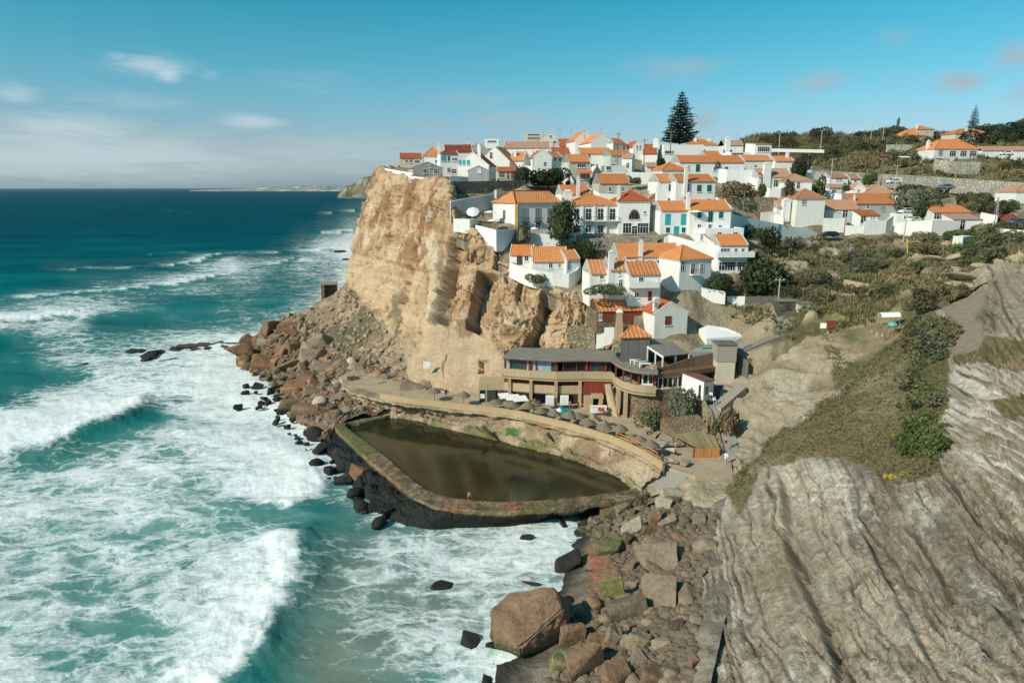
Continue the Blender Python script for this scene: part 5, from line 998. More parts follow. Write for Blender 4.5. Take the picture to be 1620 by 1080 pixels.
# ================================================================== WALLS AND FENCES
def offset_path(pts, th):
    n = len(pts); o = []
    for i in range(n):
        a = pts[max(i - 1, 0)]; b = pts[min(i + 1, n - 1)]; d = Vector((b[0] - a[0], b[1] - a[1])).normalized(); o.append((pts[i][0] - d.y * th, pts[i][1] + d.x * th))
    return o
def strip(m, plan, z0, z1, th, z0b=None):     # a wall along plan points, thickness away from the camera
    off = offset_path(plan, th)
    for i in range(len(plan) - 1):
        a, b, c, d = plan[i], plan[i + 1], off[i + 1], off[i]
        l = z0 if not isinstance(z0, (list, tuple)) else None; L0, L1 = (z0, z0) if l is not None else (z0[i], z0[i + 1])
        H0, H1 = (z1, z1) if not isinstance(z1, (list, tuple)) else (z1[i], z1[i + 1])
        m.prism([(a[0], a[1], L0), (b[0], b[1], L1), (c[0], c[1], L1), (d[0], d[1], L0)], [(a[0], a[1], H0), (b[0], b[1], H1), (c[0], c[1], H1), (d[0], d[1], H0)])
    return m
def wall(name, label, cat, pts, mat, th=.35, group=None, cap=None):     # pts: (px, py of the top, t, height)
    W3 = [P(*p[:3]) for p in pts]; o = W3[0]; hs = [p[3] for p in pts]
    plan = [(w.x - o.x, w.y - o.y) for w in W3]; zt = [w.z - o.z for w in W3]; zb = [zt[i] - hs[i] - 1.0 for i in range(len(pts))]
    ob = strip(MB(), plan, zb, zt, th).build(name, mat, None, False, o); tag(ob, label, cat, group)
    if cap:
        cm = MB(); q = offset_path(plan, -.06); strip(cm, q, [z + .002 for z in zt], [z + .12 for z in zt], th + .12).build('coping', cap, ob)
    return ob
wall('parapet_wall', 'low white wall running round the very tip of the headland', 'wall', [(597, 263, 195, 1.7), (612, 267, 187, 1.7), (629, 270, 179.5, 1.7), (653, 274, 174, 1.7)], 'white_stucco')
wall('parapet_wall', 'white wall on the cliff top in front of the grey bungalow', 'wall', [(646, 278, 173, 1.6), (662, 280, 170, 1.6), (690, 283, 163.5, 1.8), (712, 286, 157.5, 1.8)], 'white_stucco')
wall('retaining_wall', 'tall dark stone wall at the corner of the headland top', 'wall', [(712, 287, 160, 4.4), (740, 287, 162, 4.4), (790, 286, 165, 4), (832, 285, 168, 3.6)], 'dark_stone')
wall('garden_wall', 'pale grey wall standing on top of the dark stone wall', 'wall', [(712, 278, 162, 1.2), (728, 279, 163, 1.2), (741, 280, 164, 1.2)], 'grey_stucco')
wall('terrace_wall', 'big smooth mauve-grey wall behind the parasols at the cliff edge', 'wall', [(713, 320, 152, 4.6), (730, 316, 155.5, 4.7), (760, 311, 159, 5), (788, 307, 162, 5.4)], 'mauve_stucco', .3, None, 'white_stucco')
wall('terrace_wall', 'short white parapet in front of the mauve wall, left end', 'wall', [(717, 346, 150.6, 1.8), (743, 347, 149.5, 2.2), (752, 346, 152, 2.2)], 'white_stucco', 1.0)
wall('terrace_wall', 'angled white wall, half sunlit half shaded, above the cliff gullies', 'wall', [(752, 356, 150.5, 1.6), (785, 364, 144.6, 3.6), (815, 362, 149.5, 3.6)], 'white_stucco')
wall('garden_wall', 'white garden wall under the round tree, in front of the corner house', 'wall', [(832, 368, 149, 2.8), (860, 370, 148.5, 3.0), (890, 373, 148, 3.2), (911, 366, 149.5, 3.8)], 'white_stucco')
wall('garden_wall', 'rounded white wall round the cottages on the cliff edge', 'wall', [(806, 416, 142.6, 2), (822, 421, 140.5, 2.4), (834, 425, 139.8, 2.6), (848, 427, 139, 2.8), (875, 432, 138.5, 3), (900, 433, 138.6, 3.2), (912, 428, 139.8, 3.2), (919, 420, 142, 3.2)], 'white_stucco')
wall('retaining_wall', 'old patchy stone retaining wall below the chapel-like house', 'wall', [(908, 382, 146, 4), (925, 378, 146.4, 5), (960, 376, 147.2, 5), (1000, 374, 147.6, 5), (1040, 371, 148, 4)], 'pale_stone', .5)
wall('garden_wall', 'white wall stepping down behind the wide orange hall roof', 'wall', [(1052, 376, 147.5, 3), (1058, 371, 147.5, 3.4), (1104, 384, 144, 4)], 'white_stucco')
wall('garden_wall', 'long white wall above the sandy bank in the village centre', 'wall', [(952, 273, 184, 2), (995, 272, 184, 2.2), (1044, 274, 183, 2)], 'white_stucco')
wall('retaining_wall', 'tall plain white retaining wall under the very long house', 'wall', [(1137, 267, 185, 3.6), (1150, 268, 184, 3.8), (1192, 269, 184, 3.2)], 'white_stucco', .4)
wall('garden_wall', 'curved white terrace wall below the pinkish veranda house', 'wall', [(1206, 296, 177, 1.6), (1218, 298, 175.5, 2), (1236, 298, 175.5, 2), (1246, 294, 178, 1.6)], 'white_stucco')
wall('street_wall', 'long white wall falling along the street to the dark car', 'wall', [(1158, 338, 152, 5.5), (1182, 345, 158, 5.6), (1222, 352, 162, 4.0), (1262, 360, 165.5, 2.4), (1293, 367, 168, 1.2)], 'white_stucco')
wall('retaining_wall', 'low stone wall carrying the street above the scrub slope', 'wall', [(1203, 378, 163, 1.6), (1240, 377, 166, 1.6), (1310, 376.5, 167.5, 1.8), (1372, 377, 167, 1.6), (1430, 375, 165.5, 1.4), (1490, 369, 163, 1.4), (1530, 364, 161.5, 1.4), (1560, 360, 160, 1.2)], 'rubble_wall', .45)
wall('retaining_wall', 'rough stone terrace wall left of the pink stepped house', 'wall', [(1142, 313, 173, 4.2), (1180, 312, 174, 4.5), (1228, 312, 175, 4.5)], 'rubble_wall', .6)
wall('street_wall', 'bright white street wall below the shaded brown roofed house', 'wall', [(1304, 345, 169.5, 4.6), (1337, 346, 169, 4.4), (1340, 346, 173, 4)], 'white_stucco', .4)
wall('street_wall', 'large greyish street wall under the small porch house', 'wall', [(1368, 350, 166, 4.0), (1403, 349, 166, 3.8), (1414, 341, 168, 4.6)], 'white_stucco', .4)
wall('street_wall', 'white street wall beside the parked white car', 'wall', [(1416, 352, 168, 3.2), (1442, 350, 166, 3.0), (1476, 348, 161.5, 2.8)], 'white_stucco', .4)
wall('street_wall', 'grey shaded street wall in front of the long white shed', 'wall', [(1477, 348, 160.8, 2.7), (1520, 350, 158.6, 2.5)], 'grey_stucco', .4)  # grey stucco puts the shade on this white wall into its colour
wall('road_wall', 'very long pale retaining wall of the upper road across the hillside', 'wall', [(1250, 268, 212, 2.6), (1320, 271, 209, 2.8), (1394, 275, 205, 3), (1468, 279, 201, 3.2), (1530, 283, 197, 3.4), (1574, 286, 193, 3.6), (1640, 290, 186, 3.6)], 'pale_stone', .5)
wall('garden_wall', 'thin white wall on the ridge right of the white box house', 'wall', [(1221, 235, 226, .1), (1262, 236, 224, .0), (1304, 237, 222, .0)], 'white_stucco')
wall('stone_wall', 'ruined pale stone wall left of the hillside villa', 'wall', [(1402, 229, 246, 1.6), (1444, 229, 242, 2.2)], 'pale_stone', .5)
wall('stone_wall', 'stone terrace base in front of the hillside villa', 'wall', [(1478, 252, 226, 2.6), (1502, 255, 222, 3), (1552, 257, 220, 3)], 'pale_stone', 1.5)
wall('garden_wall', 'white wall with a grey half below the red kiosk', 'wall', [(1576, 361, 155, 1.4), (1600, 363, 153, 1.6), (1640, 366, 149, 1.6)], 'white_stucco')
wall('water_tank', 'small white concrete tank in the scrub under the street', 'tank', [(1508, 373, 152, 1.4), (1524, 375, 149, 1.6), (1538, 373, 152, 1.6)], 'white_stucco', 2.2)
wall('canvas_wall', 'large white slanted awning wall beside the grey tower mast', 'wall', [(1552, 336, 160, 3.4), (1578, 341, 157, 2.6)], 'white_stucco', .25)
wall('ravine_wall_low', 'white wall above the rocky bank beside the ravine', 'wall', [(1110, 455, 134, 1.6), (1148, 461, 133, 1.6)], 'white_stucco')
wall('garden_wall', 'white stepped wall joined to the grey board fence above the bank', 'wall', [(1150, 469, 135, 1.2), (1179, 469, 134, 3.0)], 'white_stucco', .5)
wall('board_fence', 'grey board fence on a stone base beside the concrete pole', 'fence', [(1180, 469, 134, 1.6), (1228, 468.5, 134, 1.6)], 'grey_boards', .12)
wall('stone_wall', 'small stone base wall under the grey board fence', 'wall', [(1180, 480.5, 133.9, 2.4), (1228, 480, 133.9, 2.4)], 'rubble_wall', .5)
wall('wooden_fence', 'tall brown board fence curving round the deck above the ravine', 'fence', [(1180, 554, 121.5, 2.0), (1213, 540, 121, 2.6), (1245, 529, 120.6, 2.6), (1264, 524, 120, 2.2), (1285, 515, 121.5, 2)], 'fence_boards', .15)
wall('stone_wall', 'rough brown stone wall under the curved board fence', 'wall', [(1181, 567, 120.5, 2.0), (1220, 566, 119.5, 2.0)], 'brown_stone', .4)
wall('wooden_fence', 'dark grey board fence falling beside the concrete tower', 'fence', [(1161, 553, 122.3, 4.5), (1184, 573, 119.2, 2.2)], 'grey_boards', .15)
wall('wooden_fence', 'grey-brown fence of boards and stones round the upper terrace', 'fence', [(1042, 583, 117.2, 1.6), (1075, 572, 119, 2.2), (1100, 564, 120.2, 2.6), (1135, 557, 121.5, 3.0)], 'fence_boards', .2)
wall('hut_wall', 'red and white timber bench wall at the end of the deck', 'wall', [(1298, 511, 118, 1.8), (1342, 512, 116, 1.8)], 'white_stucco', .3)
wall('block_wall', 'battlemented stone wall with buttress above the restaurant roof', 'wall', [(899, 517, 133.5, 4.4), (930, 516, 133.2, 4.4), (942, 516, 132.8, 4.4)], 'rubble_wall', .8)
wall('garden_wall', 'small white wall between brown stone building and the stone tower', 'wall', [(944, 518, 129.5, 3.2), (972, 518, 129, 2)], 'white_stucco')
wall('steps_wall', 'beige wall falling beside the stone stairs', 'wall', [(1108, 630, 113.6, 1.8), (1120, 648, 111, 2.0), (1132, 682, 106.4, 2.0), (1140, 712, 102.6, 1.6)], 'rubble_wall', .5)
# white blanket-like mound and paving by the ravine
m = MB(); q = [P(1105, 520, 130), P(1120, 515, 131), P(1150, 520, 130), P(1180, 533, 128), P(1150, 534, 127), P(1118, 536, 126)]
o = q[0]; m.prism([(p.x - o.x, p.y - o.y, p.z - o.z - 1.2) for p in q], [(p.x - o.x, p.y - o.y, p.z - o.z + .1) for p in q]); tag(m.build('whitewashed_rock', 'white_stucco', None, False, o), 'whitewashed rounded rock platform at the foot of the ravine bank', 'rock platform')

# ================================================================== PROMENADE, ROUGH WALL, POOL
ZP = 5.6
PAR = [(540, 600), (556, 610), (600, 622), (650, 630), (715, 637), (811, 648), (897, 668), (967, 689), (1018, 712), (1048, 732)]
BOT = [(585, 648), (600, 650), (630, 652), (676, 661), (720, 670), (800, 687), (890, 710), (952, 732), (990, 752), (1015, 772)]
def build_terrace():
    cols = []
    for (a, b), (c, d) in zip(PAR, BOT):
        e = Q(a, b, 6.7); f = Q(c, d, 2.7); ins = Q(a + (20 if a > 600 else 10), b - 22, ZP); k = lambda s, z: Vector((e.x + (f.x - e.x) * s, e.y + (f.y - e.y) * s, z))
        g = f + (f - e) * Vector((.15, .15, 0)) ; cols.append([Vector((ins.x, ins.y, ZP - .3)), Vector((e.x, e.y, ZP)) , k(.12, 4.8), k(.45, 3.9), k(.55, 3.6), k(.95, 2.7), Vector((g.x + .3, g.y - 1.3, 2.6)), Vector((g.x + .3, g.y - 1.6, .5))])
    nu, nv = 420, 90; G = loft(cols, nu, nv); N = normals(G); N *= -np.sign(N[..., 1].mean()); px, py, t = project(G); x, y, z = [G[..., i].copy() for i in range(3)]
    k = sst(.12, .25, np.linspace(0, 1, nv))[None, :]
    G += N * (k * ((fbm(x * .35, y * .35, z * .6, 5, 401, .65) - .5) * 2.0 + (fbm(x * 1.4, y * 1.4, z * 1.4, 3, 402) - .5) * .6))[..., None]
    G[..., 2] = np.where(np.linspace(0, 1, nv)[None, :] > .83, np.minimum(G[..., 2], 2.75), G[..., 2])
    C = mixc(np.array([.30, .21, .13]), np.array([.45, .35, .23]), sst(.35, .65, fbm(x * .4, y * .4, z * .5, 5, 403)))
    C = mixc(C, [.30, .12, .06], sst(.58, .70, fbm(x * .18, y * .18, z * .2, 4, 404)) * .7); C = mixc(C, [.10, .13, .03], (1 - sst(2.3, 3.4, z)) * sst(.4, .6, fbm(x * .3, y * .3, 0, 4, 405)) * .8)
    C = mixc(C, [.05, .14, .03], softpoly(px, py, [(800, 676), (822, 678), (822, 692), (800, 690)], 3) * .9)
    struct(link('pool_terrace', mesh_np('pool_terrace', G.reshape(-1, 3), grid_faces(nu, nv), 'hill_soil', C.reshape(-1, 3))))
build_terrace()
pl = [Q(a, b, 6.7) for a, b in PAR[2:]]; o = pl[0]; pw = [(p.x - o.x, p.y - o.y) for p in pl]
tag(strip(MB(), pw, ZP - o.z - .6, 0, .4).build('promenade_parapet', 'beige_render', None, False, o), 'long smooth beige parapet curving between promenade and pool', 'wall')
pts = [Q(a, b, ZP) for a, b in [(536, 596), (556, 612), (600, 626), (650, 634), (715, 641), (811, 653), (897, 673), (967, 694), (1018, 717), (1048, 737), (1100, 752), (1160, 752), (1150, 690), (1125, 640), (1060, 630), (960, 620), (800, 610), (640, 580), (560, 585)]]
struct(MB().ext([(p.x, p.y) for p in pts], ZP - 1.2, ZP - .02).build('promenade', 'promenade_sand'))
RING = [((612, 657), (606, 648), (600, 640), 3.0), ((600, 660), (592, 650), (575, 640), 2.0), ((570, 666), (560, 660), (545, 655), 1.2), ((546, 672), (527, 673), (497, 678), -1.2), ((575, 695), (549, 701), (512, 728), -1.2), ((604, 717), (584, 734), (548, 772), -1.2), ((640, 748), (620, 762), (585, 815), -1.2), ((672, 772), (652, 788), (615, 838), -1.2),
        ((710, 786), (690, 806), (665, 850), -1.2), ((742, 790), (742, 810), (735, 848), -1.2), ((790, 793), (790, 812), (790, 846), -1.2), ((828, 792), (832, 811), (840, 840), -1.2), ((870, 790), (872, 808), (890, 828), -1), ((900, 787), (905, 805), (930, 818), 0), ((956, 781), (965, 797), (985, 806), .8), ((1000, 773), (1030, 783), (1042, 792), 2), ((1018, 764), (1062, 762), (1085, 768), 3)]
def build_ring():
    cols = []
    for i, o_, s, zs in RING:
        a = Q(*i, 2.65); b = Q(*o_, 2.65); b = a + (b - a) * .82; c = Q(*s, zs); a2 = a - (b - a).normalized() * .15
        dd = (b - a).normalized(); f = Vector((b.x + dd.x * .12, b.y + dd.y * .12, 1.85)); mdl = Vector(((f.x + c.x) / 2, (f.y + c.y) / 2, max(1.35, zs * .6)))
        m2 = Vector((c.x * .75 + f.x * .25, c.y * .75 + f.y * .25, max(.95, zs)))
        cols.append([Vector((a2.x, a2.y, .3)), Vector((a2.x, a2.y, 2.4)), a, b, f, mdl, m2, c])
    nu, nv = 520, 110; A = catmull(cols, nu); idx = np.concatenate([np.linspace(0, 4, 46), np.linspace(4, 7, 65)[1:]]); i0 = np.minimum(idx.astype(int), 6); fr = (idx - i0)[None, :, None]
    G = A[:, i0] * (1 - fr) + A[:, i0 + 1] * fr; px, py, t = project(G); x, y, z = [G[..., i].copy() for i in range(3)]; nv = G.shape[1]
    out = sst(3.2, 4.6, idx)[None, :]
    rk = vnoise(x * .55, y * .55, 0, 411); G[..., 2] += out * ((fbm(x * .6, y * .6, 0, 5, 412, .65) - .45) * 2.0 + (np.floor(rk * 4) / 4 - .4) * 1.1) + (1 - out) * (fbm(x * 1.2, y * 1.2, 0, 3, 413) - .5) * .22
    C = mixc(np.array([.13, .088, .05]), np.array([.26, .185, .11]), sst(.35, .65, fbm(x * .7, y * .7, z * .7, 5, 414, .65)))
    C = mixc(C, [.27, .115, .05], softpoly(px, py, [(560, 700), (660, 790), (760, 790), (860, 790), (860, 830), (660, 830), (560, 740)], 20) * sst(.42, .6, fbm(x * .35, y * .35, 0, 4, 415)) * .75)
    C = C * (.6 + .8 * sst(.35, .65, fbm(x * 2.2, y * 2.2, z * 2.2, 4, 417, .75)))[..., None]; C = mixc(C, [.12, .14, .035], softpoly(px, py, [(515, 670), (560, 668), (600, 720), (570, 730)], 12) * .6 + softpoly(px, py, [(700, 800), (1000, 780), (1000, 830), (700, 840)], 14) * sst(.5, .62, fbm(x * .45, y * .45, 0, 4, 416)) * .55)
    C = mixc(C, [.012, .013, .010], out * (1 - softpoly(px, py, [(990, 770), (1100, 750), (1100, 800), (990, 810)], 20)) * sst(2.3, 1.7, z)); C = mixc(C, [.012, .013, .010], sst(3.5, 3.95, idx)[None, :] * (1 - softpoly(px, py, [(990, 770), (1100, 750), (1100, 800), (990, 810)], 20)) * .97)
    struct(link('pool_wall', mesh_np('pool_wall', G.reshape(-1, 3), grid_faces(nu, nv)[:, ::-1], 'wet_wall', C.reshape(-1, 3))))
    return Surf(G)
n = NB('wet_wall'); a = n.attr('Col'); v = n.noise(1.5, 8, .68, vec=n.geo()); vv = n.noise(5, 5, .6, vec=n.geo())
n.fin(n.mix(1.0, a.outputs['Color'], n.math('ADD', n.math('MULTIPLY', v, 1.6), .2), 'MULTIPLY'), .55, .3); n.bump(n.math('ADD', v, n.math('MULTIPLY', vv, .4)), .9, .3)
S_RING = build_ring()
n = NB('pool_water'); w1 = n.noise(.12, 5, .6, vec=n.scale(n.geo(), (.6, 1.4, 1)), dist=.6)
n.fin(n.mix(n.ramp(w1, [(.35, 0), (.65, 1)]), (.020, .021, .009), (.040, .037, .016)), .1, .22); n.bump(n.noise(2.2, 4, .5, vec=n.geo()), .12, .05)
pts = [Q(a, b, 1.9) for a, b in [(540, 668), (600, 650), (666, 655), (763, 672), (846, 690), (897, 704), (949, 722), (1000, 745), (1030, 765), (1003, 776), (956, 786), (897, 793), (828, 798), (742, 797), (700, 790), (660, 776), (604, 728), (560, 690)]]
struct(MB().ext([(p.x, p.y) for p in pts], 1.2, 1.9).build('pool_water', 'pool_water'))
# wide concrete apron and steps between pool end and stairs
A = loft([[Q(1015, 745, 4.2), Q(1020, 765, 3.0), Q(1030, 785, 2.6)], [Q(1048, 735, 5.2), Q(1062, 760, 4.0), Q(1075, 775, 3.2)], [Q(1100, 745, 5.3), Q(1100, 780, 4.3), Q(1090, 812, 3.0)], [Q(1175, 745, 5.6), Q(1165, 780, 4.6), Q(1140, 812, 3.2)]], 70, 60)
x, y, z = [A[..., i] for i in range(3)]; C = mixc(np.array([.34, .27, .18]), np.array([.44, .36, .26]), sst(.35, .65, fbm(x * .8, y * .8, 0, 4, 421))); A[..., 2] += (fbm(x * .8, y * .8, 0, 4, 422) - .5) * .4
struct(link('stone_apron', mesh_np('stone_apron', A.reshape(-1, 3), grid_faces(70, 60), 'hill_soil', C.reshape(-1, 3))))
def stairs(label, a, b, w, n, mat='concrete', side=Vector((1, 0, 0))):
    o = a.copy(); m = MB()
    for i in range(n):
        k0, k1 = i / n, (i + 1) / n; p = a + (b - a) * k0 - o; q = a + (b - a) * k1 - o; z = (b.z - a.z) * k1; s = side * w
        m.prism([(p.x, p.y, z - 1.6), (p.x + s.x, p.y + s.y, z - 1.6), (q.x + s.x, q.y + s.y, z - 1.6), (q.x, q.y, z - 1.6)], [(p.x, p.y, z), (p.x + s.x, p.y + s.y, z), (q.x + s.x, q.y + s.y, z), (q.x, q.y, z)])
    return tag(m.build('stairs', mat, None, False, o), label, 'stairs')
stairs('long stone stairs climbing from the pool terrace past the white shed', P(1140, 738, 100.2), P(1122, 640, 113), 3.2, 24)
stairs('upper flight of stone stairs turning right towards the deck', P(1128, 640, 113.2), P(1168, 606, 117.5), 2.4, 12, 'concrete', Vector((.3, -.95, 0)))
stairs('fan of pale steps at the right end of the pool', Q(1020, 766, 3.0), Q(1046, 742, 5.2), 4.2, 9, 'concrete', Vector((.8, -.6, 0)))
for k, (px, py) in enumerate([(780, 690), (882, 702)]):
    o = Q(px, py, 2.8); m = MB()
    for i in range(6): m.box(-.14 - .38 * i, -.75 + .0 * i, .3 * i, .24 - .38 * i, .5, .3 * i + .14)
    tag(m.build('stairs', 'dark_stone', None, False, o, (0, 0, -.35)), ['small dark steps down the pool wall, left flight', 'small dark steps down the pool wall, right flight'][k], 'stairs')
# ================================================================== RESTAURANT
def XY(px, z, t): p = PZ(px, z, t); return (p.x, p.y)
def build_restaurant():
    O = PZ(880, ZP, 124.5); root = empty('restaurant', O); tag(root, 'three storey beige seaside restaurant with curved terrace and flat grey roof', 'restaurant')
    L = lambda px, t, z=12: (XY(px, z, t)[0] - O.x, XY(px, z, t)[1] - O.y)
    Fr = [L(797, 127), L(838, 125.6), L(880, 124.6), L(928, 124.8), L(968, 124.6)]; Cu = [L(968, 124.6), L(974, 121.5), L(985, 119), L(1002, 117.2), L(1020, 116.3), L(1038, 116)]
    z = lambda a: a - O.z
    roof = [L(795, 126.3), L(838, 124.8), L(880, 123.8), L(923, 124.2), L(966, 123.8), L(975, 120.6), L(986, 118.3), L(1003, 116.4), L(1020, 115.5), L(1040, 115.2), L(1040, 119.5), L(1010, 122.5), L(990, 127), L(965, 132.5), L(812, 133.5)]
    MB().ext(roof, z(14.42), z(14.68)).build('roof', 'grey_sheet', root)
    rim = MB(); strip(rim, roof[:10], z(14.26), z(14.415), .3); rim.build('fascia', 'red_wood', root)
    body = [(p[0], p[1] + 2.2) for p in Fr] + [L(985, 123), L(1036, 118), L(1036, 121), L(990, 129), L(965, 132), L(815, 133)]
    MB().ext(body, z(3.5), z(10.4)).build('wall', 'beige_render', root)
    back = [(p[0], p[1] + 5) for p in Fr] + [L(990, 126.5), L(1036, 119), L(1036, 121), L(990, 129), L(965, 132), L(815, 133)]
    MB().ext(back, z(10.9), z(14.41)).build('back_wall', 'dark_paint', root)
    flo = Fr + Cu[1:] + [L(1036, 121), L(990, 129), L(965, 132), L(815, 133)]
    MB().ext(flo, z(10.62), z(10.86)).build('floor_slab', 'concrete', root)
    m = MB(); strip(m, Fr, z(10.4), z(12.25), .3); m.build('balcony_parapet', 'beige_render', root)
    m = MB(); strip(m, Cu, z(10.35), z(12.1), .3); m.build('terrace_parapet', 'beige_render', root)
    m = MB(); strip(m, Fr[:4], z(7.9), z(9.55), .3); m.build('lower_parapet', 'beige_render', root)
    m = MB(); m.ext(Fr[:4] + [(p[0], p[1] + 2.2) for p in Fr[:4]][::-1], z(7.9), z(8.1)); m.build('lower_slab', 'concrete', root)
    rec = [(p[0], p[1] + 1.1) for p in Fr]
    m = MB(); strip(m, rec[:4], z(8.1), z(10.38), .1); m.build('timber_screen', 'red_boards', root)
    m = MB(); strip(m, [L(924, 124.4), L(968, 124.2)], z(8.0), z(10.35), .12); m.build('timber_cladding', 'red_boards', root)
    def post(px, t, z0, z1, w, name, mat): c = L(px, t); MB().box(c[0] - w / 2, c[1] - w / 2, z(z0), c[0] + w / 2, c[1] + w / 2, z(z1)).build(name, mat, root)
    for px, t in ((806, 126.6), (840, 125.5), (880, 124.5), (918, 124.6)): post(px, t - .1, 3.8, 10.39, .55, 'pillar', 'beige_render')
    for px in (799, 807, 831, 838, 848, 880, 891, 912, 928, 934, 952, 957): post(px, np.interp(px, [797, 838, 880, 928, 968], [127, 125.6, 124.6, 124.8, 124.6]) + .25, 12.252, 14.27, .22 if px not in (838, 880, 928, 957) else .5, 'mullion', 'red_wood')
    for px, t in ((974, 121.7), (986, 119.2), (998, 117.8), (1010, 117), (1036, 116.3)): post(px, t + .3, 12.0, 14.27, .28, 'mullion', 'red_wood')
    for a, b, mt in ((800, 806, 'glass_light'), (808, 830, 'glass_teal'), (832, 837, 'glass_light'), (841, 847, 'glass_light'), (849, 872, 'glass_light'), (873, 879, 'glass_teal'), (892, 911, 'glass_dark'), (913, 927, 'glass_dark'), (935, 951, 'glass_teal'), (958, 967, 'glass_dark')):
        t = lambda p: np.interp(p, [797, 838, 880, 928, 968], [127, 125.6, 124.6, 124.8, 124.6]) + .35
        m = MB(); strip(m, [L(a, t(a)), L(b, t(b))], z(12.255), z(14.26), .06); m.build('window', mt, root)
    m = MB(); strip(m, [L(1015, 117.4), L(1033, 117)], z(11.6), z(14.2), .3); w = m.build('window_surround', 'white_stucco', root)
    m = MB(); strip(m, [L(1017, 117.3), L(1024, 117.15)], z(12.3), z(13.7), .06); m.build('pane', 'glass_dark', w); m = MB(); strip(m, [L(1026, 117.15), L(1032, 116.95)], z(12.3), z(13.7), .06); m.build('pane', 'glass_dark', w)
    # ground floor: dark panels painted in for the shaded interior, entrance box, stair flank, round stone base
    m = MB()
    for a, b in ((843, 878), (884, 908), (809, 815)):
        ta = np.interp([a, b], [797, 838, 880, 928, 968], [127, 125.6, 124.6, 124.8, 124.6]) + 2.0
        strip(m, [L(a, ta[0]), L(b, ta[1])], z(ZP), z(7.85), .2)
    m.build('dark_shade_panel', 'dark_paint', root)
    m = MB(); a, b = L(926, 122.6), L(968, 121.4)
    m.box(a[0], a[1], z(ZP - 1), a[0] + 1.5, a[1] + 2.8, z(7.9)).box(b[0] - 2.0, b[1] + .6, z(ZP - 1), b[0] - 1.4, b[1] + 2.8, z(7.9)).box(a[0] + 1.3, a[1] - .3, z(7.902), b[0] - 1.2, b[1] + 3.2, z(8.3)); m.build('entrance_frame', 'beige_render', root)
    MB().box(a[0] + 1.5, a[1] + 2.3, z(ZP), b[0] - 2.0, a[1] + 2.5, z(7.9)).build('entrance_shade_panel', 'dark_paint', root)  # dark sheet stands in for the unlit room behind the entrance
    m = MB(); p = L(966, 120.2); q = L(977, 118.6); m.prism([(p[0], p[1], z(ZP - .5)), (q[0] + .4, q[1], z(ZP - .5)), (p[0] + .4, p[1] + 3, z(10.3)), (p[0] - .6, p[1] + 3, z(10.3))], [(p[0] + .2, p[1] + .4, z(ZP - .5)), (q[0] + .8, q[1] + .4, z(ZP - .5)), (p[0] + .7, p[1] + 3.4, z(10.3)), (p[0] - .3, p[1] + 3.4, z(10.3))]); m.build('stair_flank', 'beige_render', root)
    for px, t in ((979, 119.7), (991, 118.3)): post(px, t + .4, 3.8, 10.34, .6, 'pillar', 'beige_render')
    rb = [L(978, 122), L(992, 119.4), L(1008, 118.2), L(1024, 117.2), L(1042, 116.9), L(1060, 117.3), L(1080, 118), L(1096, 118.6), L(1100, 122), L(1000, 126)]
    MB().ext(rb, z(3.6), z(10.33)).build('stone_base', 'brown_stone', root)
    m = MB(); strip(m, [L(1040, 117.2), L(1080, 118.2), L(1096, 118.8)], z(11.5), z(13.2), .1); g = m.build('window_band', 'glass_dark', root)
    m = MB()
    for px in (1041, 1048, 1056, 1064, 1072, 1079): c = L(px, np.interp(px, [1040, 1080], [117.1, 118.1])); m.box(c[0] - .09, c[1] - .1, z(11.5), c[0] + .09, c[1], z(13.2))
    strip(m, [L(1040, 117.05), L(1080, 118.05)], z(13.2), z(13.4), .2); strip(m, [L(1040, 117.0), L(1080, 118.0)], z(11.2), z(11.498), .3); m.build('frame', 'cream_stucco', g)
    m = MB(); m.ext([L(1038, 116.8), L(1080, 118), L(1132, 121), L(1130, 123), L(1098, 121.5), L(1040, 119.4)], z(10.34), z(11.15)); m.build('ledge', 'brown_stone', root)
    m = MB(); m.ext([L(1038, 116.4), L(1085, 118), L(1134, 120.8), L(1136, 126), L(1000, 131), L(985, 128)], z(13.45), z(14.2)); m.build('terrace_deck', 'brown_wood', root)
    m = MB(); strip(m, [L(1000, 120.6), L(1012, 119.3), L(1038, 117.0)], z(14.7), z(15.5), .3); m.build('terrace_wall', 'rubble_wall', root)
    # service wing on the left: low beige block with two dark panels standing in for shaded openings
    m = MB(); a = L(757, 127.5); b = L(804, 126); m.box(a[0], a[1], z(ZP - 1), b[0], a[1] + 5, z(9.1)); m.build('annex', 'beige_render', root)
    for px, mt, w, nm in ((763, 'glass_dark', 1.0, 'door'), (778, 'dark_paint', 1.9, 'shade_panel'), (794, 'dark_stone', 2.4, 'shade_panel')):
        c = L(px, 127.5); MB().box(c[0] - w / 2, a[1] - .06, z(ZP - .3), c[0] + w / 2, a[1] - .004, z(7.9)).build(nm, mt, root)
    c = L(763, 127.5); MB().box(c[0] - .4, a[1] - .1, z(6.3), c[0] + .4, a[1] - .064, z(7.2)).build('notice', 'white_paint', root)
build_restaurant()

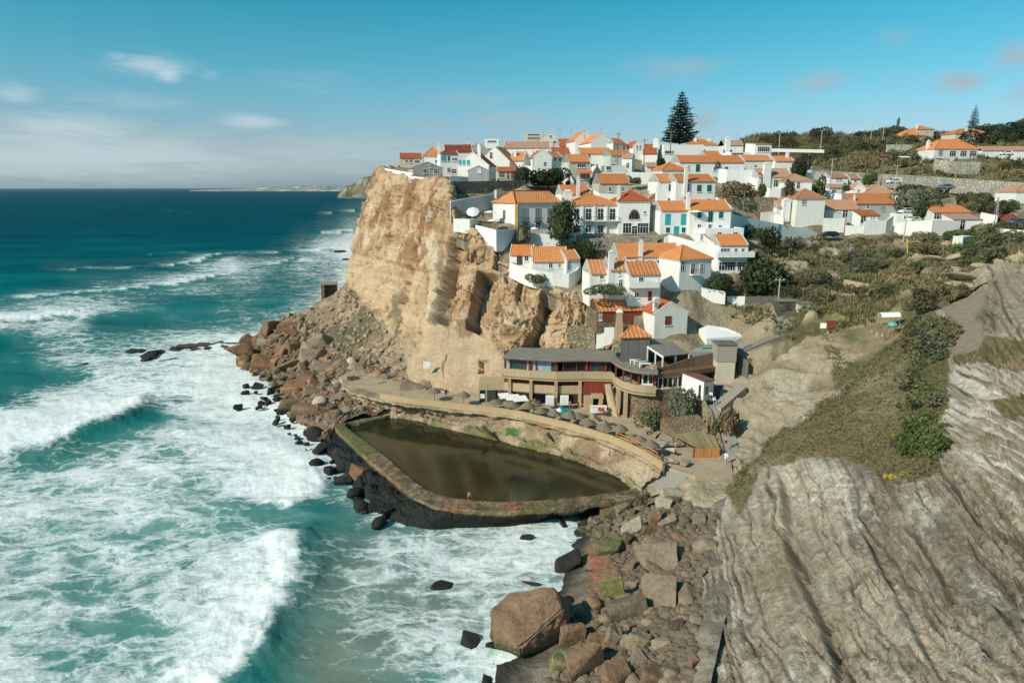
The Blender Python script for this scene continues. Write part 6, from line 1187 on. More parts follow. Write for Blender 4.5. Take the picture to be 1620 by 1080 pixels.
def box_thing(name, label, cat, px, py, t, w, h, d, mat, rz=0, group=None, parts=()):
    o = P(px, py, t); root = empty(name, o, rz); tag(root, label, cat, group); MB().box(-w / 2, 0, 0, w / 2, d, h).build('body', mat, root)
    for nm, b, mt in parts: MB().box(*b).build(nm, mt, root)
    return root
for i, (px, lab) in enumerate(((870, 'white drinks fridge left of the middle pillar'), (893, 'white drinks fridge right of the middle pillar'))):
    box_thing('fridge', lab, 'fridge', px, 641, 124, 1.5, 1.7, .8, 'white_paint', 0, None, [('door', (-.7, -.05, .1, -.02, -.003, 1.6), 'cloth_white'), ('door', (.02, -.05, .1, .7, -.003, 1.6), 'cloth_white')])
box_thing('counter', 'white counter inside the restaurant entrance', 'counter', 947, 653, 120.8, 2.8, 1.1, .8, 'white_paint', 0, None, [('top', (-1.5, -.1, 1.103, 1.5, .9, 1.16), 'cloth_white')])
for i, (px, py) in enumerate(((949, 654), (954, 655))):
    r = box_thing('chair', ['red plastic chair in front of the white counter, left one', 'red plastic chair in front of the white counter, right one'][i], 'chair', px, py, 119.6, .5, .06, .5, 'red_paint'); 
    for ch in r.children: ch.location.z = .45; ch.name = 'seat'
    MB().box(-.25, .45, .5, .25, .5, 1.0).build('backrest', 'red_paint', r)
    for a in (-.22, .18):
        for b in (0.02, .44): MB().box(a, b, 0, a + .04, b + .04, .45).build('leg', 'red_paint', r)
# stone obelisk chimney
o = P(978, 556, 123.5); root = empty('stone_chimney', o); tag(root, 'tapering beige stone chimney tower with white cap above the restaurant', 'chimney')
MB().prism([(-1.1, -.9, 0), (1.1, -.9, 0), (1.1, .9, 0), (-1.1, .9, 0)], [(-.95, -.8, 2.2), (.95, -.8, 2.2), (.95, .8, 2.2), (-.95, .8, 2.2)]).build('base', 'rubble_wall', root)
MB().prism([(-.8, -.7, 2.2), (.8, -.7, 2.2), (.8, .7, 2.2), (-.8, .7, 2.2)], [(-.4, -.35, 7.2), (.4, -.35, 7.2), (.4, .35, 7.2), (-.4, .35, 7.2)]).build('shaft', 'beige_render', root)
MB().prism([(-.6, -.5, 7.2), (.6, -.5, 7.2), (.6, .5, 7.2), (-.6, .5, 7.2)], [(-.2, -.2, 7.8), (.2, -.2, 7.8), (.2, .2, 7.8), (-.2, .2, 7.8)]).build('cap', 'white_stucco', root)
# open pavilion on the roof terrace
o = PZ(1050, 14.7, 121); root = empty('pavilion', o); tag(root, 'open pavilion with sloping grey board roof and white posts on the terrace', 'pavilion')
q = [P(1012, 539, 124), P(1050, 564, 118.5), P(1090, 560, 121), P(1052, 534, 128)]
m = MB(); m.prism([(p.x - o.x, p.y - o.y, p.z - o.z) for p in q], [(p.x - o.x, p.y - o.y, p.z - o.z + .15) for p in q]); m.build('roof', 'grey_sheet', root)
m = MB(); a, b = q[0] - o, q[1] - o; m.prism([(a.x - .1, a.y, a.z - .3), (b.x - .1, b.y, b.z - .3), (b.x + .1, b.y + .1, b.z - .3), (a.x + .1, a.y + .1, a.z - .3)], [(a.x - .1, a.y, a.z - .01), (b.x - .1, b.y, b.z - .01), (b.x + .1, b.y + .1, b.z - .01), (a.x + .1, a.y + .1, a.z - .01)]); m.build('white_beam', 'white_paint', root)
for k in (0.02, .35, .68, .97):
    p = q[0] + (q[1] - q[0]) * k - o; MB().box(p.x - .1, p.y, -.3, p.x + .1, p.y + .2, p.z - .31).build('post', 'white_paint', root)
p = q[2] - o; MB().box(p.x - .1, p.y, -.3, p.x + .1, p.y + .2, p.z).build('post', 'white_paint', root); p = (q[1] + q[2]) / 2 - o; MB().box(p.x - .15, p.y + .4, -.3, p.x + .15, p.y + .7, p.z).build('post', 'white_paint', root)
mm = MB(); mm.prism([(q[3].x - o.x - 1, q[3].y - o.y - 1, -.3), (q[2].x - o.x - .5, q[2].y - o.y + .6, -.3), (q[2].x - o.x, q[2].y - o.y + .9, -.3), (q[3].x - o.x, q[3].y - o.y - .6, -.3)], [(q[3].x - o.x - 1, q[3].y - o.y - 1, q[3].z - o.z - .1), (q[2].x - o.x - .5, q[2].y - o.y + .6, q[2].z - o.z - .1), (q[2].x - o.x, q[2].y - o.y + .9, q[2].z - o.z - .1), (q[3].x - o.x, q[3].y - o.y - .6, q[3].z - o.z - .1)]); mm.build('back_wall', 'brown_wood', root)
for i, (px, py, lab, mt) in enumerate(((1012, 566, 'low terrace table with white top nearest the pavilion posts', 'cloth_white'), (1016, 570, 'low terrace table with teal top beside the white one', 'pool_teal'), (1020, 575, 'long white terrace bench at the edge of the roof', 'cloth_white'), (1005, 560, 'small white table at the back of the roof terrace', 'cloth_white'))):
    o = PZ(px, 14.75, 119.6 + i * .2 - (2.2 if i == 2 else 0)); r = empty('terrace_table', o); tag(r, lab, 'table'); MB().box(-1, -.4, .7, 1, .4, .78).build('top', mt, r)
    for a in (-.9, .84): MB().box(a, -.3, 0, a + .06, .3, .7).build('leg', 'white_paint', r)
# white shed with brown roof on the ledge over the stairs
o = P(1112, 634, 113); root = empty('shed', o); tag(root, 'small white shed with brown lean-to roof and one dark door by the stairs', 'shed')
A0, A1, A2 = P(1079, 607, 117.5) - o, Vector((0, 0, .6)), P(1128, 622, 115) - o; A3 = A0 + (A2 - A1)
for v in (A0, A1, A2, A3): v.z = 0
lo = [(v.x, v.y, -.2) for v in (A0, A1, A2, A3)]; hi = [(A0.x, A0.y, 3.4), (A1.x, A1.y, 3.3), (A2.x, A2.y, 2.9), (A3.x, A3.y, 3.0)]
MB().prism(lo, hi).build('wall', 'white_stucco', root)
c = (A0 + A1 + A2 + A3) / 4; ro = [Vector((c.x + (v[0] - c.x) * 1.1, c.y + (v[1] - c.y) * 1.1, v[2] + .01)) for v in hi]; MB().prism([tuple(v) for v in ro], [(v.x, v.y, v.z + .14) for v in ro]).build('roof', 'brown_sheet', root)
d = (A0 - A1).normalized(); nn = Vector((d.y, -d.x, 0)); nn = nn if nn.y < 0 else -nn
def slab(c, w, z0, z1, nm, mt): a = c - d * w / 2 + nn * .03; b = c + d * w / 2 + nn * .03; MB().prism([(a.x, a.y, z0), (b.x, b.y, z0), (b.x - nn.x * .05, b.y - nn.y * .05, z0), (a.x - nn.x * .05, a.y - nn.y * .05, z0)], [(a.x, a.y, z1), (b.x, b.y, z1), (b.x - nn.x * .05, b.y - nn.y * .05, z1), (a.x - nn.x * .05, a.y - nn.y * .05, z1)]).build(nm, mt, root)
slab(A1 + d * .9, .5, .3, 2.5, 'door', 'glass_dark')
d = (A2 - A1).normalized(); nn = Vector((d.y, -d.x, 0)); slab(A1 + d * 1.0, .8, .9, 2.3, 'window', 'glass_dark')
mt_ = MB(); mt_.prism([(A0.x, A0.y, -4), (A1.x - .1, A1.y, -4), (A2.x, A2.y, -4), (A3.x, A3.y, -4)], [(A0.x, A0.y, -.21), (A1.x, A1.y, -.21), (A2.x, A2.y, -.21), (A3.x, A3.y, -.21)]); mt_.build('base', 'brown_stone', root)
# concrete tower box at the corner of the deck
o = P(1147, 600, 120); root = empty('concrete_tower', o); tag(root, 'square pale concrete tower between two board fences', 'tower'); MB().box(-1.6, 0, -1, 1.6, 3, 3.2).build('lower_wall', 'cream_stucco', root); MB().box(-1.7, -.1, 3.2, 1.7, 3.1, 6.2).build('upper_wall', 'concrete', root); MB().box(-1.9, -.3, 6.2, 1.9, 3.3, 6.35).build('cap', 'grey_boards', root)
# the deck and paved yard behind the fences
for nm, pz, mt, lab in (('deck', [(1180, 555, 121.8), (1213, 540, 121.4), (1264, 526, 120.5), (1285, 517, 122), (1262, 500, 126.5), (1228, 500, 128), (1218, 530, 124.5), (1180, 546, 124)], 'grey_sheet', None), ('yard', [(1092, 556, 121.5), (1135, 555, 122), (1180, 550, 123.5), (1190, 540, 126), (1120, 546, 126), (1100, 550, 124.5)], 'concrete', None)):
    q = [P(*a) for a in pz]; o = q[0]; m = MB(); m.prism([(p.x, p.y, p.z - 1.5) for p in q], [(p.x, p.y, p.z - .1) for p in q]); struct(m.build(nm, mt))
tag(MB().box(-1.6, 0, 0, 1.6, .9, .06).build('pool_cover', 'pool_teal', None, False, P(1124, 550, 123.6)), 'thin turquoise cover lying on the paved yard', 'cover')
tag(wall('solar_panels', None, None, [(1172, 553, 123.2, .0), (1190, 546, 122.8, .0)], 'blue_cloth', .9), 'dark blue folded panels leaning on the deck', 'panels')
# cane hut with reed roof
o = PZ(1116, ZP, 102.5); root = empty('cane_hut', o); tag(root, 'beach hut with orange cane wall and reed pergola roof', 'hut')
q = [P(1064, 688, 106), P(1100, 707, 102), P(1139, 710, 102), P(1126, 680, 107.5)]; m = MB(); m.prism([(p.x - o.x, p.y - o.y, p.z - o.z) for p in q], [(p.x - o.x, p.y - o.y, p.z - o.z + .12) for p in q]); m.build('roof', 'reed_roof', root)
q = [P(1096, 708, 101.9), P(1140, 711, 101.9)]; m = MB(); strip(m, [(p.x - o.x, p.y - o.y) for p in q], -.3, q[0].z - o.z - .05, .15); m.build('wall', 'cane', root)
for p in (P(1066, 690, 106), P(1098, 708, 101.9), P(1139, 711, 101.9), P(1124, 682, 107)): v = p - o; MB().tube((v.x, v.y, -.3), (v.x, v.y, v.z), .09).build('post', 'brown_wood', root)
box_thing('notice_board', 'blank white board leaning on the cane hut', 'board', 1096, 747, 101, 1.5, 1.5, .1, 'white_paint', 0, None, [('leg', (-.7, .1, 0, -.6, .3, 1.2), 'metal_grey'), ('leg', (.6, .1, 0, .7, .3, 1.2), 'metal_grey')])
m = MB(); q = [P(1045, 662, 110.5), P(1105, 655, 111), P(1130, 690, 105.8), P(1075, 690, 106)]; m.prism([(p.x, p.y, ZP - .5) for p in q], [(p.x, p.y, p.z) for p in q]); struct(m.build('garden_bank', 'brown_stone'))
# orange railing on the parapet
m = MB(); pr = [Q(a, b, 7.5) for a, b in ((975, 684), (1000, 694), (1022, 706), (1040, 716))]; o = pr[0]
for a, b in zip(pr, pr[1:]): m.tube(a - o, b - o, .07); m.tube(a - o - Vector((0, 0, .45)), b - o - Vector((0, 0, .45)), .05)
for p in pr: m.tube(p - o - Vector((0, 0, 1.0)), p - o, .06)
tag(m.build('handrail', 'orange_rail', None, False, o), 'orange handrail running along the end of the parapet', 'railing')
# square white plaque low on the cliff, concrete bunker blocks
tag(MB().box(-.7, -.12, -.7, .7, 0, .7).build('plaque', 'white_paint', None, False, P(676, 575, 139) + Vector((0, -.9, 0))), 'small square white plaque on the smooth foot of the cliff', 'plaque')
o = P(521, 470, 197); r = empty('concrete_block', o, .2); tag(r, 'hollow concrete block perched on the far shoulder of the rockfall', 'block')
MB().box(-2.2, 0, -1, -1.3, 3.4, 3.6).box(-1.3, 2.8, -1, 2.2, 3.4, 3.6).build('wall', 'brown_stone', r); MB().prism([(-2.3, -.1, 3.602), (2.4, -.1, 3.602), (2.4, 3.5, 3.602), (-2.3, 3.5, 3.602)], [(-2.3, -.1, 4.4), (2.4, -.1, 4.2), (2.4, 3.5, 4.2), (-2.3, 3.5, 4.4)]).build('slab', 'concrete', r)
W2 = [('garden_wall', 'white wall between the turquoise window houses and the rubble terrace', [(1132, 312, 160, 5), (1150, 322, 158, 5), (1158, 330, 155, 5)], 'white_stucco'),
 ('garden_wall', 'white yard wall left of the hidden stepped pink house', [(1205, 336, 172, 2), (1222, 335, 172.5, 2), (1240, 345, 170, 2.4)], 'white_stucco'),
 ('garden_wall', 'low cream wall below the porch cottage on the headland', [(787, 287, 175, 1.2), (815, 288, 176, 1.2), (834, 284, 178, 1.2)], 'grey_stucco'),
 ('garden_wall', 'short white wall under the tall utility pole', [(830, 262, 196, 2), (845, 263, 195, 2), (873, 263, 196, 2.4)], 'white_stucco'),
 ('garden_wall', 'white ramp wall falling to the narrow cream house', [(888, 262, 192, 3), (900, 276, 184, 2.6), (908, 292, 178, 2)], 'white_stucco'),
 ('garden_wall', 'long white wall behind the chapel-like roof', [(995, 300, 168, 1.6), (1040, 303, 166, 1.6)], 'pale_stone'),
 ('garden_wall', 'white wall in front of the cream bungalow with the iron fence', [(930, 296, 168, 3), (948, 306, 165, 3), (985, 308, 165, 3)], 'white_stucco'),
 ('garden_wall', 'white terrace wall under the skyline block and its dark window strip', [(1040, 262, 196, 2), (1075, 264, 195, 2), (1110, 270, 191, 2)], 'white_stucco'),
 ('garden_wall', 'white wall beneath the plain orange roofed house at the village end', [(1222, 268, 194, 2), (1258, 268, 193, 2), (1288, 275, 194, 2)], 'white_stucco'),
 ('garden_wall', 'white wall at the foot of the small houses under the road wall', [(1288, 302, 187, 2.6), (1312, 308, 185, 2.6), (1345, 309, 184, 2.6)], 'white_stucco'),
 ('garden_wall', 'white wall between blank gable house and shaded brown roofed house', [(1302, 300, 184, 2.4), (1330, 308, 181, 3), (1350, 312, 180, 3)], 'white_stucco'),
 ('street_wall', 'white stepped wall right of the bright white street wall', [(1338, 356, 168, 2.6), (1352, 358, 167.5, 2.2), (1369, 358, 167, 2.4)], 'white_stucco'),
 ('retaining_wall', 'old stone wall above the ravine rocks, right of the whitewashed platform', [(1180, 500, 131, 3), (1204, 498, 130, 3.6), (1226, 494, 130, 4)], 'rubble_wall'),
 ('garden_wall', 'small ruined tan wall beside the path in the gully', [(1276, 433, 141, 1.4), (1300, 430, 141.5, 1.6), (1323, 434, 141, 2)], 'beige_render'),
 ('garden_wall', 'long tan path wall running right through the gully scrub', [(1335, 442, 138, 1.4), (1362, 447, 136, 1.4), (1392, 453, 134, 1.4)], 'beige_render'),
 ('garden_wall', 'low pale field wall behind the flat green plot', [(1300, 488, 126, .8), (1360, 487, 124, .8), (1400, 490, 121, .8)], 'pale_stone'),
 ('stone_wall', 'angled rubble wall of the little canopy terrace on the grassy slope', [(1376, 515, 112, 2.4), (1398, 528, 107.5, 3.2), (1452, 512, 108, 2.2)], 'rubble_wall')]
for nm, lab, pts, mt in W2: wall(nm, lab, 'wall', pts, mt)
# ================================================================== BOULDERS
RNG = random.Random(7); NR = np.random.RandomState(5)
ROCKS = {}
def rock_mesh(kind, i, mat, flat=1.0):
    key = (kind, i, mat)
    if key in ROCKS: return ROCKS[key]
    rs = np.random.RandomState(100 + i + (50 if kind == 'round' else 0)); bm = bmesh.new()
    if kind == 'angular':
        a = rs.uniform(-1, 1, (13, 3)); a = np.sign(a) * np.abs(a) ** .35 * np.array([1, .8, .75]); a *= rs.uniform(.75, 1.0, (13, 1))
        for p in a: bm.verts.new(p)
        r = bmesh.ops.convex_hull(bm, input=bm.verts); bmesh.ops.delete(bm, geom=[v for v in bm.verts if not v.link_faces], context='VERTS')
        bmesh.ops.dissolve_limit(bm, angle_limit=.25, verts=bm.verts, edges=bm.edges)
        bmesh.ops.bevel(bm, geom=list(bm.edges), offset=.05, segments=1, affect='EDGES'); bmesh.ops.triangulate(bm, faces=bm.faces)
        bmesh.ops.subdivide_edges(bm, edges=bm.edges, cuts=2, use_grid_fill=True); amp = .07
    else:
        bmesh.ops.create_icosphere(bm, subdivisions=3, radius=1); amp = .22
        for v in bm.verts: v.co = Vector((v.co.x, v.co.y * .8, v.co.z * .7))
    A = np.array([v.co[:] for v in bm.verts]); d = (fbm(A[:, 0] * 1.7 + i * 9, A[:, 1] * 1.7, A[:, 2] * 1.7, 4, 500 + i, .6) - .5) * 2 * amp; d += (fbm(A[:, 0] * 6, A[:, 1] * 6, A[:, 2] * 6 + i, 3, 520) - .5) * .06
    A = A * (1 + d)[:, None]
    for v, c in zip(bm.verts, A): v.co = c
    me = bpy.data.meshes.new('boulder'); bm.to_mesh(me); bm.free(); me.materials.append(MAT[mat])
    if kind == 'round': me.polygons.foreach_set('use_smooth', [True] * len(me.polygons))
    ROCKS[key] = me; return me
def boulder(p, rx, rz, mat, label, group=None, kind='angular', i=None, rot=None, name='boulder'):
    i = RNG.randrange(9) if i is None else i
    o = link(name, rock_mesh(kind, i, mat), None, p, rot or (RNG.uniform(-.35, .35), RNG.uniform(-.35, .35), RNG.uniform(0, 6.28)))
    o.scale = (rx, rx * RNG.uniform(.8, 1.1), rz); return tag(o, label, 'boulder', group)
def bould_px(S, px, py, w, h, mat, label, group=None, kind='angular', z=None, **k):
    p = Q(px, py + h * .3, z) if z is not None else S.at(px, py + h * .3, 6); t = project(np.array(p[:]))[2]; t = float(t); r = w * t / F * .5; rz = h * t / F * .55
    return boulder(p + Vector((0, r * .3, rz * .15)), r * 1.3, rz * 1.35, mat, label, group, kind, **k)
# the giant slab at the water's edge
q = [Q(776, 962, 3.4), Q(806, 938, 4.2), Q(846, 940, 4.6), Q(878, 926, 5.4), Q(890, 962, 4.6), Q(823, 1024, 2.6), Q(783, 1014, 1.6), Q(784, 1032, -.6), Q(828, 1050, -.6), Q(900, 1022, -.3), Q(912, 985, .4)]
q += [Vector((q[3].x, q[3].y + .5, -.5)), Vector((q[0].x, q[0].y, -.6)), Vector((q[1].x, q[1].y + .5, -.6)), Q(896, 985, 3.0)]
o = q[8].copy(); o.z = 0; bm = bmesh.new()
for v in q: bm.verts.new(v - o)
bmesh.ops.convex_hull(bm, input=bm.verts); bmesh.ops.delete(bm, geom=[v for v in bm.verts if not v.link_faces], context='VERTS')
bmesh.ops.bevel(bm, geom=list(bm.edges), offset=.14, segments=2, affect='EDGES'); bmesh.ops.triangulate(bm, faces=bm.faces); bmesh.ops.subdivide_edges(bm, edges=bm.edges, cuts=7, use_grid_fill=True)
bmesh.ops.recalc_face_normals(bm, faces=bm.faces); bm.normal_update()
A = np.array([v.co[:] for v in bm.verts]); d = (fbm(A[:, 0] * .6, A[:, 1] * .6, A[:, 2] * .6, 5, 531, .6) - .5) * .9 + (fbm(A[:, 0] * 2.5, A[:, 1] * 2.5, A[:, 2] * 2.5, 4, 532) - .5) * .22
for v, k in zip(bm.verts, d): v.co += v.normal * float(k)
me = bpy.data.meshes.new('boulder'); bm.to_mesh(me); bm.free(); me.materials.append(MAT['boulder_brown']); tag(link('boulder', me, None, o), 'largest tilted brown slab of rock at the water edge, green at its foot', 'boulder')
HERO = [(967, 864, 42, 36, 'boulder_green', 'rounded green mossy boulder beside the red sand patch'), (964, 927, 40, 64, 'boulder_green', 'tall pointed boulder striped with green moss'),
 (901, 887, 48, 40, 'boulder_black', 'largest black wet boulder at the edge of the surf'), (1047, 885, 60, 50, 'boulder_grey', 'broad flat grey-brown block, upper one of the two big beach blocks'),
 (1050, 940, 56, 78, 'boulder_grey', 'large pointed grey block standing on the beach next to the deep shadow'), (997, 966, 60, 50, 'boulder_grey', 'long tilted brown slab left of the pointed grey block'),
 (907, 1003, 40, 56, 'boulder_brown', 'brown block directly right of the giant tilted slab'), (941, 1003, 38, 52, 'boulder_brown', 'square brown boulder right of the block beside the giant slab'), (968, 1003, 28, 56, 'boulder_grey', 'narrow upright grey-brown boulder in the middle of the boulder field'),
 (931, 1050, 62, 60, 'boulder_brown', 'big brown boulder at the bottom edge of the picture'), (979, 1066, 56, 50, 'boulder_brown', 'rounded brown boulder at the bottom edge, right of the big brown one'), (1010, 1045, 36, 28, 'boulder_grey', 'small grey block above the rounded bottom boulder'),
 (1056, 1048, 46, 30, 'boulder_grey', 'dark flat boulder close to the foot of the grey rock slope'), (890, 1047, 34, 46, 'boulder_green', 'green streaked boulder under the giant tilted slab'), (1038, 1070, 42, 36, 'boulder_brown', 'brown boulder in the bottom right corner of the beach'),
 (992, 1018, 24, 34, 'boulder_grey', 'oval grey boulder right of the narrow upright one'), (1014, 1013, 38, 38, 'boulder_grey', 'speckled grey boulder in the lower beach'), (1064, 985, 26, 38, 'boulder_grey', 'grey boulder leaning below the deep shadow'), (1087, 962, 18, 22, 'boulder_pale', 'pale small block against the rock slope'),
 (1038, 816, 24, 40, 'boulder_brown', 'upright brown boulder near the end of the pool'), (1002, 832, 36, 38, 'boulder_pale', 'pale boulder with green cap below the pool wall'), (1032, 838, 28, 20, 'boulder_brown', 'low brown boulder beneath the upright one'), (987, 804, 26, 20, 'boulder_green', 'pale green boulder touching the pool wall'),
 (1068, 790, 38, 28, 'boulder_pale', 'large pale boulder by the end of the pool steps'), (1050, 797, 26, 22, 'boulder_pale', 'smaller pale boulder left of the large pale one'), (1026, 858, 30, 28, 'boulder_grey', 'grey boulder above the two big beach blocks'), (1050, 772, 46, 14, 'boulder_grey', 'long fallen slab leaning on the apron edge')]
for px, py, w, h, mt, lab in HERO: bould_px(S_BEACH, px, py, w, h, mt, lab, i=RNG.choice((0, 2, 3, 5, 7)), rot=(RNG.uniform(-.25, .25), RNG.uniform(-.3, .3), RNG.uniform(-.4, .4)))
for px, py, w, h in [(744, 1018, 44, 28), (783, 1020, 36, 22), (839, 923, 30, 16), (833, 849, 20, 14), (907, 938, 28, 18), (922, 944, 22, 16), (941, 861, 20, 14), (922, 868, 18, 12), (937, 917, 34, 28), (930, 903, 22, 20), (798, 1068, 30, 26), (770, 1078, 24, 14), (700, 928, 34, 16), (895, 825, 26, 18), (921, 832, 18, 18), (938, 836, 16, 14), (945, 850, 14, 12), (860, 1040, 30, 20), (850, 1060, 30, 24), (876, 1022, 20, 16), (905, 965, 46, 30)]:
    bould_px(S_BEACH, px, py, w, h * .7, 'boulder_black', 'black wet boulder washed by the surf beside the beach', 'black boulders at the edge of the beach', 'angular', z=0)
THERO = [(481, 556, 32, 54, 'boulder_grey', 'tall flat-faced grey slab in the middle of the rockfall'), (508, 536, 36, 42, 'boulder_grey', 'dark upright slab above the tall grey one'), (381, 553, 42, 30, 'boulder_rust', 'broad brown block at the seaward tip of the rockfall'), (415, 574, 38, 26, 'boulder_rust', 'orange-brown tilted block near the seaward tip'),
 (428, 517, 32, 34, 'boulder_brown', 'dark brown block on top of the seaward pile'), (453, 514, 28, 26, 'boulder_brown', 'square dark block right of the seaward pile top'), (559, 600, 20, 36, 'boulder_brown', 'narrow upright dark block beside the promenade start'), (582, 609, 38, 26, 'boulder_brown', 'squat brown block against the promenade start'),
 (516, 648, 30, 26, 'boulder_rust', 'round brown boulder at the corner of the pool'), (472, 604, 42, 30, 'boulder_rust', 'wide rusty block in the lower rockfall'), (650, 610, 50, 24, 'boulder_grey', 'long grey slab lying on the promenade under the cliff'), (607, 612, 24, 26, 'boulder_grey', 'grey boulder left of the long slab on the promenade'),
 (634, 508, 16, 40, 'boulder_pale', 'pale leaning slab on the rocky foot of the cliff'), (515, 568, 22, 22, 'boulder_rust', 'bright orange-brown block in the upper rockfall'), (447, 655, 32, 15, 'boulder_brown', 'flat block at the lowest edge of the rockfall'), (566, 746, 28, 30, 'boulder_rust', 'lone tan boulder on the black rocks outside the pool wall'),
 (453, 553, 36, 30, 'boulder_brown', 'brown block left of the tall grey slab')]
for px, py, w, h, mt, lab in THERO:
    if 'outside the pool' in lab: bould_px(S_RING, px, py, w, h, mt, lab, z=1.2)
    else: bould_px(S_TALUS, px, py, w, h, mt, lab)
def scatter(poly, n, S, sizes, mats, label, group, kinds, mind=.55, maxtry=40, z=None, seed=1):
    rs = random.Random(seed); xs = [p[0] for p in poly]; ys = [p[1] for p in poly]; out = []
    for k in range(n * maxtry):
        if len(out) >= n: break
        x, y = rs.uniform(min(xs), max(xs)), rs.uniform(min(ys), max(ys))
        if not bool(inpoly(np.array(x), np.array(y), poly)): continue
        w = sizes[0] + (sizes[1] - sizes[0]) * rs.random() ** 2.2
        if any(math.hypot(x - a, y - b) < (w + c) * mind for a, b, c in out): continue
        out.append((x, y, w)); bould_px(S, x, y, w, w * rs.uniform(.6, .9), rs.choice(mats), label, group, rs.choice(kinds), z=z)
    return out
scatter([(372, 560), (405, 520), (440, 505), (470, 500), (500, 540), (520, 600), (500, 660), (460, 660), (420, 600), (385, 585)], 54, S_TALUS, (20, 42), ['boulder_brown', 'boulder_brown', 'boulder_rust', 'boulder_grey'], 'angular brown block in the seaward half of the rockfall', 'brown blocks of the rockfall', ['angular'], .30, seed=2)
scatter([(500, 545), (560, 560), (640, 600), (650, 628), (560, 650), (500, 672), (490, 620)], 56, S_TALUS, (15, 32), ['boulder_brown', 'boulder_grey', 'boulder_grey', 'boulder_rust', 'boulder_pale'], 'angular grey-brown block in the landward half of the rockfall', 'grey-brown blocks of the rockfall', ['angular', 'angular', 'round'], .32, seed=3)
scatter([(450, 490), (520, 480), (600, 520), (640, 580), (560, 565), (480, 530)], 9, S_TALUS, (9, 18), ['boulder_pale', 'boulder_grey'], 'small pale block on the dry slope above the rockfall', 'small blocks on the dry slope', ['angular'], .8, seed=4)
scatter([(390, 600), (450, 625), (500, 680), (525, 720), (500, 715), (440, 670), (360, 640)], 14, S_TALUS, (10, 20), ['boulder_black'], 'black wet rock in the white foam below the rockfall', 'black rocks in the foam', ['round', 'angular'], .8, z=.1, seed=5)
scatter([(490, 680), (530, 690), (560, 760), (620, 815), (600, 825), (540, 775), (500, 730)], 24, S_RING, (20, 38), ['boulder_black'], 'black rock heaped against the seaward side of the pool wall', 'black rocks outside the pool wall', ['angular', 'round'], .42, z=.5, seed=6)
BP = [(900, 822), (975, 808), (1060, 780), (1140, 812), (1128, 860), (1112, 910), (1104, 970), (1094, 1085), (860, 1085), (905, 1030), (920, 960), (975, 900), (930, 850)]
o1 = scatter(BP, 78, S_BEACH, (18, 38), ['boulder_grey', 'boulder_brown', 'boulder_grey', 'boulder_brown', 'boulder_grey'], 'worn grey-brown boulder of the boulder beach', 'boulders of the beach', ['round', 'angular', 'angular'], .40, seed=8)
m_ = MB(); rs = random.Random(11); base = rock_mesh('round', 1, 'boulder_grey'); small = bmesh.new(); bmesh.ops.create_icosphere(small, subdivisions=2, radius=1); bv = np.array([v.co[:] for v in small.verts]); bf = np.array([[v.index for v in f.verts] for f in small.faces]); small.free()
VV, FF = [], []; c = 0; k = 0
while k < 1800 and c < 20000:
    c += 1; x, y = rs.uniform(860, 1145), rs.uniform(775, 1090)
    if not bool(inpoly(np.array(x), np.array(y), BP)): continue
    p = S_BEACH.at(x, y, 5); r = rs.uniform(.2, .62) * (1.25 if x > 1040 else 1); a = rs.uniform(0, 6.28); A = bv * (1 + (NR.rand(len(bv), 1) - .5) * .25) * np.array([r, r * .75, r * .6])
    A = np.stack([A[:, 0] * math.cos(a) - A[:, 1] * math.sin(a), A[:, 0] * math.sin(a) + A[:, 1] * math.cos(a), A[:, 2]], 1) + np.array(p[:]); FF.append(bf + len(VV) * len(bv)); VV.append(A); k += 1
o = link('pebbles', mesh_np('pebbles', np.concatenate(VV), np.concatenate(FF), 'cobble')) if False else None
m_rock('cobble', (.17, .125, .085), (.30, .225, .155), (.105, .08, .055), 1.2, .6)
o = link('pebbles', mesh_np('pebbles', np.concatenate(VV), np.concatenate(FF), 'cobble')); tag(o, 'grey and tan cobbles filling the gaps between the beach boulders', 'cobbles', None, 'stuff')
for px, py, w, h in [(296, 548, 30, 9), (318, 546, 24, 8), (338, 544, 30, 9), (358, 546, 26, 9), (376, 547, 26, 9), (306, 553, 16, 6), (350, 551, 18, 6), (328, 552, 20, 6)]: bould_px(None, px, py, w, h * .8, 'reef_rock', 'low brown reef rock in the line running from the rockfall into the foam', 'brown reef rocks', 'angular', z=.1, rot=(RNG.uniform(-.3, .3), 0, RNG.uniform(0, 6)), name='reef_rock')
for px, py, w, h in [(240, 562, 40, 16), (226, 568, 26, 10), (262, 571, 24, 9), (206, 556, 26, 8), (222, 555, 20, 7), (275, 553, 30, 9), (256, 557, 22, 8), (124, 578, 30, 7), (112, 581, 18, 5)]: bould_px(None, px, py, w, h * .7, 'boulder_black', 'black reef rock awash in the foam left of the brown reef', 'black reef rocks', 'angular', z=.05, rot=(RNG.uniform(-.3, .3), 0, RNG.uniform(0, 6)), name='reef_rock')
for px, py, w, h, lab in [(537, 397, 16, 4, 'tiny dark rock far out in the foam by the cliff'), (547, 410, 10, 5, 'tiny dark rock nearest the cliff edge')]: bould_px(None, px, py, w, h * .8, 'boulder_black', lab, None, 'round', z=.1, rot=(0, 0, .2), name='reef_rock')
